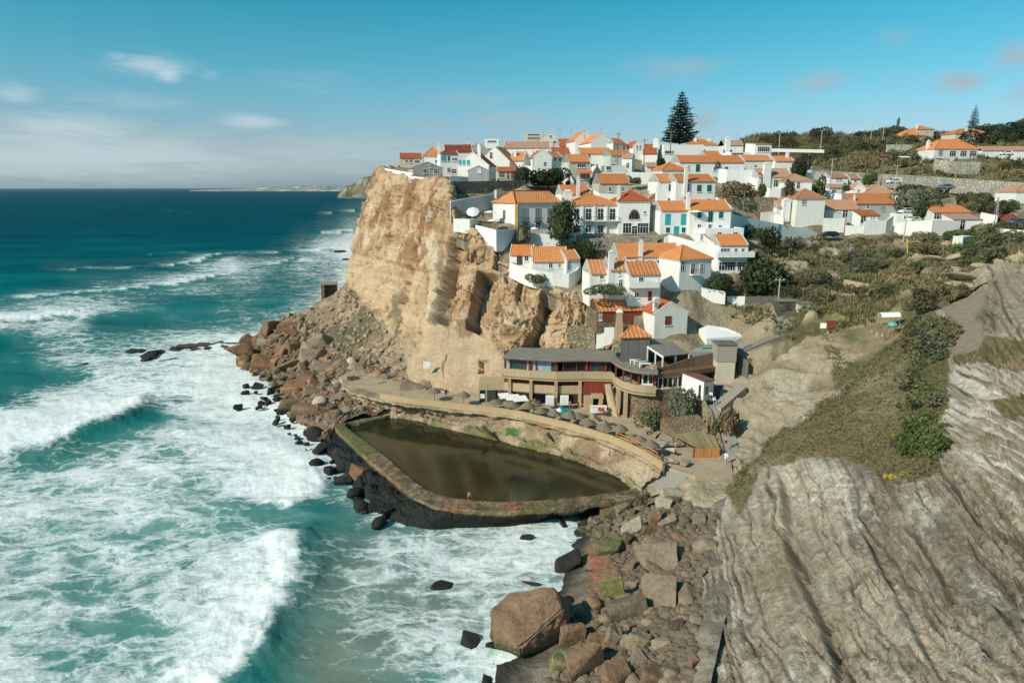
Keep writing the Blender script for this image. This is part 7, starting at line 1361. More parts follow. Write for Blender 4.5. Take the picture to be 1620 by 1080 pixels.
def rubble(name, S, polys, n, r0, r1, mat, label, seed, z=None):
    rs = random.Random(seed); V, Fc = [], []
    for poly, q in polys:
        xs = [p[0] for p in poly]; ys = [p[1] for p in poly]; k = 0; c = 0
        while k < int(n * q) and c < n * 30:
            c += 1; x, y = rs.uniform(min(xs), max(xs)), rs.uniform(min(ys), max(ys))
            if not bool(inpoly(np.array(x), np.array(y), poly)): continue
            p = S.at(x, y, 5) if z is None else Q(x, y, z); r = r0 + (r1 - r0) * rs.random() ** 2; A = np.sign(bv) * np.abs(bv) ** .6 * (1 + (NR.rand(len(bv), 1) - .5) * .35) * np.array([r, r * rs.uniform(.6, 1), r * rs.uniform(.5, .9)]); a = rs.uniform(0, 6.28); b = rs.uniform(-.6, .6)
            A = np.stack([A[:, 0], A[:, 1] * math.cos(b) - A[:, 2] * math.sin(b), A[:, 1] * math.sin(b) + A[:, 2] * math.cos(b)], 1)
            A = np.stack([A[:, 0] * math.cos(a) - A[:, 1] * math.sin(a), A[:, 0] * math.sin(a) + A[:, 1] * math.cos(a), A[:, 2]], 1) + np.array(p[:]); Fc.append(bf + len(V) * len(bv)); V.append(A); k += 1
    tag(link(name, mesh_np(name, np.concatenate(V), np.concatenate(Fc), mat, smooth=False)), label, 'rubble', None, 'stuff')
m_rock('rubble_brown', (.15, .095, .06), (.30, .21, .14), (.09, .06, .045), .9, .6); m_rock('rubble_pale', (.22, .165, .11), (.34, .265, .185), (.15, .11, .075), .9, .6)
TP1 = [(375, 562), (405, 520), (440, 500), (480, 500), (560, 560), (640, 605), (560, 655), (505, 690), (460, 665), (420, 605), (385, 588)]; TP2 = [(470, 500), (560, 445), (600, 490), (650, 560), (655, 600), (600, 600), (520, 560)]
rubble('rockfall_rubble', S_TALUS, [(TP1, 1.0)], 1500, .35, 1.1, 'rubble_brown', 'small brown rubble filling the gaps of the rockfall', 71)
rubble('scree', S_TALUS, [(TP2, 1.0)], 420, .2, .9, 'rubble_pale', 'pale scree scattered on the dry slope under the headland cliff', 72)
rubble('foam_rocks', S_TALUS, [([(372, 585), (420, 610), (470, 670), (520, 700), (540, 760), (620, 820), (600, 835), (520, 760), (470, 700), (400, 640)], 1.0)], 50, .3, 1.0, 'boulder_black', 'small black rocks awash along the foot of rockfall and pool wall', 73, .15)
# pale rock outcrops on the scrub slope
for i, (px, py, w, h) in enumerate([(1505, 432, 40, 18), (1470, 428, 26, 12), (1520, 404, 38, 12), (1560, 420, 30, 12), (1500, 400, 20, 8), (1325, 378 + 20, 12, 8), (1430, 402, 26, 8), (1445, 430, 40, 10), (1365, 425, 16, 7), (1600, 428, 44, 22), (1540, 440, 60, 12), (1480, 410, 30, 8), (1250, 430, 14, 6), (1425, 398, 14, 6), (1460, 378 + 30, 20, 8), (1527, 450, 40, 12)]):
    bould_px(S_HILL, px, py, w, h, 'boulder_pale', 'pale weathered rock outcrop in the scrub right of the ravine', 'pale outcrops in the scrub', 'round')

# ================================================================== PLANTS
PLANT = {}
def leaf_blob(key, mat, n, leaf, lumps=5, sx=1, sz=.8, up=0.0, seed=0):
    if key in PLANT: return PLANT[key]
    rs = np.random.RandomState(seed + 900); L = []
    cen = rs.normal(0, .42, (lumps, 3)) * np.array([1, 1, .6]); cen[:, 2] = np.abs(cen[:, 2]) * .9 + .25; rad = rs.uniform(.38, .62, lumps)
    which = rs.randint(0, lumps, n); d = rs.normal(0, 1, (n, 3)); d /= np.linalg.norm(d, axis=1, keepdims=True); rr = rad[which] * rs.uniform(.55, 1.05, n) ** .5
    p = cen[which] + d * rr[:, None]; p *= np.array([sx, sx, sz]); p[:, 2] = np.maximum(p[:, 2], 0.0)
    a = rs.normal(0, 1, (n, 3)) * .8 + d * .2; a[:, 2] += up; a /= np.linalg.norm(a, axis=1, keepdims=True); b = np.cross(a, rs.normal(0, 1, (n, 3))); b /= np.linalg.norm(b, axis=1, keepdims=True)
    s = leaf * rs.uniform(.6, 1.4, (n, 1)); V = np.stack([p - a * s * .5, p + b * s * .5, p + a * s, p - b * s * .5], 1).reshape(-1, 3); Fq = np.arange(n * 4).reshape(-1, 4)
    PLANT[key] = mesh_np('foliage', V, Fq, mat, smooth=False); return PLANT[key]
def core_mesh(mat='leaf_dark'):
    if 'core' + mat in PLANT: return PLANT['core' + mat]
    bm = bmesh.new(); bmesh.ops.create_icosphere(bm, subdivisions=3, radius=.62)
    for v in bm.verts: k = 1 + .35 * (float(vnoise(v.co.x * 3 + 5, v.co.y * 3, v.co.z * 3, 77)) - .5) * 2; v.co = Vector((v.co.x * k, v.co.y * k, max(0, v.co.z * k * .8 + .35)))
    me = bpy.data.meshes.new('core'); bm.to_mesh(me); bm.free(); me.materials.append(MAT[mat]); PLANT['core' + mat] = me; return me
def trunk_mesh():
    if 'trunk' in PLANT: return PLANT['trunk']
    m = MB(); m.tube((0, 0, -.2), (.03, 0, .45), .07, .05).tube((.03, 0, .42), (-.15, .1, .8), .045, .02).tube((.03, 0, .42), (.2, -.05, .85), .045, .02).tube((.03, 0, .45), (0, .02, .95), .04, .02)
    PLANT['trunk'] = m.mesh('trunk', 'bark'); return PLANT['trunk']
def shrub(p, r, hh, mat, label, group=None, var=0, name='bush', cat='bush', tree=False):
    root = empty(name, p, RNG.uniform(0, 6.28)); tag(root, label, cat, group); root.scale = (r, r, hh)
    big = r > 2.0
    c = link('crown' if tree else 'foliage', leaf_blob((mat, var, big), mat, 2600 if big else 900, .085 if big else .15, 9 if big else 5, 1, .9, seed=var + (30 if big else 0)), root); cm = link('inner_growth', core_mesh('leaf_dark' if mat in ('leaf_dark', 'leaf_pine') else mat), c); cm.scale = (.8, .8, .85)
    link('trunk' if tree else 'stem', trunk_mesh(), root)
    return root
def shrub_px(S, px, pyb, w, h, mat, label, group=None, t=None, **k):
    p = S.at(px, pyb - 1, 6) if t is None else P(px, pyb, t)
    if t is not None: p.z = P(px, pyb, t).z
    tt = float(project(np.array(p[:]))[2]); return shrub(p - Vector((0, 0, .25)), w * tt / F * .58, h * tt / F * 1.0, mat, label, group, **k)
T = dict(name='tree', cat='tree', tree=True)
for px, pb, w, h, t, mt, lab, var in [(888, 374, 46, 58, 146.5, 'leaf_dark', 'large round dark tree in front of the corner house', 0), (1199, 394, 48, 42, 158, 'leaf_dark', 'dark spreading tree beside the white wall above the gully', 1), (826, 285, 28, 27, 174, 'leaf_dark', 'round dark tree beside the porch cottage on the headland', 2), (1264, 279, 26, 32, 192, 'leaf_dark', 'round dark tree right of the plain orange roofed house', 3),
   (1210, 458, 88, 56, 140, 'leaf_dark', 'widest dark tree clump right of the arcade house', 4), (1295, 306, 20, 24, 181, 'leaf_green', 'green bushy tree behind the blank gable house', 5), (1461, 341, 32, 24, 172, 'leaf_dark', 'dark clipped tree by the parked white car', 0), (1250, 305, 12, 22, 176, 'leaf_dark', 'slim dark shrub by the doorway of the pinkish house', 1), (1440, 330, 44, 40, 180, 'leaf_grey', 'grey-green tree clump behind the right village', 2)]:
    shrub_px(None, px, pb, w, h, mt, lab, None, t, var=var, **T)
for px, pb, w, h, t, mt, lab, var in [(868, 291, 56, 26, 178, 'leaf_dark', 'long dark shrubbery above the grey retaining wall', 3), (930, 412, 30, 38, 145, 'leaf_dark', 'dark shrub in the corner below the patchy stone wall', 4), (905, 400, 38, 20, 145.5, 'leaf_dark', 'dark low shrub behind the cliff edge cottages', 5), (826, 380, 18, 30, 147.5, 'leaf_olive', 'slender shrub at the left end of the white garden wall', 0), (1135, 458, 40, 26, 135, 'leaf_dark', 'round bush on the terrace right of the hall', 1),
   (962, 460, 50, 16, 130, 'leaf_olive', 'hedge-like shrubs in the steps beneath the balcony house', 2), (850, 444, 30, 14, 139, 'leaf_olive', 'dry shrub on the cliff edge below the cottages', 3), (1026, 667, 34, 30, 112, 'leaf_olive', 'dome-shaped grey-green bush beside the round stone base', 4), (1080, 656, 34, 44, 113, 'leaf_grey', 'hanging pale green plants below the white shed', 5), (1205, 288, 16, 16, 183, 'leaf_dark', 'small dark bush beside the veranda house', 0),
   (1168, 310, 50, 26, 178, 'leaf_dry', 'yellow dry shrub patch above the rough terrace wall', 1), (1204, 306, 14, 18, 177, 'leaf_green', 'green bush at the corner of the curved terrace wall', 2), (1375, 290, 20, 18, 196, 'leaf_green', 'green bush right of the small house under the road wall', 3), (1002, 289, 20, 10, 180, 'leaf_olive', 'hedge on top of the sandy bank', 4), (1338, 300, 10, 10, 189, 'leaf_dark', 'potted dark shrub beside the lowest pink roofed house', 5),
   (1135, 264, 12, 12, 190, 'leaf_dark', 'tiny dark shrub in the court of the very long house', 1), (1045, 262, 16, 14, 196, 'leaf_dark', 'shrub in the yard left of the pyramid roofed house', 2), (900, 292, 14, 8, 184, 'leaf_dark', 'small shrub at the foot of the narrow cream house', 2)]:
    shrub_px(None, px, pb, w, h, mt, lab, None, t, var=var)
def scat_bush(poly, n, S, sizes, mats, label, group, seed, cat='bush'):
    rs = random.Random(seed); xs = [p[0] for p in poly]; ys = [p[1] for p in poly]; k = 0; c = 0
    while k < n and c < n * 40:
        c += 1; x, y = rs.uniform(min(xs), max(xs)), rs.uniform(min(ys), max(ys))
        if not bool(inpoly(np.array(x), np.array(y), poly)): continue
        w = rs.uniform(*sizes); shrub_px(S, x, y, w, w * rs.uniform(.45, .7), rs.choice(mats), label, group, var=rs.randrange(6), cat=cat); k += 1
scat_bush([(1230, 385), (1300, 380), (1430, 380), (1480, 400), (1420, 455), (1340, 440), (1260, 425)], 20, S_HILL, (14, 36), ['leaf_olive', 'leaf_olive', 'leaf_dry', 'leaf_scrub', 'leaf_grey'], 'olive scrub bush on the slope under the street wall', 'bushes on the slope under the street', 21)
scat_bush([(1240, 455), (1300, 445), (1420, 460), (1400, 490), (1330, 492), (1240, 485)], 17, S_HILL, (20, 42), ['leaf_olive', 'leaf_scrub', 'leaf_grey', 'leaf_olive'], 'large dark olive bush in the hollow of the gully', 'bushes in the hollow of the gully', 22)
scat_bush([(1440, 372), (1620, 368), (1620, 410), (1540, 430), (1470, 400)], 19, S_HILL, (18, 44), ['leaf_scrub', 'leaf_olive', 'leaf_green'], 'dark green bush on the upper right slope below the kiosk', 'bushes below the kiosk', 23)
scat_bush([(1430, 455), (1500, 440), (1570, 440), (1560, 462), (1490, 480), (1440, 505)], 14, S_HILL, (18, 34), ['leaf_scrub', 'leaf_olive', 'leaf_dry'], 'bush beside the sandy path by the cliffs', 'bushes beside the sandy path', 24)
scat_bush([(1270, 250), (1470, 240), (1500, 268), (1560, 270), (1640, 250), (1640, 285), (1480, 280), (1330, 268)], 26, S_HILL, (14, 34), ['leaf_olive', 'leaf_scrub', 'leaf_green', 'leaf_dry'], 'scrub bush on the hillside above the long road wall', 'bushes above the road wall', 25)
scat_bush([(1430, 305), (1590, 305), (1600, 345), (1480, 330)], 22, S_HILL, (16, 38), ['leaf_scrub', 'leaf_olive', 'leaf_green'], 'dense bush between the road wall and the lower street', 'bushes between road and street', 26)
scat_bush([(1130, 222), (1220, 216), (1380, 214), (1480, 214), (1480, 236), (1300, 250), (1150, 240)], 46, S_HILL, (14, 34), ['leaf_scrub', 'leaf_olive', 'leaf_scrub'], 'dark bush on the ridge behind the village', 'bushes on the ridge', 27)
scat_bush([(1560, 214), (1640, 208), (1640, 235), (1570, 232)], 16, S_HILL, (24, 50), ['leaf_pine', 'leaf_scrub'], 'dark bushy tree on the ridge at the right edge', 'trees on the right ridge', 28, 'tree')
scat_bush([(1440, 590), (1500, 560), (1500, 700), (1470, 740), (1430, 720)], 26, S_SLOPE, (18, 44), ['leaf_green', 'leaf_olive', 'leaf_green'], 'green shrub in the hollow beside the white rocks', 'shrubs beside the white rocks', 29)
scat_bush([(1430, 530), (1500, 490), (1500, 560), (1450, 590)], 14, S_SLOPE, (20, 44), ['leaf_scrub', 'leaf_olive', 'leaf_grey'], 'dark shrub at the top of the grassy slope', 'shrubs at the top of the grassy slope', 30)
for i, (px, py) in enumerate([(1414, 690), (1412, 755), (1428, 750), (1405, 757)]): shrub_px(S_SLOPE, px, py, 11, 9, 'leaf_yellow', 'small yellow flowering shrub on the grassy slope', 'yellow flowering shrubs', var=i)
shrub_px(S_RAV, 1152, 690, 30, 50, 'leaf_dry', 'brown dry bush hanging beside the stairs', None, var=1)

def pine(name, label, px, top, base, w, t, seed):
    o = P(px, base, t); H = (base - top) * t / F * 1.02; R = w * t / F / 2; root = empty(name, o); tag(root, label, 'tree'); rs = np.random.RandomState(seed)
    MB().tube((0, 0, -2), (0, 0, H * .97), R * .07, .04, 7).build('trunk', 'bark', root); V = []; nt = 19; br = MB()
    for k in range(nt):
        f = k / (nt - 1); z = H * (.06 + .92 * f); rr = R * (1 - f) ** .72 * rs.uniform(.8, 1.12) + .25 * R * .25; nb = max(4, int(11 * (1 - f) + 4)); ph = rs.uniform(0, 6)
        for b in range(nb):
            a = ph + b * 6.283 / nb + rs.uniform(-.2, .2); L = rr * rs.uniform(.75, 1.12); up = .14 * L
            br.tube((0, 0, z), (math.cos(a) * L, math.sin(a) * L, z + up), .05, .02, 3)
            n = max(10, int(70 * L / R)); s = rs.uniform(.12, 1, n); c = np.stack([math.cos(a) * L * s, math.sin(a) * L * s, z + up * s], 1); c += rs.normal(0, 1, (n, 3)) * np.array([.07, .07, .03]) * R * (.4 + s[:, None] * .6)
            d = rs.normal(0, 1, (n, 3)); d[:, :2] += np.array([math.cos(a), math.sin(a)]) * 1.3; d /= np.linalg.norm(d, axis=1, keepdims=True); e = np.cross(d, rs.normal(0, 1, (n, 3))); e /= np.linalg.norm(e, axis=1, keepdims=True); q = R * .055
            V.append(np.stack([c - d * q, c + e * q * .5, c + d * q * 1.5, c - e * q * .5], 1).reshape(-1, 3))
    V = np.concatenate(V); cr = link('crown', mesh_np('crown', V, np.arange(len(V)).reshape(-1, 4), 'leaf_pine', smooth=False), root); br.build('limbs', 'bark', cr)
pine('pine_tree', 'tall dark layered pine towering over the village', 1075, 152, 231, 54, 255, 1)
pine('pine_tree', 'slim distant pine behind the ridge villas', 1538, 170, 212, 19, 335, 2)
pine('pine_tree', 'dark pine cut by the right edge of the picture', 1622, 182, 232, 36, 300, 3)
def agave(px, py, w, mat, label, seed, t=None):
    p = S_HILL.at(px, py, 6) if t is None else P(px, py, t); tt = float(project(np.array(p[:]))[2]); R = w * tt / F / 2; rs = random.Random(seed); root = empty('agave', p); tag(root, label, 'agave'); m = MB()
    for k in range(46):
        a = rs.uniform(0, 6.28); el = rs.uniform(.05, 1.3); L = R * rs.uniform(.8, 1.15); d = Vector((math.cos(a) * math.cos(el), math.sin(a) * math.cos(el), math.sin(el))); s = Vector((-math.sin(a), math.cos(a), 0)) * R * .07
        mid = d * L * .5 + Vector((0, 0, .04 * L)); tip = d * L - Vector((0, 0, .10 * L * math.cos(el))); b = len(m.V); m.V += [tuple(-s * .6), tuple(s * .6), tuple(mid + s), tuple(tip), tuple(mid - s), tuple(mid + Vector((0, 0, -.05 * R)))]
        m.F += [(b, b + 1, b + 5), (b + 1, b + 2, b + 5), (b + 2, b + 3, b + 5), (b + 3, b + 4, b + 5), (b + 4, b, b + 5), (b, b + 4, b + 3, b + 2, b + 1)]
    m.build('leaves', mat, root); MB().rings([(R * .12, -.2), (R * .14, .1), (R * .05, .3)], 8).build('heart', mat, root)
for i, (px, py, w, mt, lab) in enumerate([(1246, 396, 34, 'agave_yellow', 'yellowish agave below the low street wall'), (1342, 405, 34, 'agave_leaf', 'big blue-grey agave in the middle of the scrub slope'), (1395, 419, 16, 'agave_leaf', 'small agave right of the big blue-grey one'), (1459, 428, 16, 'agave_leaf', 'small agave among the pale outcrops'),
     (1432, 300, 24, 'agave_leaf', 'agave in front of the white van'), (1452, 314, 26, 'agave_leaf', 'wide agave below the grey parked car'), (1440, 288, 22, 'agave_leaf', 'agave against the road wall'), (1482, 300, 18, 'agave_leaf', 'agave directly left of the grey parked car'), (1540, 262, 22, 'agave_leaf', 'agave on the terrace below the hillside villa')]): agave(px, py, w, mt, lab, 40 + i)
p = S_GRASS.at(1463, 560, 8); root = empty('agave', p); tag(root, 'dried pale agave on the top of the grassy slope', 'agave'); m = MB(); rs = random.Random(3)
for k in range(30): a, el, L = rs.uniform(0, 6.28), rs.uniform(.1, 1.3), rs.uniform(.8, 1.5); m.tube((0, 0, 0), (math.cos(a) * math.cos(el) * L, math.sin(a) * math.cos(el) * L, math.sin(el) * L), .07, .01, 4)
m.build('leaves', 'agave_leaf', root)
# agave flower mast on the skyline
o = P(1418, 213, 330); root = empty('agave', o); tag(root, 'tall agave flower mast standing alone on the skyline', 'agave'); MB().tube((0, 0, -2), (.3, 0, 7.6), .18, .08).build('mast', 'bark', root); link('flowers', leaf_blob(('leaf_olive', 3, False), 'leaf_olive', 900, .15, seed=3), root, (.3, 0, 4.4)).scale = (.8, .8, 3.2)

def tufts(name, S, n, mat, size, label, seed, poly=None, hgt=1.0, sel=None):
    rs = np.random.RandomState(seed); pts = S.p[(S.x > 1100) & (S.x < 1680) & (S.y > 190) & (S.y < 1000)] if poly is None else S.p[inpoly(S.x, S.y, poly)]
    if len(pts) == 0: return
    # even cover on the ground: weight by picture density is fine, the mesh itself is denser where it shows larger
    p = pts[rs.randint(0, len(pts), n)] + rs.normal(0, .3, (n, 3)) * np.array([1, 1, 0]); cl = fbm(p[:, 0] * .18, p[:, 1] * .18, 0, 4, seed); p = p[cl > .46 + rs.uniform(-.08, .08, len(p))]; n = len(p); B = 6
    s = size * rs.uniform(.5, 1.5, (n, 1)) * (.7 + project(p)[2][:, None] / 200); V = []
    for k in range(B):
        a = rs.uniform(0, 6.28, n); ln = rs.uniform(.2, .8, n); b = p + np.stack([np.cos(a), np.sin(a), a * 0 - .1], 1) * s * .25; tip = b + np.stack([np.cos(a) * ln, np.sin(a) * ln, np.full(n, hgt) * rs.uniform(.6, 1.2, n)], 1) * s; w = np.stack([-np.sin(a), np.cos(a), a * 0], 1) * s * .16
        V.append(np.stack([b - w, b + w, tip], 1))
    V = np.concatenate(V).reshape(-1, 3); o = link(name, mesh_np(name, V, np.arange(len(V)).reshape(-1, 3), mat, smooth=False)); tag(o, label, 'scrub', None, 'stuff')
tufts('scrub', S_WILD, 8000, 'leaf_meadow', .55, 'olive green low scrub covering the gully and the slope under the street', 61)
tufts('dry_scrub', S_WILD, 9000, 'leaf_straw', .5, 'brown dry scrub on the slope under the street', 62)
tufts('hill_scrub', S_BACK, 9000, 'leaf_meadow', .8, 'olive scrub covering the hillside behind the village', 63)
tufts('hill_dry_scrub', S_BACK, 6000, 'leaf_dry', .7, 'tan dry grass on the hillside behind the village', 64)
tufts('grass', S_GRASS, 13000, 'leaf_meadow', .20, 'short olive grass on the slope above the grey slabs', 65, hgt=.8)
tufts('dry_grass', S_GRASS, 26000, 'leaf_straw', .18, 'tan dry grass on the slope above the grey slabs', 66, hgt=.8)
tufts('green_herbs', S_GRASS, 6000, 'leaf_green', .20, 'fresh green herbs on the upper grassy slope', 67, hgt=.7)
tufts('bank_grass', S_RAV, 9000, 'leaf_meadow', .22, 'patchy olive grass on top of the ravine wall', 68, [(1300, 530), (1500, 490), (1500, 640), (1340, 640), (1320, 590)], .8)
# ================================================================== UMBRELLAS, POLES, CARS, PEOPLE
def dup(root, loc, rz, label, group=None):
    r = root.copy(); COL.objects.link(r); r.location = loc; r.rotation_euler = (0, 0, rz); r['label'] = label
    if group: r['group'] = group
    for ch in list(root.children):
        c = ch.copy(); COL.objects.link(c); c.parent = r
        for g in ch.children: d = g.copy(); COL.objects.link(d); d.parent = c
    return r
UMB = [(687, 614), (731, 621), (781, 627), (808, 632), (835, 636), (858, 641), (880, 648), (903, 653), (929, 658), (953, 667), (977, 671), (998, 681), (1014, 689), (1034, 699), (847, 631), (915, 650)]
first = None; lab = 'round thatched parasol in the row behind the beige parapet'
for i, (px, py) in enumerate(UMB):
    p = Q(px, py, ZP + 2.5); p.z = ZP
    if first is None:
        first = empty('thatched_parasol', p); tag(first, lab, 'parasol', 'thatched parasols along the promenade')
        MB().tube((0, 0, 0), (0, 0, 2.1), .05).build('pole', 'brown_wood', first); MB().rings([(1.35, 1.72), (1.3, 1.82), (.8, 2.2), (.25, 2.55), (.03, 2.62)], 12).build('thatch', 'thatch', first)
    else: q_ = dup(first, p + Vector((math.sin(i * 7.1) * .35, math.cos(i * 5.3) * .5, 0)), i * 1.3, lab); k_ = .86 + .22 * abs(math.sin(i * 3.7)); q_.scale = (k_, k_, .9 + .15 * math.sin(i * 2.1))
def parasol(px, py, t, r, h, label, tilt=0, mat='cloth_white'):
    p = P(px, py, t); p.z -= h; root = empty('parasol', p); tag(root, label, 'parasol'); MB().tube((0, 0, 0), (0, 0, h - .1), .04).build('pole', 'metal_grey', root)
    c = MB().rings([(r, h - .45), (r * .98, h - .40), (r * .5, h - .14), (.04, h)], 8).build('canopy', mat, root); c.rotation_euler = (tilt, 0, 0) if tilt else (0, 0, .2)
    if tilt: c.location = (0, h * math.sin(tilt) , h * (1 - math.cos(tilt)))
parasol(748, 333, 152.5, 1.5, 2.6, 'white parasol tilted towards the sea against the mauve wall', .75); parasol(775, 333, 153, 1.4, 2.5, 'flat white parasol right of the tilted one'); parasol(781, 346, 149, 1.4, 2.0, 'low white parasol on the terrace behind the short parapet')
parasol(845, 359, 148.6, 1.0, 2.3, 'small white parasol in front of the corner house wall'); parasol(941, 361, 148.8, 1.0, 2.0, 'small white parasol on the terrace below the long balcony'); parasol(1101, 332, 149.6, 1.6, 2.2, 'grey-white parasol on the terrace of the turquoise window house'); parasol(1360, 371 - 2, 164, 1.3, 2.2, 'dark parasol beside the street by the dark car', 0, 'metal_grey')
for i, (px, py) in enumerate([(801, 637), (811, 640), (822, 642)]):
    o = Q(px, py + 3, ZP); r = empty('sunshade', o, .3); tag(r, 'white flat sun awning between the thatched parasols, left end', 'awning', 'white awnings on the promenade'); MB().prism([(-1.4, -.9, 1.5), (1.4, -.9, 1.5), (1.4, .9, 2.0), (-1.4, .9, 2.0)], [(-1.4, -.9, 1.56), (1.4, -.9, 1.56), (1.4, .9, 2.06), (-1.4, .9, 2.06)]).build('canopy', 'cloth_white', r)
    for a in (-1.2, 1.2): MB().tube((a, 0, 0), (a, 0, 1.7), .04).build('pole', 'metal_grey', r)
for i, (px, py, mt) in enumerate([(888, 646, 'blue_cloth'), (892, 651, 'green_cloth'), (898, 650, 'green_cloth'), (903, 653, 'green_cloth'), (896, 655, 'green_cloth'), (885, 650, 'cloth_white')]):
    o = Q(px, py, ZP + .4); o.z = ZP; b = MB().rings([(.3, 0), (.62, .15), (.66, .45), (.4, .8), (.12, .95)], 10).build('bean_bag', mt, None, True, o)
    tag(b, {'blue_cloth': 'blue bean bag left of the green ones in front of the restaurant', 'cloth_white': 'white bean bag beside the blue one', 'green_cloth': 'shiny green bean bag in front of the restaurant'}[mt], 'bean bag', 'green bean bags' if mt == 'green_cloth' else None)
def pole(px, top, bot, t, mat='pole_wood', label='', arms=1, name='utility_pole', S=None):
    b = P(px, bot, t); h = (bot - top) * t / F; root = empty(name, b); tag(root, label, 'pole'); MB().tube((0, 0, -1.5), (0, 0, h), .16, .10).build('post', mat, root)
    for k in range(arms): MB().box(-.9, -.06, h - .4 - k * .7, .9, .06, h - .28 - k * .7).build('crossarm', mat, root)
    if arms: MB().box(-.8, -.1, h - .26, -.7, .1, h - .08).box(.7, -.1, h - .26, .8, .1, h - .08).build('insulators', 'white_paint', root)
for a in [(843, 224, 278, 186, 'pole_concrete', 'tall pole in front of the plain white gables'), (875, 225, 268, 190, 'pole_wood', 'pole right of the plain white gable house'), (977, 212, 256, 197, 'pole_wood', 'dark pole below the skyline gable pair'), (1018, 222, 271, 190, 'pole_wood', 'pole between the tiny dormer house and the stone yard'), (1061, 208, 230, 210, 'pole_wood', 'pole in front of the tall pine, above the white block'),
          (1175, 303, 347, 158, 'pole_wood', 'dark pole at the end of the turquoise window houses'), (1220, 336, 378, 162, 'pole_concrete', 'thin pole against the long white street wall'), (1229, 440, 500, 132, 'pole_concrete', 'pale concrete pole at the end of the grey board fence'), (1313, 252, 300, 192, 'pole_concrete', 'pale pole behind the blank gable house'), (1393, 252, 293, 197, 'pole_wood', 'dark pole standing on the long road wall'), (1415, 262, 305, 193, 'pole_concrete', 'pale pole beside the white van'),
          (1428, 336, 392, 158, 'pole_concrete', 'leaning thin pole in front of the street wall'), (1298, 207, 236, 260, 'pole_concrete', 'pole on the ridge right of the white ridge wall'), (1232, 210, 238, 235, 'pole_concrete', 'pole behind the big picture window house'), (1378, 199, 216, 330, 'pole_concrete', 'distant pole left on the right hand ridge'), (1396, 201, 224, 300, 'pole_concrete', 'distant pole right of the first one on the ridge'), (1278, 240, 262, 235, 'pole_wood', 'short pole above the plain orange roofed house')]:
    pole(a[0], a[1], a[2], a[3], a[4], a[5], 1)
# lattice mast
b = P(1573, 358, 158); h = 45 * 158 / F; root = empty('lattice_mast', b); tag(root, 'grey lattice mast beside the white awning wall', 'mast'); m = MB()
for sx in (-1, 1):
    for sy in (-1, 1): m.tube((sx * .45, sy * .45, -1), (sx * .08, sy * .08, h), .06, .04, 4)
for k in range(8): z0, z1 = h * k / 8, h * (k + 1) / 8; w0, w1 = .45 - .37 * k / 8, .45 - .37 * (k + 1) / 8; m.tube((-w0, -w0, z0), (w1, -w1, z1), .03, n=3).tube((w0, w0, z0), (-w1, w1, z1), .03, n=3)
m.build('frame', 'metal_grey', root)
o = P(1436, 398, 150); tag(MB().tube((0, 0, -.5), (-.5, 0, 2.9), .12).build('yellow_pole', 'yellow_paint', None, False, o), 'yellow slanted post in the scrub under the street', 'post')
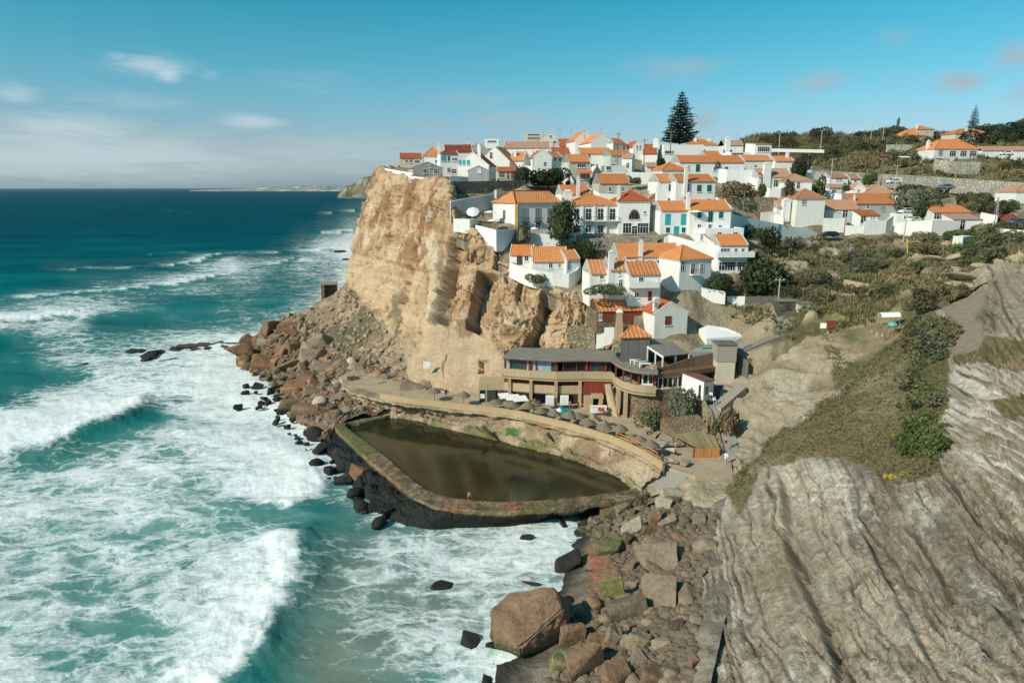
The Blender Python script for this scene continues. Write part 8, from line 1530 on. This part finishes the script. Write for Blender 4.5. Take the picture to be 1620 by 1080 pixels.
# antennas on roofs
for i, (px, top, t) in enumerate([(772, 212, 225), (794, 213, 225), (881, 201, 240), (886, 202, 238), (904, 204, 238), (914, 200, 230), (740, 217, 215), (925, 206, 226), (980, 205, 218), (1128, 214, 230), (1108, 215, 238), (1165, 212, 225), (860, 205, 235), (950, 203, 226)]):
    b = P(px, top, t); r = empty('antenna', b - Vector((0, 0, 4.5))); tag(r, 'thin roof antenna against the sky over the village', 'antenna', 'roof antennas on the skyline'); MB().tube((0, 0, -1), (0, 0, 4.5), .05).build('mast', 'metal_grey', r)
    m = MB().tube((-.7, 0, 4.1), (.7, 0, 4.1), .03, n=3)
    for k in range(5): m.tube((-.6 + .3 * k, -.35, 4.1), (-.6 + .3 * k, .35, 4.1), .025, n=3)
    m.build('aerial', 'metal_grey', r)
def car(px, py, t, rz, mat, label, van=False, name='parked_car'):
    o = P(px, py, t); root = empty(name, o, rz); tag(root, label, 'van' if van else 'car')
    pr = [(-2.1, .35), (-2.1, .85), (-1.95, 1.0), (-1.3, 1.1), (-.75, 1.75 if van else 1.48), (1.9 if van else 1.2, 1.8 if van else 1.48), (2.05 if van else 1.85, 1.1), (2.1, .9), (2.1, .35)]
    bm = bmesh.new(); A = [bm.verts.new((x, -.85, z)) for x, z in pr]; B = [bm.verts.new((x, .85, z)) for x, z in pr]; n = len(pr)
    bm.faces.new(A); bm.faces.new(B[::-1]); [bm.faces.new((A[(i + 1) % n], A[i], B[i], B[(i + 1) % n])) for i in range(n)]
    for v in bm.verts:
        if v.co.z > 1.3: v.co.y *= .84
    bmesh.ops.bevel(bm, geom=list(bm.edges), offset=.08, segments=2, affect='EDGES'); bmesh.ops.recalc_face_normals(bm, faces=bm.faces)
    me = bpy.data.meshes.new('body'); bm.to_mesh(me); bm.free(); me.materials.append(MAT[mat]); link('body', me, root)
    for s in (-1, 1):
        y0, y1 = s * .845, s * .775; m = MB(); m.prism([(-1.1, y0, 1.08), (.9, y0, 1.08), (.75, y1, 1.42), (-.75, y1, 1.42)], [(-1.1, y0 + s * .03, 1.08), (.9, y0 + s * .03, 1.08), (.75, y1 + s * .03, 1.42), (-.75, y1 + s * .03, 1.42)]); m.build('side_window', 'glass_dark', root)
        for x in (-1.3, 1.3):
            w = MB().tube((x, s * .62, .32), (x, s * .88, .32), .32, n=14).build('wheel', 'black_rubber', root); MB().tube((x, s * .885, .32), (x, s * .90, .32), .18, n=10).build('hub', 'metal_grey', w)
        MB().box(-2.15, s * .6 - .15, .7, -2.09, s * .6 + .15, .85).build('headlight', 'glass_light', root)
    m = MB(); m.prism([(-1.29, -.68, 1.14), (-1.29, .68, 1.14), (-.84, .6, 1.64 if van else 1.42), (-.84, -.6, 1.64 if van else 1.42)], [(-1.36, -.68, 1.14), (-1.36, .68, 1.14), (-.9, .6, 1.66 if van else 1.44), (-.9, -.6, 1.66 if van else 1.44)]); m.build('windscreen', 'glass_dark', root)
car(1414, 291, 198, .2, 'car_white', 'white van parked on the upper road under the wall', True, 'parked_van'); car(1496, 300, 190, 3.0, 'car_blue', 'blue-grey car parked on the upper road'); car(1312, 375.5, 166, .05, 'car_dark', 'dark car at the foot of the long white street wall'); car(1444, 352, 170, .5, 'car_white', 'white car parked above the street wall beside the clipped tree')
car(1433, 338, 178, .3, 'car_white', 'white car half hidden under the grey-green trees'); car(1592, 246, 225, 0, 'car_white', 'white car in front of the long low building at the right edge'); car(1608, 356, 156, .2, 'car_blue', 'blue car beside the red roofed kiosk')
# market tent and little kiosks on the hillside
for px, py, t, mt, lab in [(1400, 257, 225, 'red_paint', 'red canopied stall beside the track on the hillside'), (1430, 259, 224, 'cloth_white', 'white canopied stall on the hillside track')]:
    o = P(px, py, t); r = empty('stall', o); tag(r, lab, 'stall'); MB().prism([(-1.6, -1, 1.9), (1.6, -1, 1.9), (1.6, 1, 2.3), (-1.6, 1, 2.3)], [(-1.6, -1, 2.0), (1.6, -1, 2.0), (1.6, 1, 2.4), (-1.6, 1, 2.4)]).build('canopy', mt, r)
    for a in (-1.5, 1.5): MB().tube((a, -.9, -.5), (a, -.9, 1.9), .05).build('post', 'metal_grey', r)
# giant slanted red deck chair and canopy terrace on the grassy slope
o = P(1317, 533, 116.5); r = empty('giant_deck_chair', o, .1); tag(r, 'oversized red deck chair standing at the edge of the ravine', 'deck chair')
MB().prism([(-.95, -.2, .9), (.95, -.2, .9), (.95, .8, 2.7), (-.95, .8, 2.7)], [(-.95, -.12, .9), (.95, -.12, .9), (.95, .88, 2.7), (-.95, .88, 2.7)]).build('backrest', 'red_wood', r)
for a in (-.9, .8): MB().tube((a, -.35, -.6), (a, .1, 1.0), .07).build('leg', 'white_paint', r); MB().tube((a, 1.2, -.6), (a, .5, 1.9), .07).build('leg', 'brown_wood', r)
o = P(1405, 512, 109.5); r = empty('canopy', o, -.15); r.scale = (.75, .75, .75); tag(r, 'rounded white canopy over a tiny terrace on the grassy slope', 'canopy'); m = MB()
for k in range(8):
    a0, a1 = math.pi * k / 8, math.pi * (k + 1) / 8; m.prism([(-1.9, -1.2 * math.cos(a0), 1.5 + .8 * math.sin(a0)), (1.9, -1.2 * math.cos(a0), 1.7 + .8 * math.sin(a0)), (1.9, -1.2 * math.cos(a1), 1.7 + .8 * math.sin(a1)), (-1.9, -1.2 * math.cos(a1), 1.5 + .8 * math.sin(a1))], [(-1.9, -1.26 * math.cos(a0), 1.55 + .84 * math.sin(a0)), (1.9, -1.26 * math.cos(a0), 1.75 + .84 * math.sin(a0)), (1.9, -1.26 * math.cos(a1), 1.75 + .84 * math.sin(a1)), (-1.9, -1.26 * math.cos(a1), 1.55 + .84 * math.sin(a1))])
m.build('cover', 'cloth_white', r)
for a in (-1.8, 1.8): MB().tube((a, -1.1, -.5), (a, -1.1, 1.6), .05).build('post', 'metal_grey', r); MB().tube((a, 1.1, -.5), (a, 1.1, 1.6), .05).build('post', 'metal_grey', r)
o = P(1412, 517, 107.5); tag(MB().rings([(.3, 0), (.7, .1), (.75, .5), (.3, .8)], 10).build('bundle', 'pool_teal', None, True, o), 'small teal tarpaulin bundle beside the white canopy', 'tarpaulin')
o = P(1478, 458, 113); r = empty('bench', o); tag(r, 'pale blue-white bench beside the brown bushes near the path', 'bench'); MB().box(-1.4, 0, .4, 1.4, .5, .5).build('seat', 'cloth_white', r); MB().box(-1.4, .5, .5, 1.4, .58, 1.0).build('backrest', 'cloth_white', r); MB().box(-1.3, .1, -.3, -1.2, .5, .4).build('leg', 'metal_grey', r); MB().box(1.2, .1, -.3, 1.3, .5, .4).build('leg', 'metal_grey', r)
for px, py, t, w, h, d, mt, lab in [(1247, 492, 128, 3.6, 1.8, 2.5, 'dark_stone', 'dark flat-roofed shed in the scrub behind the deck'), (1272, 494, 127, 2.4, 1.6, 2, 'cream_stucco', 'small cream hut right of the dark shed')]:
    o = P(px, py, t); r = empty('hut', o); tag(r, lab, 'hut'); MB().box(-w / 2, 0, -1, w / 2, d, h).build('wall', mt, r); MB().box(-w / 2 - .2, -.2, h, w / 2 + .2, d + .2, h + .15).build('roof', 'grey_sheet', r); MB().box(-.4, -.05, 0, .4, -.003, h * .8).build('door', 'dark_paint', r)

# ------------------------------------------------------------------ people
def body_mesh(pose):
    J = {'stand': dict(hipz=.95, kL=(-.11, .0, .5), fL=(-.12, .02, .05), tL=(-.12, -.16, .03), kR=(.11, .0, .5), fR=(.13, .05, .05), tR=(.13, -.13, .03), eL=(-.25, .03, 1.12), hL=(-.24, -.06, .86), eR=(.25, .03, 1.12), hR=(.23, -.1, .88), lean=0),
         'walk': dict(hipz=.95, kL=(-.10, -.18, .52), fL=(-.10, -.26, .06), tL=(-.10, -.42, .04), kR=(.10, .08, .5), fR=(.10, .36, .12), tR=(.10, .24, .04), eL=(-.24, .16, 1.15), hL=(-.23, .20, .9), eR=(.24, -.08, 1.14), hR=(.22, -.24, .95), lean=-.04),
         'sit': dict(hipz=.10, kL=(-.14, -.38, .42), fL=(-.14, -.62, .06), tL=(-.14, -.78, .05), kR=(.14, -.36, .44), fR=(.16, -.60, .06), tR=(.16, -.76, .05), eL=(-.26, -.02, .34), hL=(-.2, -.28, .36), eR=(.26, .08, .34), hR=(.3, .18, .06), lean=.03)}[pose]
    z = J['hipz']; l = J['lean']; V = [((0, 0, z), .15)]; E = []
    def add(p, r, par): V.append((p, r)); E.append((par, len(V) - 1)); return len(V) - 1
    s = add((0, l * .5, z + .22), .135, 0); c = add((0, l, z + .42), .16, s); n = add((0, l - .01, z + .56), .062, c); h0 = add((0, l - .03, z + .64), .085, n); h1 = add((0, l - .02, z + .74), .10, h0); add((0, l - .01, z + .80), .07, h1)
    for sg, q in ((-1, 'L'), (1, 'R')):
        sh = add((sg * .19, l, z + .50), .065, c); e = add(J['e' + q], .046, sh); hd = Vector(J['h' + q]); w = add(tuple(hd), .033, e); d = (hd - Vector(J['e' + q])).normalized(); pm = add(tuple(hd + d * .06), .036, w)
        for k in range(4): add(tuple(hd + d * (.14 + .01 * (k % 2)) + Vector((0, (k - 1.5) * .022, 0))), .010, pm)
        add(tuple(hd + d * .07 + Vector((0, -.05, 0))), .011, w)
        hp = add((sg * .10, 0, z - .06 if z > .5 else z), .095, 0); k_ = add(J['k' + q], .062, hp); f = add(J['f' + q], .042, k_); add(J['t' + q], .035, f)
    me = bpy.data.meshes.new('tmp'); me.from_pydata([v[0] for v in V], E, []); o = bpy.data.objects.new('tmp', me); COL.objects.link(o)
    m = o.modifiers.new('s', 'SKIN'); me.skin_vertices[0].data[0].use_root = True
    for i, (_, r) in enumerate(V): me.skin_vertices[0].data[i].radius = (r, r * .8 if i in (1, 2) else r)
    o.modifiers.new('d', 'SUBSURF').levels = 1; dg = bpy.context.evaluated_depsgraph_get(); r = bpy.data.meshes.new_from_object(o.evaluated_get(dg)); bpy.data.objects.remove(o)
    r.name = 'person'; r.materials.clear(); r.materials.append(MAT['skin']); r.polygons.foreach_set('use_smooth', [True] * len(r.polygons)); return r, z, l
BODY = {k: body_mesh(k) for k in ('stand', 'walk', 'sit')}; CL = {}
def clothes(pose, top, bottom):
    me, z, l = BODY[pose]; out = []
    for nm, mat, lo, hi in (('shirt', top, z + .04, z + .53), ('shorts', bottom, z - .38 if pose != 'sit' else -.1, z + .05)):
        if mat is None: continue
        k = (pose, nm, mat)
        if k not in CL:
            bm = bmesh.new(); bm.from_mesh(me); bm.normal_update()
            bad = [f for f in bm.faces if not (lo < f.calc_center_median().z < hi) or (nm == 'shirt' and abs(f.calc_center_median().x) > .27) or (nm == 'shorts' and (abs(f.calc_center_median().x) > .21 or (pose == 'sit' and f.calc_center_median().y < -.3)))]
            bmesh.ops.delete(bm, geom=bad, context='FACES')
            for v in bm.verts: v.co += v.normal * .015
            q = bpy.data.meshes.new(nm); bm.to_mesh(q); bm.free(); q.materials.clear(); q.materials.append(MAT[mat]); CL[k] = q
        out.append((nm, CL[k]))
    return out
def person(p, pose, rz, top, bottom, label, hair='hair', hat=None):
    me, z, l = BODY[pose]; o = link('person', me, None, p, (0, 0, rz)); tag(o, label, 'person')
    for nm, q in clothes(pose, top, bottom): link(nm, q, o)
    MB().rings([(.10, 0), (.112, .05), (.10, .11), (.05, .145)], 10).build('hair' if not hat else 'hat', hat or hair, o, True, (0, l + .01, z + .71))
    MB().box(-.012, -.03, -.015, .012, 0, .02).build('nose', 'skin', o, True, (0, l - .105, z + .68))
    return o
def pp(px, py, z): return Q(px, py, z)
person(pp(743, 795, 2.7), 'stand', .4, None, 'shorts_dark', 'lone bather in dark shorts standing on the sea wall of the pool'); person(pp(965, 722, 3.6) , 'sit', .2, 'shirt_red', 'shorts_dark', 'person in a red top sitting on the ledge above the pool'); person(pp(974, 726, 3.4), 'stand', 2.6, 'shirt_black', 'shorts_dark', 'person in black standing on the pool ledge next to the red one')
person(pp(1002, 738, 3.4), 'sit', .3, None, 'shirt_blue', 'bather in blue shorts sitting at the right end of the pool'); person(pp(1010, 744, 3.2), 'sit', -.3, None, 'shorts_dark', 'bather in dark shorts sitting beside the blue one'); person(pp(1026, 740, 4.2), 'sit', 0, 'shirt_black', 'shorts_dark', 'person in black crouching near the fan of steps'); person(pp(1047, 735, 5.6), 'walk', 2.0, 'shirt_black', 'shorts_dark', 'person in black walking past the end of the parapet')
person(pp(1148, 706, 7.0), 'walk', 3.1, None, 'shorts_dark', 'bare-chested person climbing the long stairs'); person(pp(1148, 732, 5.7), 'walk', 3.0, 'shirt_white', 'shirt_white', 'person in white at the foot of the long stairs'); person(P(1124, 634, 113.6), 'walk', 3.0, 'shirt_white', 'shorts_dark', 'person in white shirt on the stairs beside the white shed'); person(P(1129, 642, 112.4), 'walk', .2, 'shirt_white', 'shirt_blue', 'second person in white just below on the stairs')
person(P(1168, 636, 113.4), 'sit', .6, 'shirt_white', 'shorts_dark', 'person in white sitting on the landing right of the stairs'); person(pp(846, 644, ZP), 'stand', 0, 'shirt_red', 'shorts_dark', 'person in a red shirt left of the first drinks fridge'); person(pp(902, 648, ZP), 'stand', .4, None, 'shirt_red', 'bare-chested person right of the second drinks fridge'); person(pp(812, 645, ZP), 'sit', 0, 'shirt_blue', 'shorts_dark', 'person in blue sitting under the left parasols')
person(P(764, 349, 150.6), 'stand', .3, 'shirt_black', 'shirt_red', 'person in black on the white cliff terrace under the parasols'); person(pp(706, 628, ZP), 'stand', 0, 'shirt_black', 'shorts_dark', 'dark dressed person at the left end of the promenade'); person(pp(699, 622, ZP), 'sit', 1, 'shirt_white', 'shorts_dark', 'person in white sitting beside the leftmost parasol')
# café tables and loungers between the parasols
rs = random.Random(5); t0 = None
for i, (px, py) in enumerate([(830, 647), (850, 650), (868, 655), (892, 662), (912, 665), (935, 672), (958, 679), (982, 686), (1003, 696), (1022, 705), (820, 640), (925, 660), (945, 664), (965, 672)]):
    p = Q(px, py, ZP)
    if t0 is None:
        t0 = empty('sun_lounger', p, .6); tag(t0, 'low dark lounger between the thatched parasols', 'lounger', 'loungers on the promenade'); MB().box(-.35, -.9, .25, .35, .4, .33).build('seat', 'brown_wood', t0); MB().prism([(-.35, .4, .25), (.35, .4, .25), (.35, .95, .7), (-.35, .95, .7)], [(-.35, .4, .33), (.35, .4, .33), (.35, .9, .76), (-.35, .9, .76)]).build('backrest', 'blue_cloth', t0)
        for a, b in ((-.3, -.8), (.26, -.8), (-.3, .35), (.26, .35)): MB().box(a, b, 0, a + .05, b + .05, .25).build('leg', 'brown_wood', t0)
    else: dup(t0, p, rs.uniform(0, 3), 'low dark lounger between the thatched parasols')
o = Q(990, 652, ZP + .4); o.z = ZP; tag(MB().rings([(.28, 0), (.36, .8), (.3, .82)], 10).build('litter_bin', 'dark_paint', None, True, o), 'black bin on the paving beside the round stone base', 'bin')
o = Q(1022, 726, 4.6); r = empty('lifeguard_table', o); tag(r, 'yellow box with white lid on the ledge above the pool', 'box'); MB().box(-.9, 0, 0, .9, .6, .7).build('body', 'yellow_trim', r); MB().box(-.95, -.05, .7, .6, .65, .78).build('lid', 'white_paint', r)
for i, (px, py, w, d) in enumerate([(1050, 668, 26, 8), (1066, 676, 22, 8), (1034, 672, 20, 10), (1056, 690, 24, 8), (1080, 670, 16, 6), (1045, 702, 22, 8), (1062, 712, 20, 8), (1072, 700, 18, 8), (1040, 685, 16, 7), (1084, 730, 16, 7), (1066, 728, 14, 8), (1020, 655, 14, 7), (1034, 655, 18, 6)]):
    bould_px(None, px, py, w, d, 'boulder_pale', 'pale fallen stone slab between the promenade and the cane hut', 'stone slabs by the cane hut', 'angular', z=ZP + .5)
# ------------------------------------------------------------------ thin sea air
hm = bpy.data.materials.new('haze_air'); hm.use_nodes = True; nt = hm.node_tree; nt.nodes.clear(); ho = nt.nodes.new('ShaderNodeOutputMaterial'); hv = nt.nodes.new('ShaderNodeVolumePrincipled')
hv.inputs['Color'].default_value = (.80, .90, .96, 1); hv.inputs['Density'].default_value = 1.7e-5; hv.inputs['Anisotropy'].default_value = .3; nt.links.new(hv.outputs[0], ho.inputs['Volume']); MAT['haze_air'] = hm
hz_o = MB().box(-80000, -400, -12, 130000, 64000, 260).build('haze', 'haze_air'); hz_o['kind'] = 'stuff'; hz_o['label'] = 'thin pale sea air in front of the distant coast'
